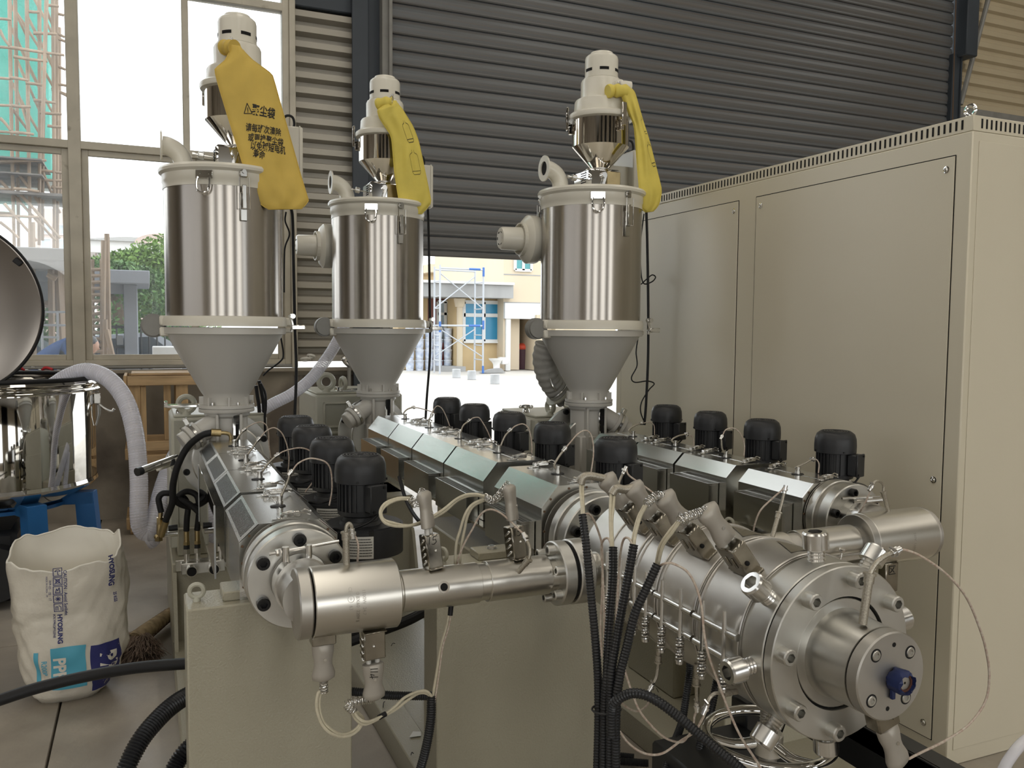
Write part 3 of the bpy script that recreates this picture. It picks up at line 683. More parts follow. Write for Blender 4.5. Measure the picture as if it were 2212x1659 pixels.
# ------------------------------------------------------------------ hopper dryers
def make_hopper(label, x, y, extra):
    T = thing('hopper_dryer', label, 'hopper', (x, y, 1.165)); Z = -1.165
    cn = M(); cn.lathe([(.098, 1.198), (.098, 1.238), (.110, 1.256), (.248, 1.512), (.262, 1.514), (.262, 1.542)], n=56, cap0=False)
    cn.v = [(a, b, c+Z) for a, b, c in cn.v]; c = obj('cone', cn, m_cone, T, False)
    fm = M().lathe([(.118, 1.165), (.120, 1.168), (.120, 1.181), (.112, 1.1815), (.112, 1.184), (.120, 1.1845), (.120, 1.198), (.1, 1.2)], n=44)
    for k in range(8): a = radians(-90+45*k); fm.obox((.104*cos(a), .104*sin(a), 1.216), (.026, .007, .036), Matrix.Rotation(a, 3, 'Z'))
    fm.v = [(a, b, c_+Z) for a, b, c_ in fm.v]; F_ = obj('bottom_flange', fm, m_cone, T, False)
    for k in range(6):
        a = radians(-67+60*k); obj('flange_bolt', M().hexhead((.107*cos(a), .107*sin(a), 1.198+Z), (0, 0, 1), .006, .016), m_zinc, F_, False)
    d = M().lathe([(.250, 1.590), (.250, 2.165)], n=72); d.v = [(a, b, c_+Z) for a, b, c_ in d.v]; D = obj('drum', d, m_drum, T, False)
    r = M(); r.lathe([(.250, 1.548), (.268, 1.548), (.268, 1.572), (.262, 1.590), (.250, 1.592)], n=56, cap0=False, cap1=False)
    r.box(-.275, -.235, -.05, .05, 1.549, 1.592, .006); r.box(.235, .285, -.05, .05, 1.549, 1.588, .006)
    r.v = [(a, b, c_+Z) for a, b, c_ in r.v]; Rg = obj('upper_ring', r, m_white, T, False)
    r2 = M(); r2.box(-.275, -.23, -.05, .05, 1.502, 1.5425, .006); r2.box(.235, .29, -.05, .05, 1.520, 1.5425, .005)
    r2.v = [(a, b, c_+Z) for a, b, c_ in r2.v]; obj('hinge_arm', r2, m_white, c, False)
    h = M().lathe([(.052, -.02), (.052, .02)], (-.298, 0, 1.548+Z), (0, 1, 0), 24); h.lathe([(.044, -.034), (.044, .034)], (-.300, 0, 1.548+Z), (0, 1, 0), 24); obj('hinge', h, m_rail, T, False)
    tl = M(); tl.tube([(.262, -.115, 1.60+Z), (.272, -.118, 1.575+Z), (.276, -.119, 1.55+Z), (.270, -.118, 1.525+Z)], .007, 8); tl.cyl((.276, -.10, 1.595+Z), (.276, -.136, 1.595+Z), .011, n=12); tl.box(.27, .33, -.135, -.10, 1.535+Z, 1.556+Z, .003); obj('swing_bolt', tl, m_zinc, T, False)
    li = M(); li.lathe([(.252, 2.135), (.2525, 2.160), (.256, 2.165), (.256, 2.195), (.268, 2.205), (.270, 2.216), (.264, 2.226), (.20, 2.232), (.0, 2.236)], n=64, cap0=False, cap1=False)
    li.v = [(a, b, c_+Z) for a, b, c_ in li.v]; L = obj('lid', li, m_white, T, False)
    # drop handle and draw latch on the rim, towards the viewer
    for a in (radians(-112), radians(68)):
        hd = M(); n = Vector((cos(a), sin(a), 0)); t = Vector((-sin(a), cos(a), 0)); c0 = n*.2565+Vector((0, 0, 2.175+Z)); R = Matrix((t, n, Vector((0, 0, 1)))).transposed()
        hd.obox(c0+n*.002, (.07, .004, .035), R, .002)
        for s in (-1, 1): hd.cyl(c0+t*(s*.018)+Vector((0, 0, .006)), c0+t*(s*.018)+n*.007+Vector((0, 0, .006)), .006, n=8)
        q = [c0+t*(s*.027*k)+n*(.008+e)+Vector((0, 0, -.012-dz)) for s, k, e, dz in ((-1, .9, 0, 0), (-1, 1, .008, .03), (-1, .75, .013, .058), (0, 0, .014, .068), (1, .75, .013, .058), (1, 1, .008, .03), (1, .9, 0, 0))]
        hd.tube(q, .0042, 7, 4); obj('drop_handle', hd, m_chrome, L, False)
    for a in (radians(-77), radians(20), radians(140)):
        lt = M(); n = Vector((cos(a), sin(a), 0)); t = Vector((-sin(a), cos(a), 0)); R = Matrix((t, n, Vector((0, 0, 1)))).transposed(); z = Vector((0, 0, 1))
        c0 = n*.251+z*(2.10+Z)
        lt.obox(c0+n*.005-z*.05, (.030, .010, .12), R, .003); lt.obox(c0+n*.018-z*.01+t*.0, (.020, .008, .10), R, .003); lt.obox(c0+n*.010+z*.085, (.034, .012, .028), R, .004); lt.cyl(c0+n*.016+z*.095, c0+n*.022+z*.095, .009, n=12)
        w = [c0+n*.022+t*(s*.021)+z*zz for s, zz in ((-1, .07), (-1, .0), (-1, -.06), (1, -.06), (1, 0), (1, .07))]
        lt.tube(w, .0024, 6, 1); obj('draw_latch', lt, m_latch, L, False)
    # air outlet elbow on the lid
    e = M(); cpt = [(-.165, .02, 2.225+Z), (-.168, .02, 2.27+Z), (-.19, .02, 2.305+Z), (-.225, .02, 2.325+Z), (-.25, .02, 2.328+Z)]
    e.tube(cpt, .040, 20, 6, caps=False); e.ring((-.25, .02, 2.328+Z), (-.257, .02, 2.328+Z), .062, .034, 28); e.lathe([(.034, 0), (.0, .0)], (-.235, .02, 2.328+Z), (1, 0, 0), 20, False, False)
    eb = obj('outlet_elbow', e, m_white, T, False)
    obj('elbow_bore', M().lathe([(.0345, 0), (.0345, .001)], (-.251, .02, 2.328+Z), (1, 0, 0), 20), m_hole, eb, False)
    if extra >= 1:   # drying fan at the back left of the drum
        f = M(); f.lathe([(.118, 0), (.122, .01), (.122, .05), (.10, .07), (.07, .075)], (-.215, .19, 2.0+Z), (-1, .05, 0), 32)
        fo = obj('drying_fan', f, m_white, T, False)
        fi = M()
        for k in range(26): a = 2*pi*k/26; fi.obox((-.292, .19+.078*cos(a), 2.0+.078*sin(a)+Z), (.035, .006, .022), Matrix.Rotation(a, 3, 'X'), .0)
        obj('cooling_fins', fi, m_white, fo, False)
        obj('fan_motor', M().lathe([(.062, 0), (.060, .02), (.057, .115), (.052, .125), (.046, .126)], (-.285, .19, 2.0+Z), (-1, .05, 0), 32), m_white, fo, False)
        hz = M()
        for k in range(6): a = k*pi/3; hz.obox((-.4115, .196+.033*cos(a), 2.0+.033*sin(a)+Z), (.002, .014, .004), Matrix.Rotation(a+pi/2, 3, 'X'))
        obj('motor_vents', hz, m_hole, fo, False, kind='stuff')
    return T
H1 = make_hopper('left steel hopper dryer standing before the window', .333, 4.01, 0)
H2 = make_hopper('middle steel hopper dryer before the corrugated wall strip', 1.190, 4.63, 1)
H3 = make_hopper('right steel hopper dryer with fan motor, next to the cabinet', 2.055, 3.77, 1)

# ------------------------------------------------------------------ vacuum loaders on top of the hoppers
def make_loader(label, x, y, sa, spout):
    T = thing('vacuum_loader', label, 'loader', (x, y, 2.235))
    bx = M().box(-.105, .075, -.085, .085, 0, .098, .012); B = obj('outlet_box', bx, m_chrome, T, False)
    obj('flap_window', M().box(-.01, .066, -.090, -.084, .012, .086, .003), m_brass, B, False)
    hg = M(); hg.cyl((-.028, -.083, .066), (-.028, -.10, .066), .013, n=14); hg.obox((-.026, -.094, .040), (.016, .01, .06), Matrix.Rotation(.3, 3, 'Y'), .003); obj('flap_hinge', hg, m_zinc, B, False)
    cw = M(); cw.cyl((-.10, -.03, .045), (-.19, -.03, .055), .004, n=8); cw.cyl((-.148, -.03, .05), (-.172, -.03, .053), .016, n=14, b=.003); cw.cyl((-.185, -.03, .054), (-.196, -.03, .055), .008, n=10); obj('counterweight', cw, m_zinc, B, False)
    hp = M()
    for i in range(4):
        for j in range(5): hp.box(-.1065, -.104, -.05+.014*i, -.042+.014*i, .03+.011*j, .035+.011*j)
    obj('air_holes', hp, m_hole, B, False, kind='stuff')
    c = M().lathe([(.044, .096), (.044, .108), (.141, .214), (.141, .348)], n=48); obj('steel_canister', c, m_polish2, T, False)
    obj('sight_bolt', M().lathe([(.046, .100), (.047, .112), (.044, .114)], n=24), m_steel_d, T, False)
    rm = M().lathe([(.141, .340), (.158, .346), (.162, .356), (.160, .368), (.150, .376), (.134, .382), (.131, .432), (.126, .440), (.104, .444), (.101, .450), (.101, .528), (.096, .540), (.086, .544), (.082, .548)], n=48)
    rm.ring((0, 0, .384), (0, 0, .388), .1335, .128, 40)
    hd = obj('blower_head', rm, m_white, T, False)
    cp = M().lathe([(.082, .548), (.082, .640), (.079, .652), (.070, .660), (.060, .664), (.055, .674), (.0, .678)], n=48, cap1=False); cp.lathe([(.0855, .546), (.0855, .552)], n=40)
    cap = obj('motor_cap', cp, m_white, T, False)
    sl = M()
    for k in range(6):
        a0 = radians(-128+60*k+sa)
        for q in range(6):
            a = a0+radians(5.2*q); sl.obox((.0815*cos(a), .0815*sin(a), .582), (.003, .0085, .014), Matrix.Rotation(a, 3, 'Z'))
    obj('vent_slots', sl, m_hole, cap, False)
    for k in range(3):
        a = radians(-84+120*k+sa); n = Vector((cos(a), sin(a), 0)); t = Vector((-sin(a), cos(a), 0)); R = Matrix((t, n, Vector((0, 0, 1)))).transposed(); z = Vector((0, 0, 1))
        q = M(); q.obox(n*.170+z*.350, (.028, .010, .11), R, .003); q.obox(n*.152+z*.300, (.022, .020, .05), R, .003); q.cyl(n*.160+t*.016+z*.315, n*.160-t*.016+z*.315, .006, n=8); q.obox(n*.166+z*.398, (.018, .008, .02), R, .002)
        obj('draw_latch', q, m_polish2, T, False)
    d0 = Vector(spout); sp = M().tube([d0*.5+Vector((0, 0, .492)), d0*.85+Vector((0, 0, .492)), d0+Vector((.012, -.004, .490)), d0+Vector((.05, -.01, .488))], .026, 14, 5); sp.ball(d0*.97+Vector((0, 0, .492)), .030, 14, 10)
    obj('exhaust_spout', sp, m_white, hd, False)
    cb = M().box(.205, .285, .02, .23, -.008, .228, .006); K = obj('control_box', cb, m_white, T, False)
    obj('box_lid', M().box(.268, .274, .016, .234, -.010, .231, .001), m_white, K, False)
    obj('box_bracket', M().box(.07, .205, .07, .074, .0, .15, .001), m_white, K, False)
    obj('cable_loop', M().tube([(.215, .12, .226), (.21, .12, .27), (.228, .12, .295), (.255, .12, .29), (.262, .12, .255), (.245, .12, .228)], .006, 8), m_rubber, K, False)
    return T
L1 = make_loader('left vacuum loader with the big yellow printed dust bag', .398, 4.00, -14, (-.065, -.125, 0))
L2 = make_loader('middle vacuum loader between two others, its yellow bag hanging edgeways', 1.228, 4.62, 8, (-.045, -.125, 0))
L3 = make_loader('right vacuum loader whose mirror canister shows fully', 2.100, 3.77, 6, (.035, -.125, 0))

# ------------------------------------------------------------------ yellow dust bags
def make_bag(name, label, rows, m, thick, nrm, clamp, seam=True):
    rows = [(Vector(a), Vector(b)) for a, b in rows]; n = len(rows); N = Vector(nrm).normalized()
    def lr(v):
        t = v*(n-1); i = min(int(t), n-2); f = t-i
        def cr(k):
            P = [rows[max(0, min(n-1, i+d))][k] for d in (-1, 0, 1, 2)]
            return P[1].lerp(P[2], f)*.6+.4*(.5*((2*P[1])+(P[2]-P[0])*f+(2*P[0]-5*P[1]+4*P[2]-P[3])*f*f+(3*P[1]-P[0]-3*P[2]+P[3])*f**3))
        return cr(0), cr(1)
    def bulge(u, v, s):
        e = max(0, sin(pi*u))**.55*min(1, max(.12, 1.25*sin(pi*min(1, max(0, v*.93+.05)))**.5))
        w = .16*sin(9*u+5*v+s)+.12*sin(23*v+7*u*(1+v)+2*s)+.10*sin(14*(u-.5)*(v+.3)+1.3+s)
        return thick*e*(1+w)
    def front(u, v): a, b = lr(v); return a.lerp(b, u)-N*bulge(u, v, 0)
    def back(u, v): a, b = lr(v); return a.lerp(b, u)+N*bulge(u, v, 2)
    mb = M(); nu, nv = 26, 64
    mb.grid(lambda u, v: front(u, v), nu, nv); k = len(mb.v); mb.grid(lambda u, v: back(1-u, v), nu, nv)
    T = obj(name, mb, m, angle=70); tag(T, label, 'dust bag')
    if seam: obj('seam', M().tube([lr(v/30)[0]-N*.001 for v in range(2, 30)], .0022, 5, 1).tube([lr(v/30)[1]-N*.001 for v in range(2, 30)], .0022, 5, 1), m, T)
    def onp(p):
        """plane point -> bag front"""
        p = Vector(p); lo, hi = .02, .98
        for _ in range(26):
            v = (lo+hi)/2; a, b = lr(v); t = (p.x-a.x)/(b.x-a.x) if abs(b.x-a.x) > 1e-6 else 0
            if a.z+(b.z-a.z)*t > p.z: lo = v
            else: hi = v
        a, b = lr(v); d = b-a; u = (p-a).dot(d)/d.dot(d)
        return front(max(.01, min(.99, u)), v)-N*.0016
    c = Vector(clamp[0]); obj('clamp', M().ring(c-Vector(clamp[1])*.008, c+Vector(clamp[1])*.008, .030, .024, 24).obox(c+Vector((0, -.006, .034)), (.014, .02, .014), None, .003), m_zinc, T)
    return T, onp
Y1_ = 3.80
bag1, on1 = make_bag('dust_bag', 'big yellow dust bag with black Chinese lettering on the left loader', [
    ((0.343,3.800,2.719), (0.391,3.800,2.720)), ((0.347,3.800,2.695), (0.406,3.800,2.700)), ((0.328,3.800,2.655), (0.439,3.800,2.670)), ((0.287,3.800,2.612), (0.484,3.800,2.643)), ((0.299,3.800,2.553), (0.520,3.800,2.616)),
    ((0.332,3.800,2.438), (0.552,3.800,2.502)), ((0.384,3.800,2.266), (0.605,3.800,2.315)), ((0.413,3.800,2.166), (0.636,3.800,2.203)), ((0.431,3.800,2.117), (0.655,3.800,2.141)), ((0.463,3.800,2.072), (0.667,3.800,2.098)), ((0.497,3.800,2.049), (0.638,3.800,2.060))],
    m_yellow, .020, (.05, 1, 0), ((0.356,3.840,2.720), (.8, -.6, .0)))
def put_text(body, p0, p1, h, on, parent, bold=.0, sx=1.):
    """one printed line from p0 towards p1 (bag plane points), letters h tall"""
    p0 = Vector(p0); d = (Vector(p1)-p0).normalized(); up = Vector((-d.z, 0, d.x)) if True else None
    mb = text_mesh(body, h, lambda u, v: on(p0+d*(u*sx)+up*v), bold=bold); return obj('lettering', mb, m_ink, parent, smooth=False)
put_text('聚尘袋', (0.431,3.800,2.458), (0.517,3.800,2.449), .049, on1, bag1, .0012, .66)
a_, b_, c_ = Vector((0.401,3.800,2.441)), Vector((0.433,3.800,2.443)), Vector((0.413,3.800,2.483))
obj('warning_mark', strokes([[(a_.x, a_.z), (b_.x, b_.z), (c_.x, c_.z), (a_.x, a_.z)], [(c_.x+.002, c_.z-.018), (c_.x+.003, c_.z-.030)], [(c_.x+.003, c_.z-.034), (c_.x+.003, c_.z-.036)]], .0032, lambda u, v: on1(Vector((u, 3.8, v)))), m_ink, bag1, smooth=False)
for s, p, q in (('请每班次清除', (0.406,3.800,2.384), (0.545,3.800,2.374)), ('或更换聚尘袋', (0.415,3.800,2.344), (0.556,3.800,2.332)), ('以免缩短电机', (0.424,3.800,2.309), (0.570,3.800,2.300)), ('寿命', (0.435,3.800,2.277), (0.481,3.800,2.271))):
    put_text(s, p, q, .037, on1, bag1, .0007, .66)
bag2, on2 = make_bag('dust_bag', 'yellow dust bag with two bottle outlines on the middle loader', [
    ((1.194,4.450,2.730), (1.244,4.450,2.748)), ((1.159,4.450,2.700), (1.259,4.450,2.725)), ((1.142,4.450,2.684), (1.275,4.450,2.710)), ((1.154,4.450,2.644), (1.295,4.450,2.681)), ((1.214,4.450,2.562), (1.336,4.450,2.622)), ((1.224,4.450,2.490), (1.367,4.450,2.549)),
    ((1.234,4.450,2.375), (1.393,4.450,2.439)), ((1.254,4.450,2.247), (1.427,4.450,2.289)), ((1.269,4.450,2.182), (1.438,4.450,2.225)), ((1.287,4.450,2.159), (1.388,4.450,2.160))], m_yellow2, .024, (.25, 1, 0), ((1.222,4.460,2.738), (.9, -.4, 0)))
def bottle(onf, parent, base, ax, up, w, h):
    base, ax, up = Vector(base), Vector(ax), Vector(up)
    ln = [(-.12, 1), (-.12, .90), (-.42, .82), (-.5, .74), (-.5, .10), (-.36, 0), (.36, 0), (.5, .10), (.5, .74), (.42, .82), (.12, .90), (.12, 1)]
    obj('bottle_outline', strokes([ln, [(-.5, .14), (.5, .14)]], .02 if w > .04 else .03, lambda u, v: onf(base+ax*(u*w)+up*(v*h))), m_ink, parent, smooth=False)
def frm(p, q): d = Vector(q)-Vector(p); L = d.length; up = d/L; return up, Vector((up.z, 0, -up.x)), L
for p, q, w in (((1.359,4.450,2.367), (1.333,4.450,2.493), .046), ((1.326,4.450,2.533), (1.285,4.450,2.643), .036)):
    up, ax, L = frm(p, q); bottle(on2, bag2, p, ax, up, w, L)
bag3, on3 = make_bag('dust_bag', 'narrow yellow dust bag seen edge on beside the right loader', [
    ((2.131,3.620,2.713), (2.154,3.620,2.729)), ((2.129,3.620,2.689), (2.178,3.620,2.716)), ((2.132,3.620,2.663), (2.202,3.620,2.695)), ((2.164,3.620,2.605), (2.224,3.620,2.638)), ((2.200,3.620,2.538), (2.254,3.620,2.559)), ((2.212,3.620,2.451), (2.288,3.620,2.478)),
    ((2.225,3.620,2.329), (2.331,3.620,2.351)), ((2.238,3.620,2.230), (2.366,3.620,2.241)), ((2.253,3.620,2.145), (2.354,3.620,2.172)), ((2.274,3.620,2.124), (2.323,3.620,2.132))], m_yellow2, .026, (.5, 1, 0), ((2.114,3.630,2.696), (1, -.1, 0)))
for p, q, w in (((2.323,3.620,2.351), (2.280,3.620,2.464), .028), ((2.271,3.620,2.503), (2.241,3.620,2.578), .02)):
    up, ax, L = frm(p, q); bottle(on3, bag3, p, ax, up, w, L)
for bg, pts in ((bag1, [(0.330,3.860,2.724), (0.339,3.840,2.721), (0.354,3.820,2.715), (0.367,3.800,2.711)]), (bag2, [(1.155,4.490,2.725), (1.174,4.470,2.730), (1.202,4.460,2.733), (1.224,4.450,2.733)]), (bag3, [(2.058,3.630,2.687), (2.089,3.630,2.693), (2.114,3.620,2.693), (2.147,3.620,2.695)])):
    obj('bag_neck', M().tube(pts, lambda t: .030+.003*sin(14*t), 16, 5), m_yellow if bg is bag1 else m_yellow2, bg)

# ------------------------------------------------------------------ melt pipes from the side extruders to the die
PY = 1.838
def xcyl(mb, x0, x1, r, b=.0, n=44): return mb.cyl((x0, PY, AZ), (x1, PY, AZ), r, n=n, b=b)
P1 = thing('melt_pipe', 'shiny bolted melt pipe crossing in front from the left extruder to the die', 'pipe', (.395, PY, AZ))
el = obj('elbow_block', xcyl(M(), .320, .508, .0765, .002), m_tube, P1)
obj('end_cap', xcyl(M(), .287, .316, .0770, .003), m_steel_d, P1)
obj('inlet_neck', M().cyl((X1, 2.018, AZ), (X1, 1.86, AZ), .062, n=36), m_steel_d, P1)
nc = M().ring((X1, 2.0, AZ), (X1, 1.955, AZ), .067, .055, 36)
for s in (-1, 1): nc.cyl((X1-.012+s*.026, 1.975, AZ+.058), (X1-.012+s*.026, 1.975, AZ+.092), .0085, n=12)
nc.cyl((X1-.075, 1.976, AZ+.078), (X1+.085, 1.974, AZ+.094), .0035, n=8); nc.hexhead((X1-.048, 1.976, AZ+.081), (-1, 0, -.1), .009, .012)
obj('band_clamp', nc, m_zinc, P1)
obj('pipe_heater', xcyl(M(), .520, .708, .0475, .001), m_tube, P1); obj('pipe_heater', xcyl(M(), .731, .889, .0475, .001), m_tube, P1)
obj('pipe_tube', xcyl(M(), .500, .735, .0435), m_tube, P1); obj('pipe_tube', xcyl(M(), .88, 1.04, .0415), m_tube, P1)
fa = obj('pipe_flange', M().ring((.908, PY, AZ), (.940, PY, AZ), .0785, .03, 44, .003), m_steel, P1)
obj('pipe_flange', M().ring((.949, PY, AZ), (.990, PY, AZ), .0795, .03, 44, .003), m_steel, P1); obj('gasket', M().cyl((.938, PY, AZ), (.951, PY, AZ), .071, n=36), m_hole, P1)
for k in range(6):
    a = radians(38+60*k); obj('bolt', M().socket((.908, PY+.062*cos(a), AZ+.062*sin(a)), (-1, 0, 0), .0115, .020, 16), m_steel, fa)
ph = Vector((.612, PY-.0455, AZ+.013)); hd = Vector((0, -.96, .28))
ho = M().ring(ph-hd*.006, ph+hd*.0012, .0135, .009, 24); obj('sensor_port', ho, m_steel_d, P1); obj('port_bore', M().cyl(ph-hd*.012, ph+hd*.0009, .0088, n=20), m_hole, P1)
obj('wire_gland', M().cyl((.643, PY-.006, AZ-.0465), (.640, PY-.008, AZ-.068), .006, n=10), m_rubber, P1)
def cylmap(x0, r, a0):     # text wrapped on the elbow block: u round the cylinder, v along x
    return lambda u, v: Vector((x0+v, PY-(r+.0006)*cos(a0+u/r), AZ+(r+.0006)*sin(a0+u/r)))
for s, x, a in (('CE  ⊕  63', .393, .05), ('ΦBX60  220V 5', .408, -.1), ('1100W  24.7', .422, -.05)):
    obj('stamped_marking', text_mesh(s, .0105, lambda u, v, x=x, a=a: cylmap(x, .0765, a+.55)(-u, v)), m_steel_d, el, smooth=False)
P3 = thing('melt_pipe', 'dull melt pipe behind the die, from the right extruder', 'pipe', (2.0, 1.81, AZ)); PY = 1.81
el3 = obj('elbow_block', xcyl(M(), 1.878, 2.115, .0765, .004), m_tube, P3); obj('end_cap', xcyl(M(), 1.858, 1.882, .075, .002), m_steel_d, P3); obj('end_cap', xcyl(M(), 2.112, 2.132, .0755, .006), m_steel_d, P3)
obj('inlet_neck', M().cyl((X3, 2.01, AZ), (X3, 1.84, AZ), .064, n=36), m_steel_d, P3)
n3 = M().ring((X3, 1.985, AZ), (X3, 1.94, AZ), .069, .055, 36)
for s in (-1, 1): n3.cyl((X3-.03, 1.955+s*.02, AZ+.078), (X3+.03, 1.950+s*.02, AZ+.078), .008, n=12)
n3.cyl((X3-.085, 1.975, AZ+.083), (X3+.06, 1.965, AZ+.080), .0035, n=8); n3.cyl((X3-.078, 1.935, AZ+.078), (X3+.06, 1.935, AZ+.074), .0035, n=8); obj('band_clamp', n3, m_zinc, P3)
obj('pipe_heater', xcyl(M(), 1.640, 1.842, .0475, .001), m_tube, P3); obj('pipe_tube', xcyl(M(), 1.30, 1.865, .041), m_steel_d, P3); obj('pipe_heater', xcyl(M(), 1.42, 1.60, .0475, .001), m_tube, P3)
lp = M().box(1.645, 1.84, PY-.052, PY-.040, AZ-.040, AZ-.022, .003); lp.cyl((1.64, PY-.060, AZ-.048), (1.845, PY-.060, AZ-.048), .0045, n=8); lp.cyl((1.64, PY-.060, AZ-.020), (1.845, PY-.060, AZ-.020), .0045, n=8); lp.cyl((1.75, PY-.062, AZ-.006), (1.735, PY-.062, AZ-.075), .003, n=8); lp.hexhead((1.75, PY-.06, AZ-.006), (0, -.4, 1), .008, .010)
obj('heater_clamp', lp, m_zinc, P3)
obj('stamped_marking', text_mesh('220V  1100W', .011, lambda u, v: Vector((2.01+v, PY-.0772*cos(.35-u/.0765), AZ+.0772*sin(.35-u/.0765)))), m_steel_d, el3, smooth=False)
tb3 = M().obox((1.955, 1.775, AZ-.105), (.05, .03, .085), None, .003); obj('terminal_box', tb3, m_box, P3)
obj('hand_marking', text_mesh('区', .03, lambda u, v: Vector((1.938+u, 1.7592, AZ-.085+v))), m_ink, P3, smooth=False)
PY = 1.838

# ------------------------------------------------------------------ the die head on the middle extruder
DX = 1.182
D = thing('extrusion_die', 'big round steel extrusion die with bolts, heater bands and a blue taped nozzle', 'die head', (DX, 1.06, AZ-.17))
def ring_y(y0, y1, r, ri=.02, b=.002, n=64): return M().ring((DX, y0, AZ), (DX, y1, AZ), r, ri, n, b)
body = obj('die_body', M().cyl((DX, 1.20, AZ), (DX, 1.90, AZ), .158, n=64), m_steel, D)
obj('rear_cone', M().cyl((DX, 1.80, AZ), (DX, 1.93, AZ), .150, .105, n=56).cyl((DX, 1.92, AZ), (DX, 2.056, AZ), .085, n=40), m_steel, D)
ff = obj('front_flange', ring_y(1.172, 1.194, .1655, .108), m_steel, D)
obj('clamp_ring', ring_y(1.197, 1.252, .1655, .10), m_steel, D)
obj('gap_ring', M().cyl((DX, 1.19, AZ), (DX, 1.20, AZ), .160, n=56), m_hole, D)
obj('bush_gap', M().cyl((DX, 1.183, AZ), (DX, 1.19, AZ), .1085, n=56), m_hole, D)
obj('die_bush', M().cyl((DX, 1.176, AZ), (DX, 1.19, AZ), .1035, n=56, b=.001), m_steel, D)
mn = obj('mandrel', M().lathe([(.086, -.118), (.084, -.110), (.0795, -.05), (.0795, -.026)], (DX, 1.06, AZ), (0, -1, 0), 56), m_steel, D)
obj('mandrel_groove', M().cyl((DX, 1.084, AZ), (DX, 1.088, AZ), .076, n=48), m_hole, D)
cp = obj('mandrel_cap', M().cyl((DX, 1.058, AZ), (DX, 1.0845, AZ), .0790, n=56, b=.0025), m_steel_d, D)
for k in range(8):
    a = radians(37+45*k); obj('bolt', M().socket((DX+.1425*cos(a), 1.172, AZ+.1425*sin(a)), (0, -1, 0), .0155, .023, 20), m_steel, ff)
    a = radians(51+45*k); d = Vector((cos(a), 0, sin(a))); p = Vector((DX, 1.226, AZ))+d*.16
    s = M().lathe([(.0148 if q % 2 else .0166, .0035*q) for q in range(10)], p, d, 20); s.socket(p+d*.030, d, .0240, .032, 22); obj('centring_screw', s, m_zinc, D)
for a in (131, 41, -141, -50):
    a = radians(a); q = Vector((DX+.057*cos(a), 1.058, AZ+.057*sin(a)))
    sk_ = obj('cap_screw', M().socket(q+Vector((0, .002, 0)), (0, -1, 0), .0092, .0045, 18), m_steel, cp); obj('counterbore', M().ring(q+Vector((0, .004, 0)), q+Vector((0, -.0004, 0)), .0120, .0094, 24), m_hole, sk_)
for a in (86, -96):
    a = radians(a); q = Vector((DX+.0565*cos(a), 1.058, AZ+.0565*sin(a))); obj('tapped_hole', M().cyl(q+Vector((0, .004, 0)), q+Vector((0, -.0004, 0)), .0042, n=14), m_hole, cp)
nz = M(); random.seed(5)
N = 26; pr = [(.0200, 0), (.0212, .006), (.0205, .022), (.0190, .028), (.0160, .030), (.0150, .018)]
nz.lathe(pr, (DX+.008, 1.058, AZ-.004), (0, -1, 0), N, False, False); nz.v = [(x+random.uniform(-.0018, .0018), y+random.uniform(-.003, .003), z+random.uniform(-.0018, .0018)) for x, y, z in nz.v]
nz.box(DX-.004, DX+.004, 1.050, 1.057, AZ-.038, AZ-.020, .001)
nt = obj('taped_nozzle', nz, m_bluetape, D)
obj('tape_inner', M().ring((DX+.008, 1.058, AZ-.004), (DX+.008, 1.034, AZ-.004), .0162, .012, 20), mat('brown_tape', (.13, .05, .03), .5, var=.3), nt); obj('nozzle_insert', M().ring((DX+.008, 1.055, AZ-.004), (DX+.008, 1.036, AZ-.004), .0118, .0022, 20), m_steel, nt)
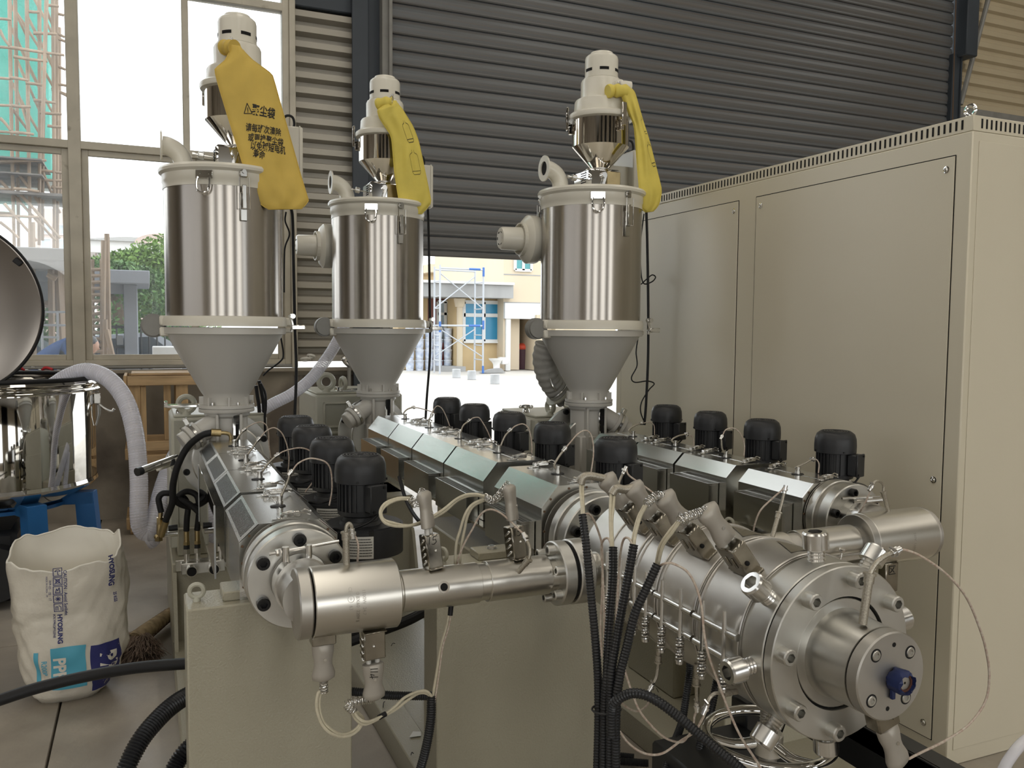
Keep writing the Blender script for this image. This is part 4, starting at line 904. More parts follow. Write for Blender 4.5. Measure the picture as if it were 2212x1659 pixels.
# heater bands with their screw clamps, terminal boxes and warning windows
def plug_unit(parent_band, p, d, side, yrot, box_h=.066, label='', wire=None):
    pass
for i, (y0, y1) in enumerate(((1.262, 1.398), (1.408, 1.545), (1.553, 1.650), (1.662, 1.785))):
    r = .1645-.002*i
    b = obj('heater_band', M().ring((DX, y0, AZ), (DX, y1, AZ), r, .15, 64, .0015), m_band, D)
    rim = M()
    for y in (y0+.003, y1-.003): rim.torus((DX, y, AZ), (0, 1, 0), r+.0005, .0028, 64, 6)
    obj('band_rim', rim, m_band, b)
    cl = M()
    for zz, off in ((.022, .006), (-.030, .006)):
        xx = DX-sqrt(r*r-zz*zz)-off; cl.cyl((xx, y0-.0, AZ+zz), (xx, y1, AZ+zz), .0075, n=12)
        cl.box(xx-.002, xx+.03, y0+.004, y1-.004, AZ+zz-.004, AZ+zz+.006)
    for f in (.25, .75):
        sp = M(); y = y0+(y1-y0)*f; x = DX-r-.010; cl.cyl((x, y, AZ+.064), (x, y, AZ-.085), .0042, n=8)
        sp.coil([(x, y, AZ-.036), (x, y, AZ-.088)], .0080, .0021, 8); sp.cyl((x, y, AZ-.088), (x, y, AZ-.094), .0082, n=12); obj('clamp_spring', sp, m_zinc, b)
    obj('screw_clamp', cl, m_zinc, b)
    if i < 2:
        yc = (y0+y1)/2; tri = []
        def up_(u, v, rr=r+.0012): a = radians(86)-u/rr; return Vector((DX+rr*cos(a), yc+v, AZ+rr*sin(a)))
        t3 = [(-.034, -.040), (.034, -.040), (0, .042)]
        tm = M(); K = 8
        for q in range(K+1):
            f = q/K; a = (t3[0][0]*(1-f), t3[0][1]*(1-f)+t3[2][1]*f); c = (t3[1][0]*(1-f), a[1]); tm.v += [tuple(up_(*a)), tuple(up_((a[0]+c[0])/2, a[1])), tuple(up_(*c))]
        for q in range(K): tm.f += [(3*q, 3*q+1, 3*q+4, 3*q+3), (3*q+1, 3*q+2, 3*q+5, 3*q+4)]
        obj('triangle_window', tm, m_box, b)
    a = radians(128); d = Vector((cos(a), 0, sin(a))); t = Vector((0, 1, 0)); s = d.cross(t)
    R = Matrix((t, s, d)).transposed(); c0 = Vector((DX, (y0+y1)/2-.004, AZ))+d*(r+.036)
    bx = M().obox(c0, (.058, .036, .072), R, .003); bx.obox(c0-d*.034, (.078, .030, .004), R, .001)
    B = obj('terminal_box', bx, m_box, b)
    lv = M()
    for k in range(3): lv.obox(c0-s*.0185+t*(-.016+.016*k)-d*.004, (.007, .004, .030), R, .0018)
    for k in range(2): lv.obox(c0+s*.0185+t*(-.010+.02*k), (.007, .004, .026), R, .0018)
    obj('louvres', lv, m_box, B); obj('box_rivet', M().ball(c0-t*.0295+s*.004-d*.006, .005, 10, 6), m_hole, B)

# ------------------------------------------------------------------ heater plugs
def make_plug(label, base, d, face, tail, wires, group=None, mark=None, spring=True, L=.085):
    """rubber-bodied high-temperature plug: base sits on the box, tail = strain relief path, wires = list of paths"""
    d = Vector(d).normalized(); base = Vector(base); fz = Vector(face); fz = (fz-d*fz.dot(d)).normalized(); s = d.cross(fz)
    T = thing('heater_plug', label, 'plug', base, 0, group)
    def ov(r1, r2, h): return [(base+d*h+s*(r1*cos(2*pi*k/20))+fz*(r2*sin(2*pi*k/20))) for k in range(20)]
    mb = M(); secs = [(.018, .012, .004), (.0245, .0145, .006), (.0245, .0145, .024), (.020, .0135, .044), (.0205, .0135, .056), (.026, .0150, .074), (.025, .0148, .084), (.013, .010, .090)]
    for a, b, h in secs: mb.v += [tuple(p) for p in ov(a, b, h*L/.085)]
    for i in range(len(secs)-1):
        for k in range(20): mb.f.append((i*20+k, i*20+(k+1) % 20, (i+1)*20+(k+1) % 20, (i+1)*20+k))
    mb.f += [tuple(range(20))[::-1], tuple((len(secs)-1)*20+k for k in range(20))]
    B = obj('plug_body', mb, m_ceramic, T, angle=55)
    pn = M()
    for q in (-1, 1): pn.cyl(base+s*(q*.010)-d*.010, base+s*(q*.010)+d*.008, .0055, n=10)
    obj('contact_sleeve', pn, m_plate, T)
    sc = M(); sc.cyl(base+fz*.0130+d*.038, base+fz*.0155+d*.038, .0035, n=10); obj('plug_screw', sc, m_zinc, B)
    if tail:
        tail = [Vector(p) for p in tail]
        if spring: obj('strain_spring', M().coil(tail, .0088, .0012, max(8, int(sum((b-a).length for a, b in zip(tail, tail[1:]))/.0042))), m_zinc, T)
        else: obj('braided_sleeve', M().tube(tail, .0095, 14, 6), m_braid, T)
    for w in wires: obj('lead', M().tube(w, .0034, 7, 7), m_wire, T)
    if mark:
        txt, h, o, u_, v_ = mark; obj('hand_marking', text_mesh(txt, h, lambda u, v: base+d*o+s*u_+fz*(.0166)+(-d if v_ else s)*u+(s if v_ else d)*v, align='CENTER'), m_ink, B, smooth=False)
    return T
a = radians(128); dd = Vector((cos(a), 0, sin(a)))
def bp(y, r): return Vector((DX, y-.004, AZ))+dd*r
make_plug('grey heater plug on the frontmost die band, above the near conduit', bp(1.330, .240), dd, (0, -1, .2), [bp(1.330, .322), (0.949,1.330,1.196), (0.922,1.330,1.188)],
          [[(0.924,1.330,1.186), (0.915,1.340,1.165), (0.908,1.360,1.135), (0.911,1.380,1.093), (0.904,1.380,1.074)], [(0.927,1.340,1.184), (0.913,1.350,1.161), (0.908,1.370,1.131), (0.913,1.390,1.091), (0.907,1.390,1.071)]], 'heater plugs on the die bands')
make_plug('grey heater plug with a bent coil spring on the second die band', bp(1.4765, .238), dd, (0, -1, .2), [bp(1.4765, .320), (0.966,1.475,1.206), (0.941,1.475,1.190)],
          [[(0.943,1.475,1.188), (0.929,1.475,1.166), (0.909,1.460,1.138), (0.892,1.440,1.116), (0.889,1.440,1.097)], [(0.941,1.480,1.187), (0.927,1.480,1.164), (0.908,1.465,1.137), (0.893,1.450,1.111), (0.889,1.450,1.093)]], 'heater plugs on the die bands')
make_plug('grey heater plug with a braided sleeve on the third die band', bp(1.6015, .236), dd, (0, -1, .2), [bp(1.6015, .318), (0.965,1.600,1.197), (0.944,1.600,1.201), (0.933,1.600,1.188)],
          [[(0.939,1.600,1.190), (0.926,1.580,1.170), (0.905,1.550,1.138), (0.879,1.500,1.097), (0.880,1.500,1.078)], [(0.931,1.600,1.190), (0.918,1.580,1.169), (0.901,1.550,1.138), (0.875,1.500,1.098), (0.875,1.500,1.078)]], 'heater plugs on the die bands', spring=False)
make_plug('grey heater plug farthest back on the die, beside the barrel cover', bp(1.7235, .234), dd, (0, -1, .2), [bp(1.7235, .316), (0.943,1.720,1.209), (0.925,1.720,1.206), (0.920,1.720,1.191)],
          [[(0.925,1.720,1.193), (0.915,1.700,1.174), (0.884,1.640,1.162), (0.837,1.550,1.155), (0.822,1.520,1.142)], [(0.919,1.720,1.193), (0.909,1.700,1.175), (0.880,1.640,1.162), (0.839,1.560,1.153), (0.825,1.530,1.139)]], 'heater plugs on the die bands', spring=False)
def pipe_box(parent, c, d, face, w, h, mark):
    d = Vector(d).normalized(); fz = Vector(face); fz = (fz-d*fz.dot(d)).normalized(); s = d.cross(fz); R = Matrix((s, fz, d)).transposed(); c = Vector(c)
    B = obj('terminal_box', M().obox(c+d*(h/2), (w, .040, h), R, .0025).obox(c+d*.001+fz*.012, (w*1.05, .035, .003), R, .001), m_box, parent)
    lv = M()
    for q in (-1, 1):
        for k in range(4): lv.obox(c+d*(.014+.016*k)+s*(q*w/2), (.006, .026, .006), R@Matrix.Rotation(.5, 3, 'X'), .0015)
    obj('louvres', lv, m_zinc, B); obj('box_rivet', M().ball(c+d*(h*.52)+fz*.020+s*.003, .0038, 10, 6), m_zinc, B)
    if mark: obj('hand_marking', strokes(mark, .0016, lambda u, v: c+fz*.0204+s*u+d*v), m_ink, B, smooth=False)
    return c+d*(h+.010)
one5 = [[(-.008, .074), (-.011, .058)], [(.010, .074), (.001, .073), (-.001, .066), (.006, .066), (.007, .060), (.001, .056), (-.004, .057)]]
d1 = Vector((-.10, .10, 1)); t1 = pipe_box(P1, (.603, PY+.006, AZ+.046), d1, (0.12, -1, 0), .037, .078, one5)
make_plug('grey heater plug on the left box of the front melt pipe', t1, d1, (.75, -.6, 0), [t1+d1*.092, (0.574,1.880,1.140), (0.560,1.890,1.153)],
          [[(0.561,1.890,1.152), (0.534,1.890,1.154), (0.497,1.870,1.149), (0.482,1.860,1.132), (0.487,1.850,1.112), (0.506,1.850,1.101), (0.537,1.860,1.094), (0.573,1.875,1.094), (0.612,1.900,1.099), (0.649,1.910,1.114), (0.681,1.910,1.136), (0.703,1.900,1.148), (0.725,1.890,1.150), (0.744,1.880,1.146)],
           [(0.561,1.890,1.149), (0.536,1.890,1.151), (0.503,1.870,1.147), (0.486,1.865,1.131), (0.489,1.855,1.115), (0.512,1.855,1.105), (0.540,1.865,1.095), (0.572,1.880,1.090), (0.616,1.905,1.095), (0.654,1.915,1.108), (0.685,1.915,1.131), (0.707,1.905,1.143), (0.730,1.895,1.146), (0.746,1.885,1.142)]])
d2 = Vector((-.08, .12, 1)); t2 = pipe_box(P1, (.815, PY+.006, AZ+.046), d2, (0.15, -1, 0), .037, .078, one5)
make_plug('grey heater plug on the right box of the front melt pipe', t2, d2, (.75, -.6, 0), [t2+d2*.092, (0.778,1.900,1.131), (0.747,1.890,1.142)],
          [[(0.746,1.890,1.137), (0.716,1.890,1.125), (0.698,1.890,1.102), (0.686,1.890,1.067), (0.676,1.890,1.032), (0.673,1.890,0.977), (0.670,1.880,0.907)], [(0.751,1.900,1.131), (0.723,1.900,1.119), (0.708,1.900,1.096), (0.700,1.900,1.061), (0.693,1.900,1.025), (0.688,1.900,0.969), (0.674,1.885,0.905)]])
# two plugs hanging under the elbow block
d3 = Vector((.03, .03, -1)); t3_ = pipe_box(P1, (.452, PY-.022, AZ-.068), d3, (.05, -1, 0), .048, .066, None)
m14 = make_plug('grey heater plug marked 14 hanging below the front elbow block', t3_, d3, (.05, -1, 0), [t3_+d3*.088, (0.398,1.820,0.717), (0.411,1.820,0.696)],
          [[(0.412,1.820,0.695), (0.421,1.820,0.680), (0.435,1.820,0.669), (0.453,1.830,0.663), (0.477,1.840,0.664), (0.495,1.850,0.666), (0.517,1.860,0.673), (0.540,1.870,0.684), (0.573,1.880,0.689), (0.597,1.880,0.688), (0.611,1.880,0.673), (0.612,1.880,0.655)],
           [(0.410,1.830,0.690), (0.419,1.830,0.672), (0.434,1.830,0.659), (0.453,1.835,0.657), (0.477,1.845,0.659), (0.497,1.855,0.660), (0.523,1.865,0.665), (0.548,1.875,0.674), (0.578,1.885,0.682), (0.597,1.885,0.681), (0.611,1.885,0.669), (0.612,1.885,0.653)]])
fz_ = Vector((.05, -1, 0)); obj('hand_marking', strokes([[(-.010, .012), (.006, .011)], [(-.010, .006), (.006, .004)], [(-.002, -.003), (-.010, .001), (-.006, -.010)], [(-.012, -.006), (.006, -.008)]], .0016, lambda u, v: t3_+d3.normalized()*(.024-v)+Vector((u, -.0172, 0))), m_ink, m14, smooth=False)
obj('tape_sleeve', M().tube([(0.473,1.842,0.662), (0.491,1.848,0.665)], .0062, 10, 1), m_rubber, m14)
d4 = Vector((.02, .02, -1)); t4_ = Vector((.345, PY-.010, AZ-.086)); obj('terminal_bracket', M().obox(t4_+Vector((0, 0, .008)), (.052, .036, .026), None, .002), m_box, P1)
make_plug('plain grey heater plug below the end cap of the front elbow block', t4_, d4, (.1, -1, 0), [t4_+d4*.088, t4_+d4*.118],
          [[t4_+d4*.116, (0.335,1.830,0.748), (0.331,1.830,0.717), (0.340,1.830,0.681), (0.358,1.830,0.655), (0.386,1.840,0.635), (0.414,1.850,0.630), (0.435,1.860,0.638), (0.441,1.860,0.658), (0.426,1.850,0.680)],
           [t4_+d4*.116+Vector((.006, 0, 0)), (0.341,1.835,0.743), (0.338,1.835,0.713), (0.346,1.835,0.680), (0.364,1.835,0.657), (0.389,1.845,0.637), (0.413,1.855,0.633), (0.433,1.865,0.640), (0.440,1.865,0.658)]])
d5 = Vector((.42, -.05, -1)); t5 = Vector((DX+.036, 1.10, AZ-.108)); obj('terminal_box', M().obox(t5+Vector((-.006, .004, .018)), (.052, .034, .052), Matrix.Rotation(-.3, 3, 'Y'), .003).obox(t5+Vector((-.006, -.014, .022)), (.028, .004, .008), Matrix.Rotation(.5, 3, 'Y'), .001), m_box, D)
make_plug('grey heater plug below the mandrel cap at the picture edge', t5, d5, (.1, -1, 0), None, [[t5+d5*.085, t5+d5*.12+Vector((.004, 0, 0)), t5+d5*.16+Vector((-.01, 0, 0))]])

# ------------------------------------------------------------------ electrical cabinet on the right
CX0, CY0, CY1, CZ = 2.590, 2.067, 4.41, 2.286
K = thing('electrical_cabinet', 'tall beige powder-coated cabinet with slotted top band on the right', 'cabinet', (CX0, CY0, 0))
cb = M().box(CX0, 4.3, CY0, CY1, .0, 2.232, .004); obj('carcass', cb, m_cab, K)
ch = obj('top_band', M().box(CX0+.003, 4.297, CY0+.003, CY1-.003, 2.2335, CZ, .002), m_cab, K)
vs = M(); n = 96
for k in range(n):
    y = CY0+.045+(CY1-CY0-.09)*k/(n-1); vs.box(CX0+.0015, CX0+.004, y-.0037, y+.0037, 2.244, 2.276)
for k in range(72):
    x = CX0+.045+k*.0232; vs.box(x-.0037, x+.0037, CY0+.0015, CY0+.004, 2.244, 2.276)
obj('vent_slots', vs, m_hole, ch, kind='stuff')
P_ = [(2.590,2.129,2.161), (2.590,3.176,2.151), (2.590,2.121,0.061), (2.590,3.299,2.146), (2.590,3.174,1.147), (2.590,4.332,1.087)]
pz0, pz1 = .075, P_[0][2]
for y0, y1 in ((P_[0][1], P_[1][1]), (P_[3][1], CY1-.055)):
    pn = obj('panel', M().box(CX0-.0035, CX0-.0005, y0+.003, y1-.003, pz0, pz1-.003, .001), m_cab, K)
    g = M()
    for a, b, c, d in ((y0-.001, y0+.002, pz0, pz1), (y1-.002, y1+.001, pz0, pz1), (y0, y1, pz1-.002, pz1+.001), (y0, y1, pz0-.003, pz0)): g.box(CX0-.0012, CX0+.002, a, b, c, d)
    obj('panel_gap', g, m_hole, pn)
    for yy in (y0+.035, y1-.035):
        for zz in (pz1-.045, 1.02, pz0+.05):
            obj('panel_screw', M().lathe([(.0125, 0), (.0125, .0012), (.0085, .002), (.0075, .005), (.004, .0065), (.0038, .005)], (CX0-.0035, yy, zz), (-1, 0, 0), 16), m_chrome, pn)
obj('front_frame', M().box(CX0+.03, 4.25, CY0-.0025, CY0-.0003, .06, 2.2, .001), m_cab, K)
eye_bolt('eye_bolt', (CX0+.045, CY0+.05, CZ), .018, .0062, (1, .1, 0), m_chrome, K)
eye_bolt('eye_bolt', (4.25, CY0+.05, CZ), .017, .0055, (1, -.9, 0), m_chrome, K)

# ------------------------------------------------------------------ thermocouples and thin cables
def tcouple(label, base, up, stem, cable, r=.0036, cr=.0023, par=None, group=None):
    base = Vector(base); up = Vector(up); T = thing('thermocouple', label, 'thermocouple', base, 0, group)
    n = M().cyl(base-up*.004, base+up*.012, .0095, n=12); n.lathe([(.0075, .012), (.0075, .020), (.0095, .021), (.0095, .026)], base, up, 12); obj('base_nut', n, m_zinc, T)
    st = [base+up*.01]+[Vector(p) for p in stem]; obj('stem', M().tube(st, r, 8, 6), m_braid, T)
    e, e2 = st[-1], Vector(cable[0]); d = (e2-e).normalized() if (e2-e).length > 1e-4 else (st[-1]-st[-2]).normalized()
    f = M().cyl(e-d*.006, e+d*.012, r*1.7, n=10); f.cyl(e+d*.004, e+d*.008, r*2.3, n=10); f.ball(e+d*.002+Vector((0, -.004, r*1.8)), .003, 8, 6); obj('bayonet_cap', f, m_zinc, T)
    obj('cable', M().tube([e+d*.010]+[Vector(p) for p in cable], cr, 7, 7), m_wire2, T)
    return T
Zt = 1.056
L_ = 'thin thermocouple cable'
tcouple('thermocouple on the rearmost cover of the left extruder', (.329, 3.627, Zt), (0, 0, 1), [(0.336,3.627,1.079), (0.349,3.627,1.099), (0.366,3.627,1.120)], [(0.390,3.630,1.138), (0.418,3.630,1.150), (0.440,3.630,1.151), (0.459,3.630,1.135), (0.466,3.630,1.104), (0.467,3.630,1.057), (0.473,3.620,1.000)])
tcouple('thermocouple on the second cover of the left extruder, counting from the hopper', (.331, 3.21, Zt), (0, 0, 1), [(0.337,3.210,1.080), (0.354,3.210,1.103), (0.375,3.210,1.133)], [(0.404,3.210,1.164), (0.432,3.210,1.175), (0.459,3.210,1.155), (0.477,3.210,1.111), (0.485,3.210,1.060), (0.479,3.200,1.005)])
tcouple('thermocouple on the third cover of the left extruder, its cable reaching over two blowers', (.333, 2.82, Zt), (0, 0, 1), [(0.339,2.820,1.076), (0.357,2.820,1.101), (0.386,2.820,1.129)], [(0.407,2.820,1.141), (0.432,2.820,1.148), (0.468,2.820,1.150), (0.499,2.820,1.134), (0.517,2.820,1.092), (0.503,2.800,1.046), (0.470,2.780,1.009)])
tcouple('thermocouple nearest the flange on the left extruder', (.334, 2.385, Zt), (0, 0, 1), [(0.337,2.385,1.078), (0.345,2.385,1.095), (0.356,2.385,1.120), (0.363,2.385,1.142)], [(0.385,2.385,1.169), (0.413,2.385,1.181), (0.439,2.385,1.178), (0.463,2.385,1.167), (0.476,2.385,1.142), (0.476,2.370,1.093), (0.466,2.360,1.049)])
Zt = 1.096
def B2_(y): return (X2, y, Zt)
tcouple('thermocouple on the rearmost cover of the middle extruder', B2_(4.06), (0, 0, 1), [(1.172,4.060,1.123), (1.191,4.060,1.143), (1.220,4.060,1.152)], [(1.256,4.060,1.146), (1.300,4.060,1.133), (1.348,4.050,1.111), (1.386,4.040,1.085), (1.405,4.030,1.051)])
tcouple('thermocouple with a high cable arch on the second rear cover of the middle extruder', B2_(3.67), (0, 0, 1), [(1.179,3.670,1.131), (1.190,3.670,1.149)], [(1.201,3.670,1.177), (1.217,3.670,1.193), (1.239,3.670,1.182), (1.259,3.670,1.147), (1.276,3.660,1.096)])
tcouple('thermocouple on the centre cover of the middle extruder', B2_(3.266), (0, 0, 1), [(1.185,3.266,1.122), (1.197,3.266,1.149), (1.219,3.266,1.165)], [(1.239,3.266,1.178), (1.264,3.266,1.179), (1.281,3.266,1.159), (1.301,3.260,1.122), (1.318,3.250,1.076)])
tcouple('thermocouple on the fourth cover of the middle extruder, next to the end cover', B2_(2.845), (0, 0, 1), [(1.187,2.845,1.118), (1.203,2.845,1.152), (1.222,2.845,1.173)], [(1.247,2.845,1.191), (1.275,2.845,1.197), (1.296,2.845,1.184), (1.306,2.840,1.153), (1.307,2.830,1.113), (1.301,2.820,1.080)])
tcouple('thermocouple on the end cover of the middle extruder, close to the die', B2_(2.361), (0, 0, 1), [(1.168,2.361,1.122), (1.180,2.361,1.144), (1.201,2.361,1.170)], [(1.222,2.361,1.191), (1.251,2.361,1.219), (1.279,2.361,1.228), (1.299,2.360,1.208), (1.301,2.350,1.157), (1.281,2.330,1.091)])
Zt = 1.056
def B3_(y): return (X3, y, Zt)
tcouple('thermocouple on the rearmost cover of the right extruder', B3_(3.34), (0, 0, 1), [(2.031,3.340,1.086), (2.060,3.340,1.106), (2.095,3.340,1.115)], [(2.142,3.340,1.120), (2.168,3.340,1.102), (2.165,3.330,1.060)])
tcouple('thermocouple on the second rear cover of the right extruder', B3_(3.0), (0, 0, 1), [(2.036,3.000,1.083), (2.066,3.000,1.099), (2.108,3.000,1.106)], [(2.134,3.000,1.098), (2.146,3.000,1.080), (2.142,2.990,1.054)])
tcouple('thermocouple with an upright stem on the third cover of the right extruder', B3_(2.659), (0, 0, 1), [(2.036,2.659,1.095), (2.031,2.659,1.135)], [(2.052,2.659,1.166), (2.089,2.659,1.170), (2.113,2.650,1.149), (2.127,2.640,1.106), (2.118,2.630,1.064)])
tcouple('thermocouple on the end cover of the right extruder', B3_(2.265), (0, 0, 1), [(2.050,2.265,1.080), (2.080,2.265,1.091), (2.116,2.265,1.105)], [(2.137,2.265,1.102), (2.144,2.260,1.087), (2.133,2.250,1.058)])
def probe(label, base, tip, bend, cable, r=.0075, y0=None):
    base, tip = Vector(base), Vector(tip); d = (tip-base).normalized(); T = thing('thermocouple', label, 'thermocouple', base)
    s = M().cyl(base-d*.012, tip, r, n=14); s.cyl(tip-d*.016, tip-d*.002, r*1.25, n=14); s.cyl(tip-d*.002, tip+d*.002, r*1.55, n=14); obj('bayonet_sleeve', s, m_braid, T)
    obj('bent_stem', M().tube([tip]+[Vector(p) for p in bend], r*.62, 8, 6), m_braid, T)
    e = Vector(bend[-1]); d2 = (e-Vector(bend[-2])).normalized(); f = M().cyl(e-d2*.004, e+d2*.018, r*.95, n=10); f.cyl(e+d2*.004, e+d2*.009, r*1.3, n=10); f.cyl(e+Vector((0, -.006, .004)), e+Vector((0, .006, .008)), .0035, n=8); obj('cable_clamp', f, m_zinc, T)
    obj('cable', M().tube([e+d2*.016]+[Vector(p) for p in cable], .0024, 7, 8), m_wire2, T); return T
probe('upright thermocouple in the top of the front elbow block', (.400, PY, AZ+.076), (0.399,1.838,1.097), [(0.401,1.838,1.111), (0.406,1.838,1.116), (0.411,1.838,1.110), (0.412,1.838,1.100)], [(0.418,1.838,1.089), (0.425,1.838,1.073), (0.427,1.840,1.055), (0.429,1.860,1.014), (0.433,1.880,0.978)])
probe('bent thermocouple plugged into the right half of the front melt pipe', (0.802,1.800,0.978), (0.819,1.785,1.008), [(0.822,1.785,1.021), (0.823,1.790,1.037), (0.819,1.800,1.051)], [(0.808,1.820,1.072), (0.794,1.840,1.090), (0.773,1.860,1.109), (0.755,1.880,1.112), (0.737,1.890,1.098), (0.718,1.890,1.067), (0.694,1.890,1.027), (0.677,1.890,0.982), (0.662,1.885,0.906)], r=.0065)
probe('upright thermocouple in the top of the right elbow block', (1.985, 1.81, AZ+.076), (1.962,1.810,1.085), [(1.961,1.810,1.104), (1.946,1.810,1.116), (1.928,1.810,1.116), (1.918,1.810,1.105)], [(1.921,1.820,1.086), (1.913,1.830,1.049), (1.919,1.860,1.007), (1.949,1.900,0.967)], r=.006)
probe('slanting thermocouple between the die and the right extruder', (1.530,1.770,1.012), (1.555,1.780,1.061), [(1.564,1.780,1.089), (1.571,1.780,1.117)], [(1.564,1.780,1.123), (1.544,1.790,1.102), (1.511,1.800,1.069), (1.501,1.810,1.032), (1.502,1.820,0.997)], r=.006)
probe('thermocouple rising behind the second die plug', (1.121,1.900,1.115), (1.137,1.920,1.134), [(1.151,1.930,1.154), (1.160,1.930,1.170)], [(1.170,1.920,1.164), (1.198,1.900,1.141), (1.217,1.860,1.118), (1.224,1.820,1.095)], r=.0055)
probe('bent thermocouple in the die mandrel with a long looping cable', (1.162,1.105,1.043), (1.173,1.105,1.120), [(1.178,1.105,1.129), (1.188,1.105,1.139), (1.206,1.105,1.148), (1.226,1.105,1.153)], [(1.260,1.105,1.154), (1.298,1.105,1.139), (1.360,1.105,1.102), (1.419,1.105,1.050), (1.462,1.105,0.981), (1.484,1.105,0.929), (1.494,1.105,0.880), (1.485,1.105,0.833), (1.436,1.100,0.799), (1.373,1.100,0.779), (1.311,1.100,0.768), (1.280,1.100,0.762)])
for lab, a, b, bend, cab in (('thermocouple hanging under the second die band', (1.063,1.600,0.848), (1.062,1.600,0.792), [(1.061,1.600,0.777), (1.057,1.600,0.756), (1.047,1.600,0.741)], [(1.043,1.600,0.720), (1.022,1.580,0.708), (0.987,1.560,0.708), (0.953,1.540,0.726), (0.916,1.520,0.756), (0.886,1.500,0.782)]),
        ('thermocouple hanging under the first die band', (1.059,1.450,0.833), (1.059,1.450,0.799), [(1.060,1.450,0.778), (1.061,1.450,0.758)], [(1.056,1.450,0.731), (1.053,1.450,0.707), (1.039,1.450,0.689), (1.023,1.450,0.681), (0.986,1.450,0.696), (0.955,1.460,0.725), (0.937,1.480,0.754), (0.928,1.500,0.793), (0.924,1.520,0.829), (0.919,1.520,0.849)]),
        ('thermocouple with a flat bend under the clamp ring of the die', (1.032,1.300,0.849), (1.012,1.300,0.850), [(0.994,1.300,0.853), (0.981,1.300,0.846), (0.974,1.300,0.832)], [(0.968,1.300,0.812), (0.962,1.320,0.774), (0.960,1.360,0.738), (0.929,1.380,0.708), (0.900,1.400,0.705), (0.874,1.420,0.723), (0.863,1.450,0.749)])):
    probe(lab, a, b, bend, cab, r=.006)
def wire(name, label, pts, r, m, cat='cable', group=None, n=8, res=8):
    return tag(obj(name, M().tube(pts, r, n, res), m), label, cat, group)
wire('sensor_cable', 'flecked cable drooping from the near conduit in front of the die clamps', [(0.912,1.380,1.088), (0.913,1.360,1.099), (0.926,1.350,1.100), (0.944,1.330,1.088), (0.959,1.320,1.058), (0.965,1.310,1.021), (0.964,1.300,0.978), (0.968,1.290,0.937), (0.979,1.280,0.897), (0.984,1.270,0.873), (0.999,1.260,0.828), (1.019,1.250,0.782), (1.056,1.240,0.723), (1.072,1.240,0.681)], .0024, m_wire2)
wire('sensor_cable', 'flecked cable from the leftmost die conduit down past the pipe flange', [(0.822,1.520,1.169), (0.844,1.540,1.164), (0.867,1.560,1.144), (0.891,1.580,1.110), (0.899,1.580,1.081), (0.890,1.560,1.036), (0.878,1.540,0.983), (0.865,1.520,0.932), (0.857,1.500,0.871)], .0024, m_wire2)
wire('sensor_cable', 'flecked cable looping from the second die conduit', [(0.877,1.500,1.097), (0.880,1.520,1.113), (0.880,1.540,1.106), (0.886,1.560,1.081), (0.885,1.550,1.030), (0.872,1.520,0.970), (0.863,1.500,0.889)], .0024, m_wire2)
wire('sensor_cable', 'flecked cable looping from the third die conduit', [(0.891,1.440,1.116), (0.892,1.460,1.127), (0.892,1.480,1.119), (0.897,1.500,1.081), (0.894,1.500,1.033), (0.879,1.480,0.972), (0.864,1.460,0.904)], .0024, m_wire2)
wire('lead_pair', 'cream lead pair dropping from the front melt pipe into the short conduit', [(0.654,1.875,0.878), (0.647,1.875,0.839), (0.634,1.875,0.795), (0.625,1.880,0.733), (0.617,1.885,0.672), (0.615,1.885,0.646)], .0036, m_wire)
wire('sensor_cable', 'flecked cable beside the lead pair under the front melt pipe', [(0.658,1.870,0.882), (0.650,1.870,0.838), (0.636,1.870,0.795), (0.629,1.875,0.733), (0.622,1.880,0.673), (0.617,1.880,0.648)], .0022, m_wire2)

# ------------------------------------------------------------------ corrugated conduits
def conduit(label, pts, r, group=None, pitch=.0058, n=12):
    mb = M().corrug(pts, r, pitch, n, .16); return tag(obj('conduit', mb, m_conduit, angle=30), label, 'conduit', group)
conduit('leftmost of the four black conduits beside the die', [(0.807,1.500,1.174), (0.801,1.470,1.114), (0.800,1.450,1.039), (0.799,1.430,0.965), (0.802,1.420,0.887), (0.805,1.420,0.833), (0.806,1.420,0.758), (0.804,1.420,0.626)], .0088)
conduit('second black conduit from the left beside the die', [(0.868,1.480,1.106), (0.857,1.460,1.057), (0.841,1.440,0.996), (0.825,1.420,0.937), (0.812,1.400,0.880), (0.808,1.400,0.813), (0.808,1.400,0.636)], .0092)
conduit('third black conduit from the left beside the die', [(0.880,1.420,1.125), (0.864,1.410,1.075), (0.845,1.400,1.014), (0.826,1.390,0.948), (0.813,1.385,0.886), (0.812,1.385,0.810), (0.815,1.385,0.642)], .0092)
conduit('nearest of the four black conduits beside the die, leaning right at the top', [(0.903,1.370,1.096), (0.877,1.370,1.048), (0.854,1.370,1.004), (0.837,1.370,0.940), (0.823,1.370,0.887), (0.816,1.370,0.815), (0.819,1.370,0.649)], .0094)
obj('cable_tie', M().torus((0.812,1.400,0.811), (0, .1, 1), .028, .0022, 20, 5), m_blackpl, bpy.data.objects['conduit'])
conduit('black conduit arching right from the conduit bundle under the die', [(0.796,1.350,0.783), (0.795,1.350,0.832), (0.798,1.340,0.855), (0.815,1.320,0.874), (0.834,1.300,0.877), (0.856,1.280,0.866), (0.886,1.260,0.841), (0.913,1.240,0.815), (0.940,1.220,0.790), (0.978,1.200,0.755), (1.054,1.200,0.679)], .0098)
conduit('black conduit hanging behind the die, left one', [(1.235,1.720,0.722), (1.234,1.720,0.686), (1.213,1.700,0.651), (1.173,1.660,0.606), (1.109,1.600,0.588), (1.054,1.550,0.566), (1.006,1.500,0.540)], .0098)
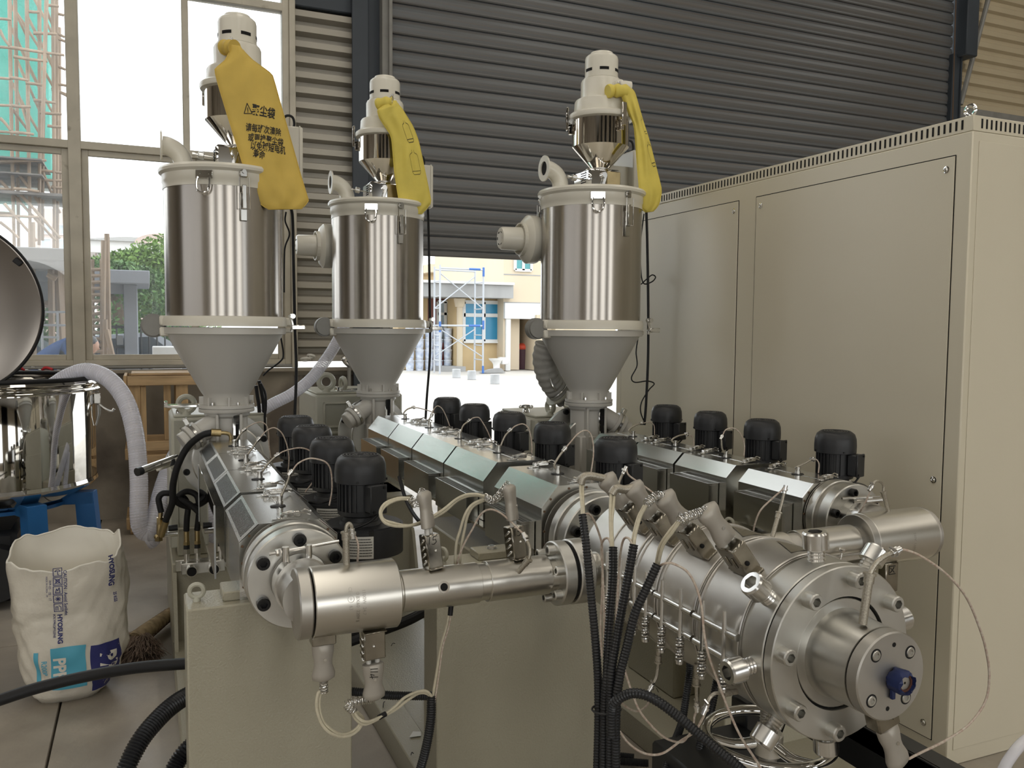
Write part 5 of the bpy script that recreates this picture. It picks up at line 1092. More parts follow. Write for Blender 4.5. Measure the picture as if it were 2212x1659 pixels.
conduit('black conduit hanging behind the die, middle one', [(1.244,1.620,0.718), (1.239,1.620,0.699), (1.213,1.600,0.659), (1.157,1.560,0.609), (1.113,1.520,0.569), (1.091,1.500,0.522)], .0098)
conduit('black conduit hanging behind the die, right one above the handwheel', [(1.416,1.750,0.608), (1.421,1.750,0.557), (1.434,1.750,0.505), (1.447,1.750,0.439)], .010)
conduit('short black conduit standing before the middle pedestal, wires entering its top', [(0.613,1.885,0.672), (0.611,1.885,0.611), (0.602,1.890,0.547), (0.590,1.900,0.487), (0.570,1.920,0.391)], .0115)
conduit('black conduit running level behind the two pedestals', [(0.464,2.160,0.597), (0.527,2.140,0.588), (0.578,2.120,0.582), (0.642,2.100,0.578), (0.693,2.100,0.570)], .0118)
conduit('thick black conduit curving down left of the near pedestal', [(0.149,2.520,0.518), (0.091,2.480,0.515), (0.048,2.440,0.509), (0.006,2.400,0.490), (-0.032,2.360,0.462), (-0.065,2.320,0.413), (-0.090,2.300,0.334)], .0250, pitch=.0075, n=18)
conduit('second thick black conduit low beside the near pedestal', [(0.143,2.460,0.405), (0.090,2.420,0.392), (0.058,2.400,0.364), (0.019,2.360,0.303)], .0245, pitch=.0075, n=18)
for lab, p in (('short black conduit stub on the floor behind the conduit bundle', [(1.498,2.550,0.030), (1.536,2.528,0.030), (1.570,2.503,0.030)]), ('second black conduit stub on the floor behind the conduit bundle', [(1.478,2.516,0.030), (1.538,2.485,0.030), (1.597,2.450,0.030)])): conduit(lab, p, .014)
tag(obj('power_cable', M().tube([(-0.435,2.550,0.541), (-0.371,2.550,0.553), (-0.284,2.550,0.571), (-0.172,2.550,0.584), (-0.044,2.500,0.608), (0.091,2.450,0.619), (0.168,2.420,0.625)], .0158, 12, 8), m_rubber), 'thick black power cable sagging in front of the sacks', 'cable')
wire('power_cable', 'thick black cable lying across the frame behind the near pedestal', [(0.584,2.750,0.495), (0.644,2.750,0.508), (0.739,2.800,0.506), (0.842,2.850,0.510), (0.930,2.900,0.522), (1.009,2.950,0.535)], .0165, m_rubber)
wire('power_cable', 'thinner black cable above the thick one behind the near pedestal', [(0.609,2.850,0.487), (0.703,2.850,0.494), (0.803,2.900,0.492), (0.910,2.950,0.502)], .008, m_rubber)
for lab, p in (('black cable hanging from the left loader control box', [(0.645,4.160,2.118), (0.655,4.160,2.066), (0.661,4.180,1.871), (0.668,4.200,1.561), (0.673,4.200,1.336), (0.665,4.200,1.126), (0.662,4.200,1.042)]), ('black cable hanging from the middle loader control box', [(1.506,4.720,2.238), (1.512,4.720,2.049), (1.518,4.720,1.730), (1.521,4.720,1.409), (1.502,4.720,1.139), (1.494,4.720,0.998)]), ('black cable hanging from the right loader control box', [(2.469,3.920,2.180), (2.478,3.920,2.023), (2.490,3.920,1.727), (2.497,3.920,1.428), (2.491,3.920,1.177), (2.482,3.920,1.031)])):
    wire('power_cable', lab, p, .0072, m_rubber)
wire('signal_cable', 'thin black cable with a loop beside the right hopper', [(2.461,3.930,2.166), (2.444,3.930,2.022), (2.447,3.930,1.875), (2.466,3.930,1.797), (2.518,3.930,1.806), (2.541,3.930,1.831), (2.520,3.930,1.843), (2.489,3.930,1.822), (2.451,3.930,1.791)], .0035, m_rubber)
wire('signal_cable', 'thin black cable wandering below the right hopper towards the cabinet', [(2.419,3.900,1.504), (2.409,3.900,1.429), (2.416,3.900,1.355), (2.383,3.900,1.293), (2.406,3.900,1.266), (2.494,3.920,1.270), (2.539,3.920,1.255), (2.507,3.920,1.222), (2.462,3.920,1.158), (2.457,3.920,1.103), (2.482,3.920,1.046)], .0035, m_rubber)
wire('signal_cable', 'thin black cable hooked at the right of the left hopper', [(0.631,4.200,2.096), (0.627,4.200,2.052), (0.646,4.200,1.993), (0.626,4.200,1.933), (0.621,4.200,1.871), (0.619,4.200,1.712)], .004, m_rubber)
wire('signal_cable', 'thin black cable dropping below the left hopper ring', [(0.595,4.150,1.494), (0.605,4.150,1.417), (0.592,4.150,1.384), (0.542,4.200,1.338), (0.516,4.200,1.312)], .004, m_rubber)
for k, (lab, p) in enumerate((('black cable behind the left hopper cone, nearest the cone', [(0.495,4.300,1.259), (0.501,4.300,1.208), (0.509,4.300,1.140), (0.512,4.300,0.968)]), ('black cable behind the left hopper cone, middle one', [(0.510,4.300,1.283), (0.523,4.300,1.219), (0.531,4.300,1.139), (0.535,4.300,0.932)]), ('black cable behind the left hopper cone, outermost and kinked', [(0.511,4.250,1.273), (0.532,4.250,1.223), (0.534,4.250,1.155), (0.529,4.250,1.099), (0.534,4.250,0.939)]))): wire('motor_cable', lab, p, (.009, .009, .006)[k], m_rubber)
wire('motor_cable', 'black cable hanging under the middle extruder beside its support', [(0.934,3.300,0.946), (0.930,3.200,0.880), (0.928,3.100,0.845), (0.930,3.000,0.825), (0.970,3.000,0.800)], .0075, m_rubber)
wire('motor_cable', 'black cable hanging straight under the middle extruder tray', [(1.073,3.400,0.838), (1.075,3.400,0.782), (1.075,3.400,0.703)], .006, m_rubber)

m_whiteedge = mat('frosted_edge', (.55, .57, .58), .4)
# ------------------------------------------------------------------ water hoses and manifold of the left extruder
mf = thing('water_manifold', 'steel cooling water manifold with two black ports on the left extruder frame', 'manifold', (.24, 4.08, .44))
a, b = Vector((0.131,4.060,0.455)), Vector((0.320,4.060,0.448)); zc = (a.z+b.z)/2
bar = obj('manifold_bar', M().box(a.x, b.x, 4.035, 4.085, zc-.026, zc+.026, .003), m_steel, mf)
obj('mounting_plate', M().box(a.x-.022, b.x+.018, 4.086, 4.099, zc-.022, zc+.030, .002), m_zinc, mf)
for px in (414, 462):
    x = Vector((0.173,4.000,0.467)).x if px == 414 else Vector((0.268,4.000,0.463)).x
    pt = obj('port', M().lathe([(.020, 0), (.020, .02), (.024, .024), (.024, .05)], (x, 4.036, zc), (0, -1, 0), 20), m_zinc, mf); obj('port_cap', M().lathe([(.0205, 0), (.0205, .003)], (x, 3.9868, zc), (0, -1, 0), 20), m_hole, pt)
tops = [(0.156,4.050,0.613), (0.202,4.050,0.609), (0.257,4.050,0.608), (0.303,4.050,0.604)]
for k, t in enumerate(tops):
    x = t[0]; z = zc+.026; f = M(); f.cyl((x, 4.06, z), (x, 4.06, z+.042), .0125, n=14); f.lathe([(.017, .040), (.017, .062)], (x, 4.06, z), (0, 0, 1), 6); obj('check_valve', f, m_zinc, mf)
    g = M(); g.lathe([(.0145, .062), (.0145, .080)], (x, 4.06, z), (0, 0, 1), 6); obj('valve_collar', g, m_blackpl, mf)
    h = M(); h.lathe([(.015, .080), (.015, .095)], (x, 4.06, z), (0, 0, 1), 6); h.cyl((x, 4.06, z+.095), (x, 4.06, z+.150), .0115, n=12); obj('hose_ferrule', h, m_brass, mf)
zt = zc+.026+.145
def hose(label, pts, r=.0135): return tag(obj('rubber_hose', M().tube(pts, r, 10, 8), m_rubber), label, 'hose')
hs = hose('black rubber hose arching from the brass elbow over the left extruder covers', [(0.257,3.860,1.089), (0.216,3.870,1.076), (0.162,3.900,1.026), (0.122,3.920,0.947), (0.101,3.940,0.861), (0.098,3.960,0.784), (0.087,3.980,0.738), (0.069,4.000,0.688), (0.054,4.020,0.633)], .0145)
be = M(); be.cyl((0.255,3.860,1.089), (0.295,3.860,1.086), .0165, n=14); be.tube([(0.293,3.860,1.086), (0.320,3.860,1.083), (0.335,3.860,1.070), (0.336,3.860,1.037)], .0085, 10, 6); be.cyl((0.069,4.000,0.686), (0.048,4.020,0.617), .016, n=12); obj('brass_elbow', be, m_brass, hs)
hose('black hose from the first manifold outlet rising straight', [(tops[0][0], 4.06, zt), (0.159,4.050,0.680), (0.164,4.050,0.731), (0.153,4.060,0.767), (0.125,4.060,0.791)])
hose('black hose from the second manifold outlet looping left', [(tops[1][0], 4.06, zt), (0.210,4.040,0.710), (0.204,4.040,0.778), (0.169,4.040,0.804), (0.137,4.030,0.799), (0.109,4.020,0.770)])
hose('black hose with gold printing from the third manifold outlet', [(tops[2][0], 4.06, zt), (0.248,4.020,0.658), (0.218,4.010,0.701), (0.182,4.010,0.741), (0.144,4.010,0.769), (0.113,4.010,0.780)])
hose('black hose from the fourth manifold outlet turning back under the cover', [(tops[3][0], 4.06, zt), (0.304,4.080,0.662), (0.294,4.090,0.713), (0.232,4.060,0.732), (0.161,4.030,0.739), (0.120,4.000,0.765), (0.105,4.000,0.791)])
hc = hose('short black hose bending over left of the extruder frame', [(0.102,4.020,0.804), (0.061,4.020,0.807), (0.043,4.020,0.787), (0.046,4.020,0.754), (0.052,4.020,0.724)])
vb = M(); vb.cyl((0.050,4.020,0.725), (0.047,4.020,0.692), .010, n=10); vb.lathe([(.016, 0), (.016, .03)], (0.047,4.020,0.671), (0, 0, 1), 6); vb.cyl((0.045,4.020,0.675), (0.042,4.020,0.613), .0125, n=12); vb.lathe([(.018, 0), (.018, .022)], (0.040,4.020,0.597), (0, 0, 1), 6); vb.ball((0.034,4.020,0.614), .014, 10, 8); obj('valve_body', vb, m_brass, hc)
pp = thing('drain_pipe', 'two silver stub pipes sticking out left of the extruder frame', 'pipe', (.02, 4.05, .5))
for y_, r_ in ((1154, .013), (1142, .015)):
    q = M(); q.cyl((0.078,4.100,0.604), (0.121,4.100,0.604), r_, n=14) if y_ == 1154 else q.cyl((0.083,4.160,0.616), (0.123,4.160,0.617), r_, n=14); obj('stub', q, m_chrome if y_ == 1154 else m_blackpl, pp)
obj('stub_rod', M().cyl((0.045,4.080,0.603), (0.097,4.100,0.600), .008, n=10), m_chrome, pp)
hb = tag(obj('lever_handle', M().cyl((-0.031,3.950,0.923), (0.121,4.100,0.951), .017, n=18).obox((0.075,4.060,0.928), (.09, .012, .03), Matrix.Rotation(-.33, 3, 'Y'), .002), m_chrome), 'chrome tubular lever with black end left of the left extruder', 'handle')
obj('end_plug', M().cyl((-0.042,3.940,0.921), (-0.024,3.957,0.924), .0185, n=18), m_blackpl, hb)
cg = obj('clear_guard', M().box(.178, .180, 2.62, 3.42, .80, 1.02), m_acryl, E1); obj('guard_edge', M().box(.1765, .1815, 2.617, 2.620, .80, 1.02).box(.1765, .1815, 3.42, 3.423, .80, 1.02), m_whiteedge, cg)

# ------------------------------------------------------------------ mixer on the left with open lid
mc = Vector((-0.789,5.600,1.246)); mz = mc.z
MX = thing('pellet_mixer', 'big mirror-steel pellet mixer bowl on blue legs with its lid standing open', 'mixer', (mc.x, 5.6, 0))
zb = Vector((-0.340,5.600,0.645)).z
bw = M().lathe([(.49, mz-.03), (.505, mz-.05), (.510, mz-.06), (.510, zb+.015)], (mc.x, 5.6, 0), (0, 0, 1), 96, False, False); bw.lathe([(.497, mz-.03), (.497, zb+.02), (0, zb+.015)], (mc.x, 5.6, 0), (0, 0, 1), 64, False, False)
bo = obj('bowl', bw, m_polish, MX, angle=50)
rb = M()
for z0, h in ((mz-.012, .030), (mz-.055, .026)): rb.lathe([(.50, z0-h), (.528, z0-h+.004), (.540, z0-h*.5), (.530, z0-.003), (.50, z0)], (mc.x, 5.6, 0), (0, 0, 1), 96, False, False)
obj('rim_band', rb, m_polish, MX); obj('gasket', M().torus((mc.x, 5.6, mz-.002), (0, 0, 1), .520, .012, 96, 10), m_rubber, MX)
cnm = M().lathe([(.512, zb+.02), (.518, zb), (.505, zb-.02), (.37, zb-.095), (.36, zb-.105), (0, zb-.11)], (mc.x, 5.6, 0), (0, 0, 1), 80, False, False); obj('bowl_bottom', cnm, m_polish, MX, angle=30)
obj('bag_lining', M().lathe([(.47, mz-.06), (.40, mz-.045), (.30, mz-.07), (0, mz-.06)], (mc.x, 5.6, 0), (0, 0, 1), 24, False, False), glassy('bag_film', dust=.3, dscale=8), MX)
lg = M(); zl = zb-.085
plat = M().lathe([(.36, zl-.05), (.36, zl-.03)], (mc.x, 5.6, 0), (0, 0, 1), 48); obj('leg_ring', plat, m_blue, MX)
for a in (radians(-10), radians(-62), radians(170), radians(118)):
    d = Vector((cos(a), sin(a), 0)); t = Vector((-sin(a), cos(a), 0)); R = Matrix((d, t, Vector((0, 0, 1)))).transposed(); c0 = Vector((mc.x, 5.6, 0)); z_ = Vector((0, 0, 1))
    q = M().obox(c0+d*.36+z_*(zl-.02), (.30, .10, .07), R, .004)
    q.prism([(-.05, zl+.012), (.05, zl+.012), (.095, 0), (-.015, 0)], c0+d*.46-t*.05, d, z_, t, .10); obj('leg', q, m_blue, MX)
lc = Vector((-1.053,5.620,1.636))
ld = M().lathe([(.0, -.045), (.30, -.040), (.46, -.015), (.505, 0), (.515, .008), (.515, .016), (.50, .018)], lc, (.05, -1, -.06), 96, False, False); ld.lathe([(.50, .014), (.46, .006), (.30, -.012), (0, -.016)], lc, (.05, -1, -.06), 96, False, False)
lo = obj('lid', ld, mat('lid_steel', (.20, .18, .16), .20, 1, var=.15, vscale=2), MX, angle=25); obj('lid_gasket', M().torus(lc+Vector((0, -.012, 0)), (.05, -1, -.06), .512, .009, 96, 8), m_rubber, MX)
obj('lid_tab', M().obox((-0.660,5.600,1.903), (.045, .02, .03), Matrix.Rotation(radians(40), 3, 'Y'), .003), m_rubber, lo)
ct = Vector((-0.275,5.550,1.096))
cm = M(); cm.obox(ct+Vector((-.035, 0, .03)), (.05, .03, .10), None, .003); cm.obox(ct+Vector((.01, 0, .02)), (.035, .035, .06), None, .003); cm.tube([ct+Vector((.012, 0, -.01)), ct+Vector((.05, 0, -.045)), ct+Vector((.085, 0, -.06)), ct+Vector((.10, 0, -.045))], .008, 8); cm.tube([ct+Vector((.02, 0, -.02)), ct+Vector((.018, 0, -.08)), ct+Vector((.0, 0, -.14))], lambda t: .009-.004*t, 8); cm.cyl(ct+Vector((-.04, 0, .06)), ct+Vector((.02, 0, .06)), .006, n=8); cm.box(ct.x-.075, ct.x-.02, ct.y-.004, ct.y+.004, ct.z-.10, ct.z-.094)
obj('lid_clamp', cm, m_zinc, MX)
dr = M().cyl(Vector((mc.x-.2, 5.05, .12)), Vector((mc.x-.2, 5.45, .12)), .12, n=24); obj('drive_motor', M().box(mc.x-.42, mc.x+.12, 5.3, 5.8, .02, .42, .03).cyl((mc.x+.02, 5.3, .2), (mc.x+.02, 5.2, .2), .15, n=28), m_motor, MX)
# clear spiral hoses
def spiral_hose(label, pts, r, pitch=.013):
    T = obj('suction_hose', M().tube(pts, r, 20, 10), m_hose, angle=60); tag(T, label, 'hose')
    P = resample(smooth_path(pts, 12), .01); L = .01*len(P)
    obj('spiral_wire', M().coil(pts, r*.97, r*.06, L/pitch, 4, 16), m_hosewire, T); return T
spiral_hose('clear ribbed suction hose arching out of the mixer bowl to the floor', [(-0.481,5.500,1.201), (-0.400,5.450,1.256), (-0.302,5.400,1.284), (-0.190,5.300,1.240), (-0.104,5.200,1.120), (-0.059,5.100,0.942), (-0.045,5.050,0.717), (-0.048,5.000,0.522), (-0.036,5.000,0.439), (0.001,5.000,0.415), (0.033,5.020,0.485), (0.072,5.100,0.623), (0.130,5.200,0.762), (0.206,5.300,0.880)], .047)
spiral_hose('second clear hose run rising behind the left gearbox', [(-0.009,5.150,0.324), (0.025,5.150,0.352), (0.077,5.200,0.497), (0.130,5.250,0.646), (0.200,5.300,0.825)], .044)
spiral_hose('clear ribbed suction hose rising from behind the left hopper towards the middle one', [(0.567,4.900,1.065), (0.656,4.900,1.114), (0.764,4.900,1.169), (0.877,4.950,1.249), (0.967,5.000,1.348), (1.043,5.050,1.450), (1.107,5.100,1.566)], .033)

# ------------------------------------------------------------------ pine crate, sacks, broom, pliers
CR = thing('pine_crate', 'open pine slat crate standing against the wall under the window', 'crate', (.10, 6.80, 0))
def plank(x0, x1, y0, y1, z0, z1, m=None): obj('plank', M().box(x0, x1, y0, y1, z0, z1, .003), m or m_wood, CR)
for y in (6.80, 7.22):
    for x in (-.124, .205, .56): plank(x, x+.085, y, y+.025, 0, 1.13)
    for z in (1.105, .62, .52, .02): plank(-.124, .645, y-.022, y-.001, z, z+.07, m_woodx)
for x in (-.150, .647):
    for z in (1.10, .56, .04): plank(x, x+.022, 6.78, 7.25, z, z+.08)
plank(-.1, .64, 6.83, 7.2, 1.177, 1.195, m_woodx); plank(-.036, .0, 6.80, 6.86, .07, 1.1); plank(.12, .17, 6.83, 6.86, .69, 1.1)
def make_sack(label, cx, cy, rows, prints=True):
    """rows: (z, centre x offset, half width, half depth)"""
    def sec(z):
        for (z0, *a), (z1, *b) in zip(rows, rows[1:]):
            if z <= z1: t = max(0, (z-z0)/(z1-z0)); t = t*t*(3-2*t); return [p+(q-p)*t for p, q in zip(a, b)]
        return list(rows[-1][1:])
    top = rows[-1][0]
    def surf(th, z, inset=0., wr=1.):
        ox, rx, ry = sec(z); c, s_ = cos(th), sin(th); p = .72
        x = ox+(rx-inset)*abs(c)**p*(1 if c > 0 else -1); y = (ry-inset)*abs(s_)**p*(1 if s_ > 0 else -1)
        w = wr*(.004*sin(7*th+14*z)*min(1, z*6)+.003*sin(3*th-31*z+2)+.0035*sin(13*th+47*z)*max(0, sin(9*z))-.007*max(0, 1-abs(z-.36-.02*sin(3*th))/.025)+.002*sin(5*th+90*z)*max(0, 1-abs(z-.38)/.09)+.001*sin(23*th-60*z))
        k = 1+w/max(.1, sqrt(x*x+y*y)); return Vector((cx+x*k, cy+y*k, z))
    def rimz(th): return top+.045*sin(th)+.007*sin(5*th+1)+.005*sin(9*th)+.003*sin(17*th+.6)+.035*max(0, cos(th-.1))**14
    n = 96; T = M()
    for j in range(46):
        f = j/45
        for i in range(n): th = 2*pi*i/n; T.v.append(tuple(surf(th, rimz(th)*f)))
    for j in range(45):
        for i in range(n): T.f.append((j*n+i, j*n+(i+1) % n, (j+1)*n+(i+1) % n, (j+1)*n+i))
    T.f.append(tuple(range(n))[::-1])
    o = obj('sack', T, m_sack, angle=75); tag(o, label, 'sack')
    I = M()
    for j in range(14):
        f = 1-.5*j/13
        for i in range(n): th = 2*pi*i/n; I.v.append(tuple(surf(th, rimz(th)*f, .004+.004*j/13)))
    for j in range(13):
        for i in range(n): I.f.append((j*n+i, j*n+(i+1) % n, (j+1)*n+(i+1) % n, (j+1)*n+i))
    I.f.append(tuple(13*n+i for i in range(n))); obj('lining', I, m_sackin, o, angle=75)
    obj('rim_fold', M().tube([surf(2*pi*i/n, rimz(2*pi*i/n), .003) for i in range(n+1)], .004, 6, 1), m_sackin, o)
    def front(x, z, lift=.0022):
        ox, rx, ry = sec(z); q = max(-.995, min(.995, (x-cx-ox)/rx)); c = abs(q)**(1/.72); th = -atan2(sqrt(max(0, 1-c*c)), c*(1 if q > 0 else -1)); p = surf(th, z); p.y -= lift; return p
    return o, front
SK = [(0, -.0, .115, .10), (.04, .005, .150, .135), (.12, .02, .185, .16), (.22, .025, .205, .17), (.34, .020, .215, .165), (.44, .015, .222, .16), (.52, .012, .220, .165), (.585, .004, .214, .17), (.615, -.002, .210, .17)]
sxy = Vector((-0.336,3.804,0.000)); SXc, SYc = sxy.x+.015, sxy.y+.14
sack1, fr1 = make_sack('open white woven sack with blue and cyan printing beside the extruder frame', SXc, SYc, SK)
def vtext(body, px, h, m, parent, fr, bold=.0, sp=1., sx=1., y=None):
    """print running down the sack"""
    p = Vector(px); return obj('lettering', text_mesh(body, h, lambda u, v: fr(p.x+v, p.z-u*sx), bold=bold, spacing=sp), m, parent, smooth=False)
def patch(x0, x1, z0, z1, m, parent, fr, name='colour_block', lift=.0016):
    obj(name, M().grid(lambda u, v: fr(x0+(x1-x0)*u+.05*(z0+(z1-z0)*v-z0)*0, z0+(z1-z0)*v, lift), 14, 14), m, parent, angle=75)
vtext('CAUTION : Avoid Sunlight', (-0.312,3.720,0.567), .0168, m_navy, sack1, fr1, .0003)
vtext('HYOSUNG', (-0.336,3.720,0.387), .0245, m_navy, sack1, fr1, .0010)
vtext('POLYPROPYLENE', (-0.357,3.720,0.390), .0125, m_navy, sack1, fr1, .0002)
vtext('WP-05 · 02 · 17', (-0.366,3.720,0.532), .013, m_navy, sack1, fr1); vtext('MADE IN KOREA · PP', (-0.377,3.720,0.548), .009, m_navy, sack1, fr1)
for k in range(5):
    p = Vector((-0.338,3.720,0.562)); z = p.z-.0365*k; s_ = .0155; g = fr1
    sq = [(-s_, -s_), (s_, -s_), (s_, s_), (-s_, s_), (-s_, -s_)]
    art = [[[(-.010, .002), (-.004, .009), (.004, .009), (.010, .002), (-.010, .002)], [(0, .002), (0, -.010), (.004, -.011)]], [[(-.011, -.011), (.011, .011)], [(-.011, .011), (.011, -.011)], [(-.006, -.008), (.006, -.008), (.006, .006), (-.006, .006), (-.006, -.008)]],
           [[(-.008, -.010), (-.004, .006), (.0, -.002), (.005, .010), (.008, -.010), (-.008, -.010)]], [[(-.010, 0), (.010, 0)], [(0, -.010), (0, .010)], [(-.007, -.007), (.007, .007)], [(-.007, .007), (.007, -.007)]], [[(-.009, -.010), (-.009, .004), (-.002, .004), (-.002, -.010)], [(.002, .008), (.009, .002), (.009, -.010)]]][k]
    obj('handling_mark', strokes([sq]+art, .0026, lambda u, v: g(p.x+u, z+v)), m_navy, sack1, smooth=False)
c0, c1 = Vector((-0.427,3.740,0.240)), Vector((-0.411,3.740,0.098)); patch(c0.x, c1.x, c1.z, c0.z, m_cyan, sack1, fr1)
c0, c1 = Vector((-0.370,3.720,0.253)), Vector((-0.243,3.720,0.071)); patch(c0.x, c1.x, c1.z, c0.z, m_cyan, sack1, fr1)
c0, c1 = Vector((-0.226,3.780,0.245)), Vector((-0.117,3.780,0.037)); patch(c0.x, c1.x, c1.z, c0.z, m_navy, sack1, fr1)
vtext('PPR', (-0.342,3.720,0.212), .062, m_sackin, sack1, lambda x, z: fr1(x, z, .003), .0022); vtext('R200P', (-0.393,3.730,0.205), .025, m_cyan, sack1, fr1, .0004)
vtext('PR', (-0.165,3.760,0.209), .085, m_sackin, sack1, lambda x, z: fr1(x, z, .003), .003)
vtext('HYOSUNG', (-0.148,3.720,0.602), .026, m_navy, sack1, fr1, .001); vtext('25 KGS', (-0.133,3.740,0.446), .013, m_navy, sack1, fr1, .0004)
sack2, fr2 = make_sack('second white sack at the picture edge with a navy printed band', SXc-.455, SYc-.01, [(z, -o, a*.98, b) for z, o, a, b in SK])
c0, c1 = Vector((-0.590,3.720,0.579)), Vector((-0.500,3.720,0.432)); patch(c0.x, c1.x, c1.z, c0.z, m_navy, sack2, fr2)
def htext(body, px, h, m, parent, fr, bold=0.): p = Vector(px); obj('lettering', text_mesh(body, h, lambda u, v: fr(p.x+u, p.z+v), 'RIGHT', bold), m, parent, smooth=False)
htext('HYOSUNG', (-0.505,3.720,0.537), .022, m_sackin, sack2, lambda x, z: fr2(x, z, .003), .0005); htext('POLYPROPYLENE', (-0.507,3.720,0.517), .012, m_sackin, sack2, lambda x, z: fr2(x, z, .003)); htext('PP', (-0.512,3.720,0.490), .03, m_sackin, sack2, lambda x, z: fr2(x, z, .003), .001)
BR = thing('straw_broom', 'short straw broom lying on the concrete beside the left frame', 'broom', (-0.034,4.389,0.000))
h0, h1, hm = Vector((0.104,4.671,0.060)), Vector((-0.028,4.376,0.070)), Vector((-0.069,4.303,0.060))
obj('bound_handle', M().tube([h0, h0.lerp(h1, .5), h1, hm], lambda t: .030+.012*t, 14, 5), m_straw, BR)
bd = M()
for k in range(11): q = h0.lerp(hm, .12+.08*k); bd.torus(q, h1-h0, .032+.011*k/11, .0022, 18, 5)
obj('red_binding', bd, m_brown, BR, kind='stuff')
bs = M(); random.seed(11); bc = Vector((-0.043,4.188,0.035)); dirh = (hm-h0).normalized(); side = Vector((dirh.y, -dirh.x, 0))
for k in range(900):
    a = random.uniform(-1, 1); L = random.uniform(.16, .27)*(1-.15*a*a); d = (dirh+side*a*.95+Vector((0, 0, random.uniform(-.28, .05)))).normalized(); s0 = hm-dirh*.03+side*a*.05+Vector((0, 0, random.uniform(-.02, .03)))
    pts = [s0]
    for q in range(4): pts.append(pts[-1]+d*(L/4)+Vector((random.uniform(-.013, .013), random.uniform(-.013, .013), random.uniform(-.011, .009))))
    bs.tube([Vector((p.x, p.y, max(.006, p.z))) for p in pts], .0016, 3, 1, False)
obj('bristles', bs, m_strawd, BR, kind='stuff')
for k, (lab, px) in enumerate((('red-handled pliers on the ledge, rightmost', (-0.730,7.380,1.219)), ('red-handled pliers on the ledge, middle ones', (-0.844,7.380,1.220)), ('red-handled pliers on the ledge, half hidden by the lid', (-0.939,7.380,1.217)))):
    p = Vector(px); s = -1 if k == 0 else 1; p.z = 1.205
    T = thing('pliers', lab, 'pliers', p)
    obj('handle', M().tube([p, p+Vector((s*-.03, -.012, .014)), p+Vector((s*-.075, -.02, .0))], .010, 8).tube([p, p+Vector((s*-.035, .012, .004)), p+Vector((s*-.08, .02, .0))], .010, 8), m_red, T)
    obj('jaw', M().obox(p+Vector((s*.03, 0, .008)), (.06, .02, .014), Matrix.Rotation(-s*.4, 3, 'Y'), .003), m_zinc, T)
tag(obj('rope_coil', M().torus((1.258,7.360,1.270), (0, .3, 1), .035, .012, 20, 8).torus((1.307,7.370,1.293), (.3, .5, 1), .03, .011, 20, 8), m_plate), 'small coil of pale rope on the ledge below the corrugated strip', 'rope')
wp = tag(obj('water_pipe', M().tube([((1.607,7.250,1.016)[0], 7.25, 0), (1.608,7.250,1.335), (1.617,7.250,1.435)], .016, 10, 1), m_rail), 'vertical grey water pipe with a tap behind the middle hopper', 'pipe')
obj('tap', M().tube([(1.597,7.200,1.218), (1.554,7.150,1.252), (1.543,7.150,1.276)], .018, 8, 4).ball((1.547,7.150,1.279), .03, 8, 6), m_zinc, wp)
hd3 = tag(obj('duct_hose', M().tube([(1.920,3.980,1.472), (1.914,4.000,1.392), (1.947,4.020,1.301), (2.001,4.040,1.235), (2.067,4.050,1.183)], lambda t: .062+.003*sin(70*t), 20, 10), mat('grey_fabric_duct', (.40, .39, .36), .6, bump=.4, bscale=30)), 'grey fabric air duct curving down behind the right hopper cone', 'duct')
obj('duct_clamp', M().torus((2.012,4.040,1.224), (.7, 0, -.7), .064, .004, 24, 6).tube([(1.928,3.960,1.290), (1.940,3.950,1.252), (1.962,3.950,1.227)], .006, 6), m_zinc, hd3); obj('duct_flange', M().ring((2.049,4.060,1.232), (2.055,4.060,1.227), .115, .03, 28), m_cream2, hd3)

# ------------------------------------------------------------------ die cart: threaded post, handwheel, black stand and beams
HW = thing('handwheel', 'chrome handwheel lying flat around a threaded post under the die', 'handwheel', (DX, 1.36, .70))
hw = M().torus((DX, 1.365, .700), (0, 0, 1), .128, .0118, 56, 10)
obj('wheel_rim', hw, m_chrome, HW)
for k in range(3):
    a = radians(35+120*k); d = Vector((cos(a), sin(a), 0)); c0 = Vector((DX, 1.365, .690)); obj('spoke', M().tube([c0+d*.02, c0+d*.07+Vector((0, 0, -.006)), c0+d*.125+Vector((0, 0, .008))], lambda t: .013-.003*t, 10, 6), m_chrome, HW)
obj('hub', M().cyl((DX, 1.365, .665), (DX, 1.365, .712), .030, n=24, b=.003), m_steel, HW)
tp = M().lathe([(.019 if k % 2 else .0168, .58+.0032*k) for k in range(64)], (DX, 1.365, 0), (0, 0, 1), 20); tag(obj('threaded_post', tp, m_steel_d), 'vertical threaded steel post carrying the die above the handwheel', 'post')
ST = thing('die_stand', 'black steel stand and side beam carrying the die post', 'stand', (DX, 1.40, 0))
obj('stand_block', M().box(1.06, 1.31, 1.34, 1.62, .0, .60, .006), m_blackpl, ST); obj('side_beam', M().box(1.405, 1.46, .95, 1.75, .655, .70, .003).box(1.405, 1.412, .95, 1.75, .60, .70, .001), m_blackpl, ST)
obj('cross_beam', M().box(1.30, 1.42, 1.58, 1.64, .58, .66, .004), m_blackpl, ST)
tag(obj('floor_angle', M().prism([(0, 0), (.06, 0), (.06, .006), (.006, .006), (.006, .05), (0, .05)], (1.668,2.802,0.020), (1, 0, 0), (0, 0, 1), (.10, -1, 0), .9), m_blackpl), 'black steel angle bar on the floor beside the right frame', 'bar')
tag(obj('clear_tube', M().tube([(1.461,1.050,0.714), (1.485,1.050,0.745), (1.528,1.050,0.773), (1.587,1.050,0.780)], .010, 12, 8), m_hose), 'clear plastic tube at the lower right picture corner', 'tube')
random.seed(4)
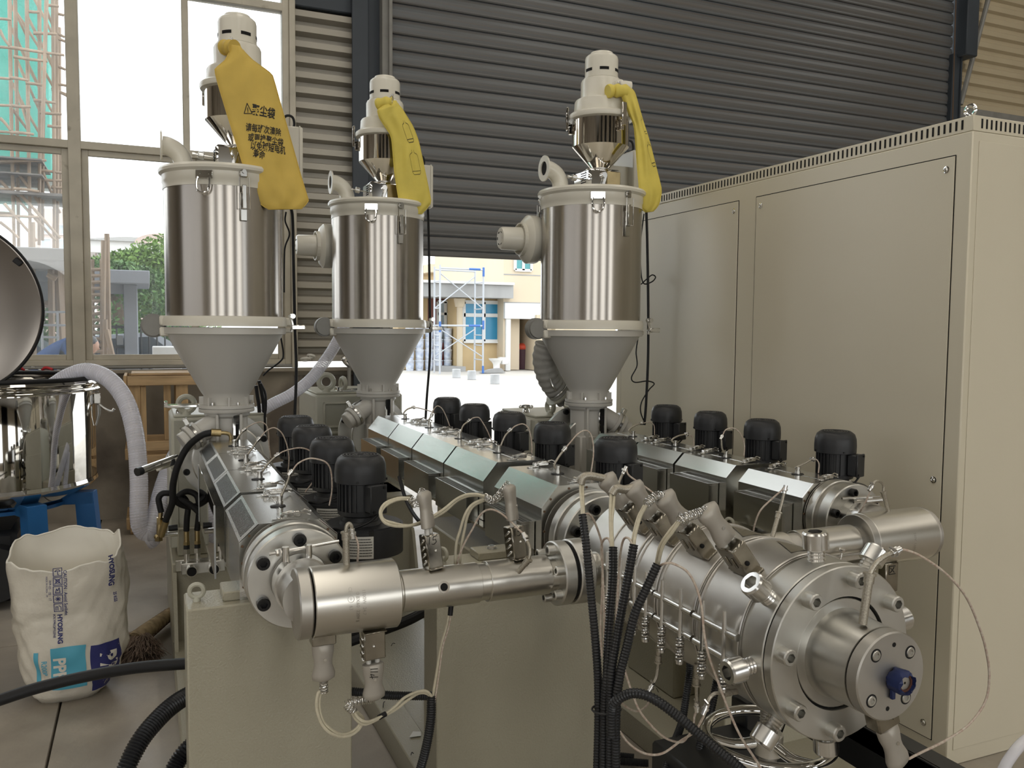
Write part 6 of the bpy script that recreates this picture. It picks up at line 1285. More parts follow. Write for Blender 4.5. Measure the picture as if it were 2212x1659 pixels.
for k, (px, L) in enumerate((((1.002,3.672,0.105), .03), ((0.912,3.631,0.105), .045), ((0.807,3.074,0.105), .05), ((0.801,2.685,0.105), .012), ((2.015,2.954,0.105), .015), ((1.856,2.791,0.105), .035))):
    p = Vector(px); a = random.uniform(0, 3); d = Vector((cos(a), sin(a), 0)); tag(obj('wire_scrap', M().tube([p, p+d*L*.5+Vector((0, .006, .004)), p+d*L], .0016, 5, 4), m_rubber), ('short black wire scrap on the frame behind the elbow block', 'curled black wire scrap on the pale frame', 'longer black wire offcut by the level conduit', 'tiny black scrap near the short conduit', 'black speck of wire on the right frame', 'thin black wire bit under the die bands')[k], 'scrap')
pf = Vector((0.851,2.823,0.104)); tag(obj('paper_scrap', M().prism([(-.02, -.015), (.022, -.02), (.03, .01), (.005, .022)], pf, (1, 0, 0), (0, 1, 0), (0, 0, 1), .001), m_plate), 'small folded scrap of white paper on the frame plate', 'paper')

# ------------------------------------------------------------------ outside: yard, buildings, scaffolds
m_yard = mat('yard_concrete', (0.510, 0.484, 0.442), .8, var=.25, vscale=.5, col2=(.44, .41, .36), c2scale=.35, c2lo=.5, c2hi=.7)
m_wallY = mat('yellow_render', (0.518, 0.389, 0.216), .8, var=.12, vscale=1.2); m_wallC = mat('cream_render', (0.533, 0.461, 0.331), .8, var=.10, vscale=.8, stretch=(1, 1, .25), dark=(.56, .47, .36))
m_conc = mat('weathered_fascia', (0.360, 0.360, 0.353), .8, var=.35, vscale=.9, stretch=(1, 1, .35)); m_redroof = mat('red_roof', (0.384, 0.080, 0.064), .7, var=.1, vscale=2)
m_bluefilm = mat('blue_window_film', (0.030, 0.225, 0.390), .25, var=.15, vscale=1.2); m_whitef = mat('white_frame', (0.600, 0.600, 0.584), .5); m_teal = mat('teal_window', (.10, .36, .38), .2, var=.4, vscale=2)
m_brownd = mat('brown_door_frame', (.20, .07, .05), .5); m_winc = mat('pale_window', (.42, .50, .55), .25, var=.4, vscale=2); m_darkroom = mat('dim_room_wall', (.22, .22, .22), .9, var=.2, vscale=2)
m_greyp = mat('grey_wall_paint', (0.270, 0.285, 0.315), .8, var=.12, vscale=1); m_bamboo = mat('bamboo_pole', (0.383, 0.289, 0.204), .7, var=.4, vscale=6, stretch=(1, 1, .4)); m_scaf = mat('scaffold_white_paint', (0.413, 0.435, 0.465), .5); m_scafb = mat('scaffold_blue_paint', (.05, .14, .40), .5)
m_net = glassy('green_safety_net', tint=(.45, .90, .78), refl=.0, dust=.36, dscale=2.5, dcol=(.12, .50, .42)); m_leaf = mat('leaves', (.10, .22, .045), .6, var=.6, vscale=3); m_leafl = mat('bright_leaves', (.20, .34, .06), .6, var=.5, vscale=3)
m_tileroof = mat('grey_tile_roof', (0.231, 0.224, 0.203), .8, var=.3, vscale=1, stretch=(6, 1, 1)); m_pink = mat('pink_render', (0.465, 0.375, 0.330), .8); m_bark = mat('bark', (.16, .11, .07), .9)
m_silver = mat('silver_car_paint', (.45, .48, .53), .25, .4); m_carb = mat('dark_car_paint', (.05, .07, .10), .2); m_carg = mat('car_glass', (.04, .05, .06), .08); m_tyre = mat('tyre', (.02, .02, .02), .8)
struct('ground', M().box(-60, 90, WY+.25, 120, -.4, -.02), m_yard)
def win(par, x0, x1, y, z0, z1, m, nx=2, mid=None, t=.06):
    f = M(); y0, y1 = y-.05, y+.02
    for k in range(nx+1): x = x0+(x1-x0)*k/nx; f.box(x-t/2, x+t/2, y0, y1, z0, z1)
    for z in [z0, z1]+([mid] if mid else []): f.box(x0, x1, y0, y1, z-t/2, z+t/2)
    w = obj('window', f, m_whitef, par)
    zz = [z0]+([mid] if mid else [])+[z1]
    for k in range(nx):
        for a, b in zip(zz, zz[1:]): obj('pane', M().box(x0+(x1-x0)*k/nx+t/2, x0+(x1-x0)*(k+1)/nx-t/2, y-.01, y, a+t/2, b-t/2), m, w)
    return w
# -- low yellow building with the grey fascia
GY = 29.2
def A(x, y, Y=GY): return None
b0, b1 = Vector((10.403,29.200,-0.004)), Vector((12.292,29.200,-0.027)); zt_, zf = Vector((11.383,29.200,2.625)).z, Vector((11.380,29.200,3.099)).z
LB = thing('low_building', 'low yellow building with blue-filmed windows across the yard', 'building', (b0.x, GY, 0))
obj('wall', M().box(b0.x, b1.x-.02, GY, GY+6, -.02, zt_), m_wallY, LB); obj('fascia', M().box((8.229,29.200,2.964)[0], b1.x-.02, GY-.9, GY+6, zt_, zf), m_conc, LB)
obj('fascia_cap', M().box((8.229,29.200,2.964)[0], b1.x-.02, GY-1.0, GY+6, zf, zf+.09), m_whitef, LB)
win(LB, (10.678,29.200,2.526)[0], b1.x-.05, GY-.02, (11.393,29.200,1.061)[2], (11.384,29.200,2.490)[2], m_bluefilm, 2, (11.387,29.200,2.015)[2], .13)
obj('sill', M().box((10.667,29.200,1.009)[0], b1.x, GY-.12, GY, (11.394,29.200,0.993)[2], (11.393,29.200,1.044)[2]), m_whitef, LB)
obj('downpipe', M().tube([(10.444,28.950,2.581), (10.456,28.950,0.007)], .11, 10, 1).lathe([(.16, -.3), (.22, 0)], (10.444,28.950,2.598), (0, 0, 1), 10), m_wallC, LB)
PB = M(); e0, e1 = (9.533,30.200,2.597)[0], (10.729,30.200,2.622)[0]
obj('porch_wall', M().box((8.510,30.200,2.575)[0], (9.640,30.200,2.599)[0], 30.2, 34, 0, zt_), m_wallY, LB)
obj('brown_surround', M().box(e0, e1, 30.25, 30.35, 0, zt_+.1), m_brownd, LB); win(LB, (10.036,30.200,2.539)[0], (10.619,30.200,2.551)[0], 30.22, (10.298,30.200,0.122)[2], (10.290,30.200,2.510)[2], m_winc, 2, (10.292,30.200,2.062)[2], .10)
obj('red_panel', M().box((10.134,30.100,0.992)[0], (10.389,30.100,0.992)[0], 30.1, 30.2, 0, (10.261,30.100,0.992)[2]), m_redroof, LB); obj('door_step', M().box((9.692,29.900,-0.030)[0], (10.561,29.900,-0.040)[0], 28.6, 30.2, -.02, .16), m_conc, LB)
# -- cream building on the right
RB = thing('cream_building', 'tall cream building with a teal window and an open store room across the yard', 'building', (12.5, 28.8, 0)); RY = 28.6
r0, r1, ro0, ro1 = (12.007,28.600,1.697)[0], (16.726,28.600,1.742)[0], (12.264,28.600,1.699)[0], (13.234,28.600,1.709)[0]; zo = (12.705,28.600,2.043)[2]
obj('wall', M().box(r0, ro0, RY, RY+8, 0, 9).box(ro1, r1, RY, RY+8, 0, 9).box(ro0, ro1, RY, RY+8, zo, 9), m_wallC, RB)
obj('room_wall', M().box(ro0+.5, ro1, RY+2.4, RY+2.6, 0, zo), m_darkroom, RB); obj('room_side', M().box(ro0, ro0+.55, RY+.35, RY+2.5, 0, zo), m_wallC, RB); obj('door_lintel', M().box(ro0-.25, ro1+.25, RY-.14, RY, zo-.15, zo+.42), m_whitef, RB)
obj('pilaster', M().box(ro1, ro1+.4, RY-.25, RY, 0, zo), m_wallC, RB); obj('pilaster', M().box(ro1+.75, ro1+1.1, RY-.3, RY, 0, zo+.5), m_wallC, RB); obj('pilaster', M().box(ro0-.18, ro0, RY-.1, RY, 0, zo-.1), m_whitef, RB)
win(RB, (12.445,28.600,4.061)[0], (13.095,28.600,4.087)[0], RY-.02, (12.782,28.600,3.670)[2], (12.774,28.600,4.411)[2], m_teal, 2, None, .10)
obj('wall_joint', M().box(r0, r1, RY-.01, RY, (12.229,28.600,3.500)[2]-.02, (12.229,28.600,3.500)[2]+.02).box(r0, r1, RY-.01, RY, zo+.42, zo+.46), m_conc, RB)
# -- upper building behind with red roof
UB = thing('upper_building', 'yellow upper building with a red roof behind the low one', 'building', (20, 46, 0)); UY = 46
u0, u1 = (15.063,46.000,4.354)[0], (20.264,46.000,4.516)[0]; uz0, uz1 = (16.786,46.000,4.618)[2], (16.783,46.000,5.092)[2]
obj('wall', M().box(u0, u1+6, UY, UY+9, 0, uz0), m_wallY, UB); obj('cornice', M().box(u0-.5, u1+6, UY-.8, UY+9, uz0, uz0+.45).box(u0-.2, u1+6, UY-.5, UY+9, uz0+.45, uz1), m_wallC, UB); obj('side_wall', M().box(u0-4, u0, UY+6, UY+12, 0, uz0-.6), m_pink, UB)
obj('roof', M().prism([(u0+2.5, uz1), (u1+6, uz1), (u1+6, uz1+1.6), (u0+9, uz1+.5)], (0, UY, 0), (1, 0, 0), (0, 0, 1), (0, 1, 0), 8), m_redroof, UB)
for a, b in ((985, 1017), (1034, 1063), (1077, 1100)):
    xa = Vector((16.365,46.000,4.394)).x+(a-985)*(Vector((18.588,46.000,4.464)).x-Vector((16.365,46.000,4.394)).x)/78; xb = xa+(b-a)*(Vector((18.588,46.000,4.464)).x-Vector((16.365,46.000,4.394)).x)/78
    win(UB, xa, xb, UY-.05, (16.788,46.000,4.091)[2], (16.786,46.000,4.566)[2], m_winc, 3, (16.787,46.000,4.381)[2], .14)
win(UB, (15.504,46.000,4.368)[0], (15.642,46.000,4.372)[0], UY-.05, (15.532,46.000,4.134)[2], (15.531,46.000,4.473)[2], m_winc, 1, None, .1)
# -- steel scaffold tower
SC = thing('scaffold_tower', 'white and blue steel scaffold tower in the yard', 'scaffold', (9.5, 27.6, 0))
sl0, sl1, sr0, sr1 = ((9.113,27.803,0.000), (9.019,26.924,0.000), (10.685,28.042,0.000), (10.635,27.107,-0.000))
ztop = 3.62
def pole(a, b, m=None, r=.026): obj('pole', M().tube([a, b], r, 8, 1), m or m_scaf, SC)
for q, m in ((sl0, m_scaf), (sl1, m_scaf), (sr0, m_scaf), (sr1, m_scaf)): pole((q[0], q[1], 0), (q[0], q[1], ztop), m, .034)
pole((sl1[0], sl1[1]-.01, 1.4), (sl1[0], sl1[1]-.01, 1.75), m_scafb, .042); pole((sr1[0], sr1[1]-.01, 3.3), (sr1[0], sr1[1]-.01, 3.6), m_scafb, .042); pole((sr1[0], sr1[1]-.01, 0), (sr1[0], sr1[1]-.01, .25), m_scafb, .042); pole((sr1[0], sr1[1]-.01, 1.5), (sr1[0], sr1[1]-.01, 1.8), m_scafb, .042)
for z in (3.52, 1.62):
    for q, w_ in ((sl0, sr0), (sl1, sr1)): pole((q[0], q[1], z), (w_[0], w_[1], z), None, .030)
    pole((sl0[0]*.4+sr0[0]*.6, sl1[1], z), (sl0[0]*.15+sr0[0]*.85, sl1[1], z), m_scafb, .038)
for q, w_ in ((sl0, sl1), (sr0, sr1)):
    for z in (.45, .95, 1.3, 2.2, 2.6, 3.1): pole((q[0], q[1], z), (w_[0], w_[1], z), None, .02)
for z0, z1 in ((.55, 1.5), (2.2, 3.35)):
    pole((sl0[0], sl0[1], z0), (sr0[0], sr0[1], z1), None, .020); pole((sl1[0], sl1[1], z1), (sr1[0], sr1[1], z0), None, .020)
# -- paint buckets in a stack
g0 = thing('paint_bucket', 'white paint bucket in the stack by the yard', 'bucket', (0, 0, 0)); obj('tub', M().lathe([(.13, 0), (.155, .34), (.165, .345), (.165, .37), (.155, .385)], n=20), mat('bucket_white', (.62, .66, .74), .4, var=.4, vscale=5), g0, False); obj('wrap_label', M().lathe([(.1385, .07), (.1525, .28)], n=20, cap0=False, cap1=False), mat('bucket_label', (.30, .36, .50), .45, var=.9, vscale=7, dark=(.62, .66, .72)), g0, False)
k = 0; bx0 = Vector((8.478,29.600,0.083)); cnt = 0
for row in range(4):
    for c in range(5):
        if row == 3 and c > 4: continue
        lab = 'white paint bucket in the yard stack, %s row, %s' % (('bottom', 'second', 'third', 'top')[row], ('at the hidden left end', 'second from the left', 'middle one', 'second from the right', 'at the right end')[c])
        p = (bx0.x+.30+.36*c, 29.6, .387*row-.02)
        if cnt == 0: g0.location = p; g0['label'] = lab; g0['group'] = 'paint buckets stacked in the yard'
        else: dup(g0, p, random.uniform(0, 6), lab, 'paint buckets stacked in the yard')
        cnt += 1
# -- stone bollards, toilet, rubbish
st = None
for lab, p in (('grey stone block in the yard, leftmost', (8.933,25.028,0.000)), ('grey stone block in the yard, middle one', (9.056,24.001,0.000)), ('grey stone block in the yard, rightmost and nearest', (9.001,22.012,0.000))):
    o = obj('stone_block', M().cyl((0, 0, -.02), (0, 0, .26), .125, n=14, b=.01), mat('stone', (.48, .49, .50), .8, var=.3, vscale=3), None); o.location = (p[0], p[1], 0); o.scale = (1.05, 1.05, 1.0); tag(o, lab, 'block', 'stone blocks in the yard')
tq = Vector((11.690,28.200,0.029)); TL = thing('toilet', 'white ceramic toilet standing outdoors against the yellow wall', 'toilet', (tq.x, 28.2, 0)); mw = mat('ceramic', (.78, .78, .76), .15)
obj('pedestal', M().lathe([(.15, 0), (.12, .1), (.13, .25), (.20, .36), (.24, .42)], (tq.x-.1, 28.2, 0), (0, 0, 1), 20), mw, TL); obj('bowl', M().lathe([(.20, .36), (.26, .42), (.27, .46), (.2, .46)], (tq.x-.12, 28.2, 0), (0, 0, 1), 24), mw, TL); obj('tank', M().box(tq.x+.05, tq.x+.30, 28.0, 28.5, .25, .50, .03), mw, TL)
rq = Vector((13.228,29.600,0.031)); o = tag(obj('waste_bin', M().lathe([(.24, 0), (.28, .75)], (rq.x, 29.6, 0), (0, 0, 1), 16), mat('maroon_bin', (.07, .03, .04), .6)), 'dark bin with a red bag inside the store room doorway', 'bin'); obj('red_bag', M().ball((rq.x, 29.6, .82), .30, 12, 8, (1, 1, .55)), mat('red_bag', (.60, .08, .04), .5, bump=.5, bscale=12), o)
tag(obj('cardboard_box', M().box(rq.x+.45, rq.x+1.1, 29.7, 30.2, 0, .42, .01), mat('cardboard', (.40, .27, .17), .8)), 'cardboard box beside the bin in the store room doorway', 'box'); tag(obj('rag_pile', M().ball((rq.x+.75, 30.4, .55), .38, 12, 8, (1, .7, .7)), mat('pale_rags', (.5, .5, .52), .8, bump=.8, bscale=9)), 'grey bundle of film above the cardboard box', 'bundle')
tag(obj('broken_slab', M().prism([(0, 0), (.9, 0), (.75, .16), (.35, .12)], (10.589,27.119,0.000), (1, 0, 0), (0, 0, 1), (0, 1, 0), .3), m_conc), 'broken grey slab lying at the foot of the yellow wall', 'slab')

# ------------------------------------------------------------------ outside the window: gate house, canopy, bamboo scaffold, tree, cars
GH = thing('gate_house', 'grey painted gate house with a flat beam seen through the window', 'building', (-.3, 13.0, 0)); HY = 13.0
x0, x1 = (-3.047,13.000,2.115)[0], (-0.045,13.000,2.208)[0]; z1_, z0_ = (-0.296,13.000,2.290)[2], (-0.299,13.000,2.111)[2]
obj('roof_beam', M().box(x0, x1+.12, HY-.35, HY+1.5, z0_, z1_, .01), m_greyp, GH)
zc_ = (-0.360,13.000,1.982)[2]
obj('wall', M().box(x0, (-1.365,13.000,2.167)[0], HY, HY+.25, -.02, z0_).box((-1.365,13.000,2.167)[0], (-0.969,13.000,2.180)[0], HY, HY+.25, (-1.208,13.000,1.875)[2], z0_).box((-0.969,13.000,2.180)[0], (-0.649,13.000,2.190)[0], HY, HY+.25, -.02, z0_).box((-0.649,13.000,2.190)[0], (-0.262,13.000,2.202)[0], HY, HY+.25, zc_, z0_), m_greyp, GH)
obj('column', M().box((-0.262,13.000,2.202)[0], (-0.086,13.000,2.207)[0], HY-.06, HY+.3, -.02, z0_, .01), m_greyp, GH)
tag(obj('white_planter', M().box((0.086,12.000,1.263)[0], (0.440,12.000,1.263)[0], 12, 12.4, .0, (0.259,12.000,1.269)[2], .01), m_whitef), 'low white block beside the gate house outside the window', 'block')
CN = tag(obj('concrete_canopy', M().box((-2.452,10.500,2.286)[0], (-0.744,10.500,2.361)[0], 10.5, 13.5, (-1.076,10.500,2.238)[2], (-1.072,10.500,2.377)[2], .01), m_conc), 'weathered concrete canopy slab under the bamboo scaffold', 'canopy')
BS = thing('bamboo_scaffold', 'bamboo scaffold with green netting on the tower block outside the window', 'scaffold', (-3, 15, 0))
netY = 16.6
obj('safety_net', M().grid(lambda u, v: Vector(((-3.130,16.600,6.730)[0]+((-1.338,16.600,7.010)[0]-(-3.130,16.600,6.730)[0])*u, netY+.12*sin(9*u+3*v)+.08*sin(23*v), 4.0+8.0*v)), 40, 40), m_net, BS)
obj('block_wall', M().box((-3.299,17.500,7.010)[0], (-1.498,17.500,7.293)[0], 17.5, 19.5, 4.2, 12), mat('raw_block_wall', (.50, .53, .53), .85, var=.35, vscale=1.5), BS)
random.seed(21)
def bpole(a, b, r=.045): obj('pole', M().tube([a, Vector(a).lerp(Vector(b), .5)+Vector((random.uniform(-.012, .012), 0, random.uniform(-.01, .01))), b], lambda t: r*.66*(1.05-.25*t), 7, 2), m_bamboo, BS)
for x_, y_, z_, x2, y2, z2, r in ((-1.79,15.20,6.67,-1.83,15.20,2.55,0.045), (-1.74,15.40,6.75,-1.80,15.40,2.28,0.045), (-1.56,15.20,6.70,-1.61,15.20,2.56,0.045), (-1.40,15.30,6.77,-1.50,15.30,2.79,0.045), (-1.27,15.00,6.68,-1.40,15.00,4.17,0.045), (-1.36,15.50,5.99,-1.47,15.50,2.88,0.045), (-1.22,15.40,6.83,-1.30,15.40,2.58,0.045), (-1.19,15.60,6.91,-1.27,15.60,2.75,0.045), (-1.18,15.80,6.33,-1.22,15.80,3.67,0.045), (-2.27,15.10,6.11,-1.77,15.10,6.14,0.038), (-2.28,15.10,5.70,-1.78,15.10,5.72,0.038), (-1.79,15.00,5.70,-1.06,15.00,5.68,0.038), (-1.74,15.00,5.57,-1.29,15.00,5.56,0.038), (-2.30,15.10,5.25,-1.79,15.10,5.26,0.038), (-1.80,15.00,5.25,-1.55,15.00,5.24,0.038), (-1.60,15.10,5.22,-1.34,15.10,5.21,0.038), (-1.51,15.20,5.00,-1.21,15.20,4.99,0.038), (-2.31,15.10,4.83,-1.80,15.10,4.86,0.038), (-1.78,15.00,4.84,-1.53,15.00,4.85,0.038), (-1.43,15.20,4.82,-1.13,15.20,4.83,0.038), (-1.33,15.20,4.63,-1.14,15.20,4.63,0.038), (-2.32,15.10,4.43,-1.81,15.10,4.46,0.038), (-1.80,15.00,4.44,-1.50,15.00,4.44,0.038), (-1.49,15.20,6.01,-1.17,15.20,6.04,0.038), (-1.33,15.20,6.46,-1.13,15.20,6.47,0.038), (-1.58,15.20,6.33,-1.40,15.20,6.34,0.038), (-1.29,15.60,5.37,-1.08,15.60,5.37,0.038), (-1.22,15.60,6.49,-1.09,15.60,6.47,0.038), (-1.22,15.60,6.19,-1.09,15.60,6.13,0.038), (-1.21,15.60,6.10,-1.08,15.60,6.06,0.038), (-1.30,15.70,5.34,-1.06,15.70,5.25,0.038), (-1.30,15.70,5.31,-1.06,15.70,5.22,0.038), (-1.22,15.60,5.67,-1.09,15.60,5.62,0.038), (-2.33,15.10,3.97,-1.35,15.10,4.08,0.038), (-2.37,15.30,3.99,-1.62,15.30,4.05,0.038), (-1.48,15.40,3.97,-1.15,15.40,3.95,0.038), (-1.51,15.40,3.83,-1.14,15.40,3.83,0.038), (-1.79,15.00,3.60,-1.45,15.00,3.58,0.038), (-2.34,15.10,3.59,-1.84,15.10,3.60,0.038), (-1.32,15.40,3.72,-1.15,15.40,3.72,0.038), (-2.34,15.00,3.17,-1.46,15.00,3.19,0.038), (-2.39,15.30,3.27,-1.83,15.30,3.26,0.038), (-1.63,13.50,2.49,-1.35,13.50,2.50,0.038), (-1.44,13.20,2.14,-1.08,13.20,2.13,0.038), (-1.17,13.20,1.81,-0.95,13.20,1.80,0.038), (-1.82,15.50,6.49,-1.62,15.50,6.06,0.036), (-1.77,15.70,6.45,-1.40,15.70,5.83,0.036), (-1.82,15.50,6.14,-1.61,15.50,5.68,0.036), (-1.64,15.90,6.48,-1.28,15.90,5.68,0.036), (-1.78,15.70,6.06,-1.47,15.70,5.32,0.036), (-1.59,15.90,6.88,-1.27,15.90,6.20,0.036), (-1.78,15.70,5.71,-1.48,15.70,4.95,0.036), (-1.65,15.90,5.71,-1.29,15.90,4.94,0.036), (-1.35,15.70,6.56,-1.22,15.70,6.22,0.036), (-1.84,15.60,5.32,-1.44,15.60,4.50,0.036), (-1.38,15.80,5.93,-1.26,15.80,5.66,0.036), (-1.78,15.60,5.22,-1.62,15.60,4.59,0.036), (-1.83,15.30,4.88,-1.60,15.30,4.54,0.036), (-1.44,15.80,5.67,-1.28,15.80,5.36,0.036), (-1.91,15.00,5.94,-1.79,15.00,5.72,0.036), (-1.94,15.00,4.64,-1.81,15.00,4.47,0.036), (-1.77,15.20,3.90,-1.47,15.20,3.42,0.036), (-1.99,15.20,3.74,-1.26,15.20,2.86,0.036), (-1.74,15.10,3.57,-1.19,15.10,2.89,0.036), (-1.48,15.60,4.06,-1.22,15.60,3.34,0.036), (-1.92,15.00,3.37,-1.50,15.00,2.83,0.036), (-1.96,14.80,3.07,-1.72,14.80,2.84,0.036)): bpole((x_, y_, z_), (x2, y2, z2), r)

obj('deck_boards', M().box((-2.979,15.400,3.902)[0], (-1.406,15.400,4.031)[0], 15.0, 16.4, (-1.762,15.400,4.058)[2], (-1.761,15.400,4.080)[2]).box((-2.979,15.400,3.902)[0], (-1.131,15.400,3.617)[0], 15.0, 16.4, (-1.775,15.400,3.529)[2], (-1.774,15.400,3.572)[2]).box((-2.979,15.400,3.902)[0], (-1.406,15.400,4.031)[0], 15.0, 16.4, (-1.768,15.400,3.830)[2], (-1.767,15.400,3.851)[2]), mat('scaffold_boards', (.24, .22, .20), .8, var=.5, vscale=4), BS)
obj('back_net', M().grid(lambda u, v: Vector(((-3.111,16.000,3.491)[0]+((-1.674,16.000,3.588)[0]-(-3.111,16.000,3.491)[0])*u, 16+.1*sin(7*u+5*v), (-2.114,16.000,3.263)[2]+((-2.105,16.000,3.596)[2]-(-2.114,16.000,3.263)[2])*v)), 12, 8), m_net, BS)
obj('timber_stack', M().box((-1.309,12.600,1.850)[0], (-0.957,12.600,1.858)[0], 12.4, 12.9, (-1.174,12.600,1.769)[2], (-1.172,12.600,1.853)[2], .03), m_bamboo, BS)
BP = thing('bamboo_props', 'loose bamboo props leaning at the gate house left of the window mullion', 'props', (-1.289,12.300,1.199))
for a, b in (((-1.448,12.300,2.360), (-1.470,12.300,1.141)), ((-1.273,12.200,2.819), (-1.295,12.200,1.143)), ((-1.262,12.100,2.439), (-1.336,12.100,1.894)), ((-1.071,12.200,2.333), (-1.084,12.200,1.142)), ((-1.023,12.300,2.342), (-0.994,12.300,1.317)), ((-1.005,12.400,2.349), (-0.985,12.400,1.375)), ((-0.982,12.500,2.303), (-0.983,12.500,1.343)), ((-1.102,12.100,2.176), (-1.006,12.100,2.121))): obj('prop_pole', M().tube([a, b], .04, 7, 1), m_bamboo, BP)
FB = thing('steel_frame', 'thin grey steel frame before the gate house doorway', 'frame', (-1.131,12.000,1.207))
for a, b in (((-1.170,12.000,1.700), (-0.863,12.000,1.705)), ((-1.174,12.000,1.540), (-0.867,12.000,1.537)), ((-1.177,12.000,1.391), (-0.984,12.000,1.386)), ((-1.181,12.000,1.236), (-1.003,12.000,1.230)), ((-1.168,12.000,1.781), ((-1.183,12.000,1.161)[0], 12, -.02)), ((-0.997,12.000,1.703), ((-1.015,12.000,1.160)[0], 12, -.02))): obj('rail', M().tube([a, b], .016, 6, 1), m_scaf, FB)
LD = thing('bamboo_ladder', 'bamboo ladder leaning in front of the grey gate house', 'ladder', (-0.510,11.800,1.176))
for a, b in (((-0.470,11.800,2.364), ((-0.505,11.800,1.164)[0], 11.8, -.02)), ((-0.447,11.750,2.589), (-0.484,11.750,1.356)), ((-0.589,11.800,2.359), ((-0.625,11.800,1.165)[0], 11.8, -.02)), ((-0.415,11.900,2.691), ((-0.425,11.900,1.160)[0], 11.9, -.02)), ((-0.450,11.700,1.616), (-0.454,11.700,1.167)), ((-0.435,11.650,1.490), (-0.374,11.650,1.168))): obj('rail', M().tube([a, b], .032, 7, 1), m_bamboo, LD)
for k in range(14):
    z = (-0.550,11.780,1.211)[2]+((-0.530,11.780,2.189)[2]-(-0.550,11.780,1.211)[2])*k/12.5; obj('rung', M().tube([((-0.621,11.780,1.557)[0], 11.78, z), ((-0.470,11.780,1.558)[0], 11.78, z+.01)], .024, 6, 1), m_bamboo, LD)
FN = thing('iron_fence', 'thin dark iron fence behind the bamboo ladder', 'fence', (-0.485,14.500,1.097))
for k in range(14): x = (-0.745,14.500,1.558)[0]+.115*k; obj('bar', M().tube([(x, 14.5, 0), (x, 14.5, (-0.540,14.500,1.560)[2])], .014, 5, 1), m_blackpl, FN)
for y_ in ((-0.541,14.500,1.518)[2], (-0.548,14.500,1.204)[2]): obj('fence_rail', M().box((-0.758,14.500,1.558)[0], (-0.294,14.500,1.563)[0], 14.48, 14.52, y_-.02, y_+.02), m_blackpl, FN)
obj('notice_plate', M().box((-0.399,14.400,1.384)[0], (-0.308,14.400,1.385)[0], 14.40, 14.42, (-0.382,14.400,1.242)[2], (-0.379,14.400,1.384)[2]), m_conc, FN)
# -- tree, hedge
def leaves(mb, c, R, n, s):
    c = Vector(c)
    for k in range(n):
        a, b = random.uniform(0, 2*pi), math.acos(random.uniform(-1, 1)); r = random.uniform(.55, 1)**.5; d = Vector((sin(b)*cos(a), sin(b)*sin(a), cos(b))); p = c+Vector((d.x*R[0], d.y*R[1], d.z*R[2]))*r
        u = Vector((random.gauss(0, 1), random.gauss(0, 1), random.gauss(0, 1))).normalized(); v = u.cross(Vector((random.gauss(0, 1), random.gauss(0, 1), random.gauss(0, 1)))).normalized(); t = s*random.uniform(.6, 1.3)
        mb.add([p-u*t, p-v*t*.5, p+u*t, p+v*t*.5], [(0, 1, 2, 3)])
random.seed(31)
for lab, Y, blobs, m in (('bushy green tree behind the gate house', 19.0, (((0.163,19.000,2.141), (1.0, .9, 1.0), 1500), ((0.390,19.000,2.527), (.9, .8, .9), 1000), ((-0.091,19.000,2.512), (.8, .7, .6), 900), ((0.285,19.000,1.573), (1.0, .8, .9), 1200), ((-0.347,19.000,2.597), (.8, .6, .45), 600), ((0.604,19.000,2.056), (1.0, .8, 1.3), 900)), m_leafl),
                         ('darker green tree seen through the gate house opening', 17.5, (((-0.530,17.500,1.822), (1.1, .5, .9), 1300), ((-0.673,17.500,2.417), (1.1, .5, .35), 700), ((-1.467,17.500,2.476), (1.2, .5, .3), 700), ((-1.908,17.500,2.461), (1.0, .5, .3), 500), ((-1.452,17.500,1.555), (.6, .4, .6), 600), ((-1.635,17.500,1.637), (.5, .4, .6), 500)), m_leaf)):
    T = thing('leafy_tree', lab, 'tree', (blobs[0][0][0], Y, 0)); mb = M()
    for c, R, n in blobs: leaves(mb, c, R, int(n*2.2), .055)
    obj('foliage', mb, m, T, smooth=False, kind='stuff'); obj('trunk', M().tube([(blobs[0][0][0], Y, 0), (blobs[0][0][0]+.1, Y, 1.4), (blobs[0][0][0], Y, 2.4)], lambda t: .13-.05*t, 8), m_bark, T)
hg = M(); leaves(hg, (0.171,17.000,1.272), (1.0, .3, .35), 700, .06); leaves(hg, (-0.103,17.000,1.246), (.6, .3, .3), 400, .06); o = obj('hedge', hg, m_leaf, smooth=False, kind='stuff'); o['label'] = 'low clipped hedge behind the parked cars'; o['category'] = 'hedge'
# -- far office with tiled hip roof
FO = thing('tiled_roof_building', 'distant pink office with a grey tiled hip roof', 'building', (-0.624,45.000,3.815)); fx0, fx1 = (-2.088,45.000,4.641)[0], (2.531,45.000,4.824)[0]; fz0, fz1 = (-0.601,45.000,5.031)[2], (-0.586,45.000,5.803)[2]
obj('wall', M().box(fx0, fx1, 45, 53, 0, fz0), m_pink, FO); obj('cornice', M().box(fx0-.5, fx1, 44.4, 53, fz0-.1, fz0+.45), m_whitef, FO)
obj('roof', M().add([(fx0-.8, 44.2, fz0+.45), (fx1, 44.2, fz0+.45), (fx1, 54, fz0+.45), (fx0-.8, 54, fz0+.45), ((-0.902,49.000,6.168)[0], 49, (-0.903,49.000,6.144)[2]), (fx1, 49, (-0.903,49.000,6.144)[2])], [(0, 1, 5, 4), (0, 4, 3), (3, 4, 5, 2), (0, 3, 2, 1)]), m_tileroof, FO, smooth=False)
obj('curved_gable', M().prism([(cos(pi*k/12)*1.25, sin(pi*k/12)*.5) for k in range(13)], ((0.871,44.200,5.318)[0], 44.2, fz0+.4), (1, 0, 0), (0, 0, 1), (0, 1, 0), .6), m_pink, FO)
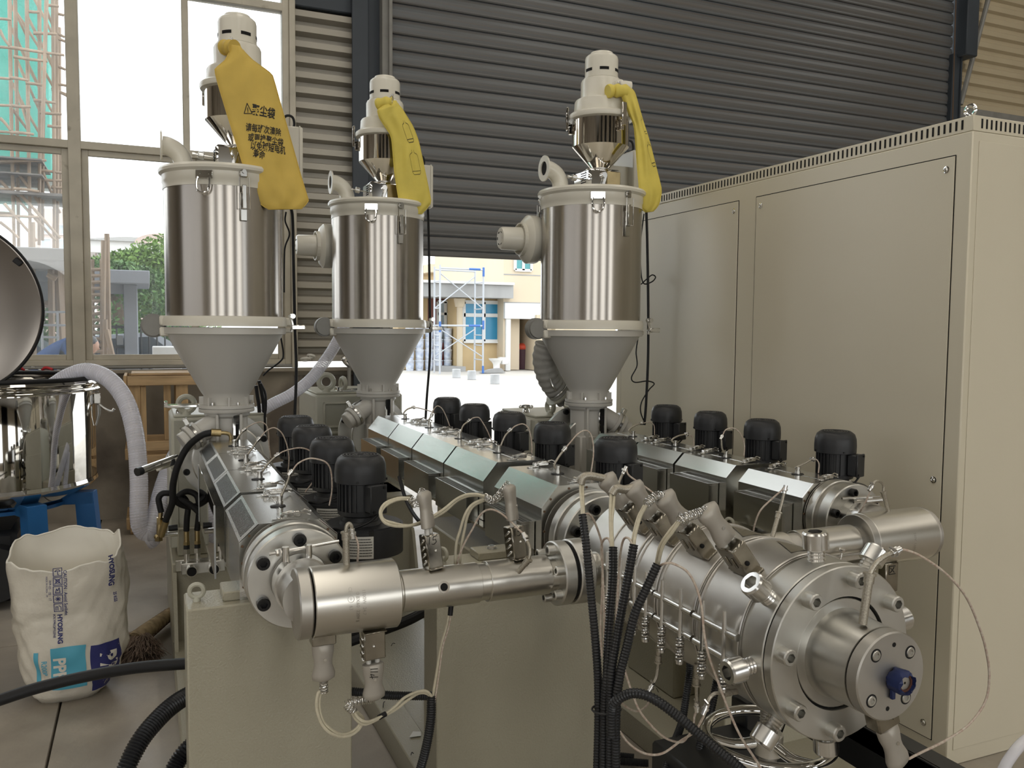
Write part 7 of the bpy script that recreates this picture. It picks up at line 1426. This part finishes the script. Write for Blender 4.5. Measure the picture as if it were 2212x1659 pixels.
m_skywin = mat('sky_blue_window', (.16, .34, .58), .15, var=.3, vscale=.6); win(FO, (-1.950,45.000,4.647)[0], (-1.011,45.000,4.684)[0], 44.95, (-1.516,45.000,4.511)[2], (-1.507,45.000,4.927)[2], m_skywin, 3, None, .12); win(FO, (-0.444,45.000,4.706)[0], (0.876,45.000,4.759)[0], 44.95, (0.209,45.000,4.576)[2], (0.215,45.000,4.911)[2], m_skywin, 4, None, .12)
for a in ((-0.722,44.600,4.667)[0], (-0.541,44.600,4.674)[0]): obj('pilaster', M().box(a-.16, a+.16, 44.6, 45, fz0-2.2, fz0), m_whitef, FO)
TB = thing('tower_block', 'distant pale apartment block behind the scaffold', 'building', (-5.236,60.000,6.713)); tx0, tx1 = (-6.163,60.000,7.795)[0], (-4.394,60.000,7.896)[0]; obj('wall', M().box(tx0, tx1, 60, 70, 0, (-5.440,60.000,8.684)[2]), m_pink, TB)
for i in range(3):
    for j in range(3): win(TB, tx0+.4+.75*i, tx0+.95+.75*i, 59.95, (-5.478,60.000,7.126)[2]-.9*j, (-5.478,60.000,7.126)[2]-.9*j+.6, m_winc, 1, None, .08)
# -- cars
def make_car(label, x, y, m, s=1):
    T = thing('car', label, 'car', (x, y, 0)); L = 2.15
    side = [(-L, .35), (-L, .70), (-1.75, .86), (-.95, .93), (-.35, 1.36), (.75, 1.42), (1.45, 1.0), (2.0, .92), (L, .72), (L, .35)]
    b = M().prism([(s*p, q) for p, q in side], (x, y-.82, 0), (1, 0, 0), (0, 0, 1), (0, 1, 0), 1.64); body = obj('body', b, m, T)
    g = M().prism([(s*p, q) for p, q in ((-.72, .96), (-.28, 1.30), (.70, 1.36), (1.15, 1.0))], (x, y-.83, 0), (1, 0, 0), (0, 0, 1), (0, 1, 0), 1.66); obj('side_glass', g, m_carg, body)
    for a in (-1.35, 1.35):
        w = obj('wheel', M().cyl((x+s*a, y-.84, .32), (x+s*a, y-.62, .32), .32, n=22, b=.03), m_tyre, T); obj('hubcap', M().cyl((x+s*a, y-.852, .32), (x+s*a, y-.838, .32), .20, n=16), m_silver, w)
    obj('headlamp', M().box(x-s*L-.02, x-s*L+.06, y-.7, y-.35, .62, .76, .02), m_whitef, T); return T
c1 = Vector((-0.598,16.200,1.148)); make_car('silver car parked behind the iron fence', c1.x, 16.2, m_silver); c2 = Vector((-0.053,15.200,1.172)); make_car('dark car nose showing right of the gate house column', (0.256,14.400,1.191)[0]-2.15, 14.4, m_carb, -1)
# -- worker bending down outside the left pane
pc = Vector((-0.895,11.200,1.175))
W = thing('person', 'worker in a blue shirt bending down outside the window', 'person', (pc.x, 11.2, 0))
def skin(name, nodes, edges, m, par):
    me = bpy.data.meshes.new(name); d = base_of(par); me.from_pydata([tuple(Vector(p)-d) for p, r in nodes], edges, []); o = bpy.data.objects.new(name, me); COL.objects.link(o); o.parent = par; me.materials.append(m)
    sk = o.modifiers.new('skin', 'SKIN'); sk.use_smooth_shade = True
    for i, (p, r) in enumerate(nodes): me.skin_vertices[0].data[i].radius = (r, r)
    me.skin_vertices[0].data[0].use_root = True; sb = o.modifiers.new('sub', 'SUBSURF'); sb.levels = sb.render_levels = 2; return o
bx, by = pc.x-.02, 11.2; sh_z = (-0.861,11.200,1.408)[2]
m_shirt = mat('blue_work_shirt', (.03, .09, .28), .8, var=.3, vscale=5); m_skin = mat('skin', (.45, .26, .18), .5); m_trs = mat('dark_trousers', (.05, .06, .10), .8)
V_ = lambda x, y, z: Vector((bx-x, by+y, z))
nd = [(V_(.28, .05, .95), .15), (V_(.12, .02, 1.14), .155), (V_(-.06, -.02, sh_z-.03), .15), (V_(-.10, -.17, sh_z-.06), .075), (V_(-.16, -.20, sh_z-.36), .055), (V_(-.10, .16, sh_z-.06), .075), (V_(-.15, .20, sh_z-.36), .055), (V_(-.16, -.02, sh_z-.05), .07)]
skin('torso', nd, [(0, 1), (1, 2), (2, 3), (3, 4), (2, 5), (5, 6), (2, 7)], m_shirt, W)
skin('forearms', [(V_(-.16, -.20, sh_z-.34), .045), (V_(-.20, -.18, sh_z-.58), .034), (V_(-.21, -.17, sh_z-.67), .04), (V_(-.22, -.15, sh_z-.75), .022)], [(0, 1), (1, 2), (2, 3)], m_skin, W); skin('forearms', [(V_(-.15, .20, sh_z-.34), .045), (V_(-.19, .18, sh_z-.58), .034), (V_(-.20, .17, sh_z-.67), .04), (V_(-.21, .15, sh_z-.75), .022)], [(0, 1), (1, 2), (2, 3)], m_skin, W)
skin('legs', [(V_(.28, .05, .94), .14), (V_(.27, -.10, .86), .10), (V_(.22, -.12, .48), .075), (V_(.27, -.12, .10), .055), (V_(.17, -.13, .05), .05), (V_(.27, .16, .86), .10), (V_(.22, .17, .48), .075), (V_(.27, .17, .10), .055), (V_(.17, .18, .05), .05)], [(0, 1), (1, 2), (2, 3), (3, 4), (0, 5), (5, 6), (6, 7), (7, 8)], m_trs, W)
hd_ = M().ball(V_(-.30, -.02, sh_z-.10), .105, 18, 14, (1.1, .85, 1.05)); hd_.ball(V_(-.40, -.02, sh_z-.14), .02, 8, 6); hd_.cyl(V_(-.14, -.02, sh_z-.05), V_(-.27, -.02, sh_z-.10), .055, n=12); hd_.ball(V_(-.29, -.11, sh_z-.11), .022, 8, 6, (1, .4, 1.3)); h_ = obj('head', hd_, m_skin, W)
obj('hair', M().ball(V_(-.285, -.02, sh_z-.075), .112, 18, 14, (1.08, .88, .95)), m_blackpl, W)
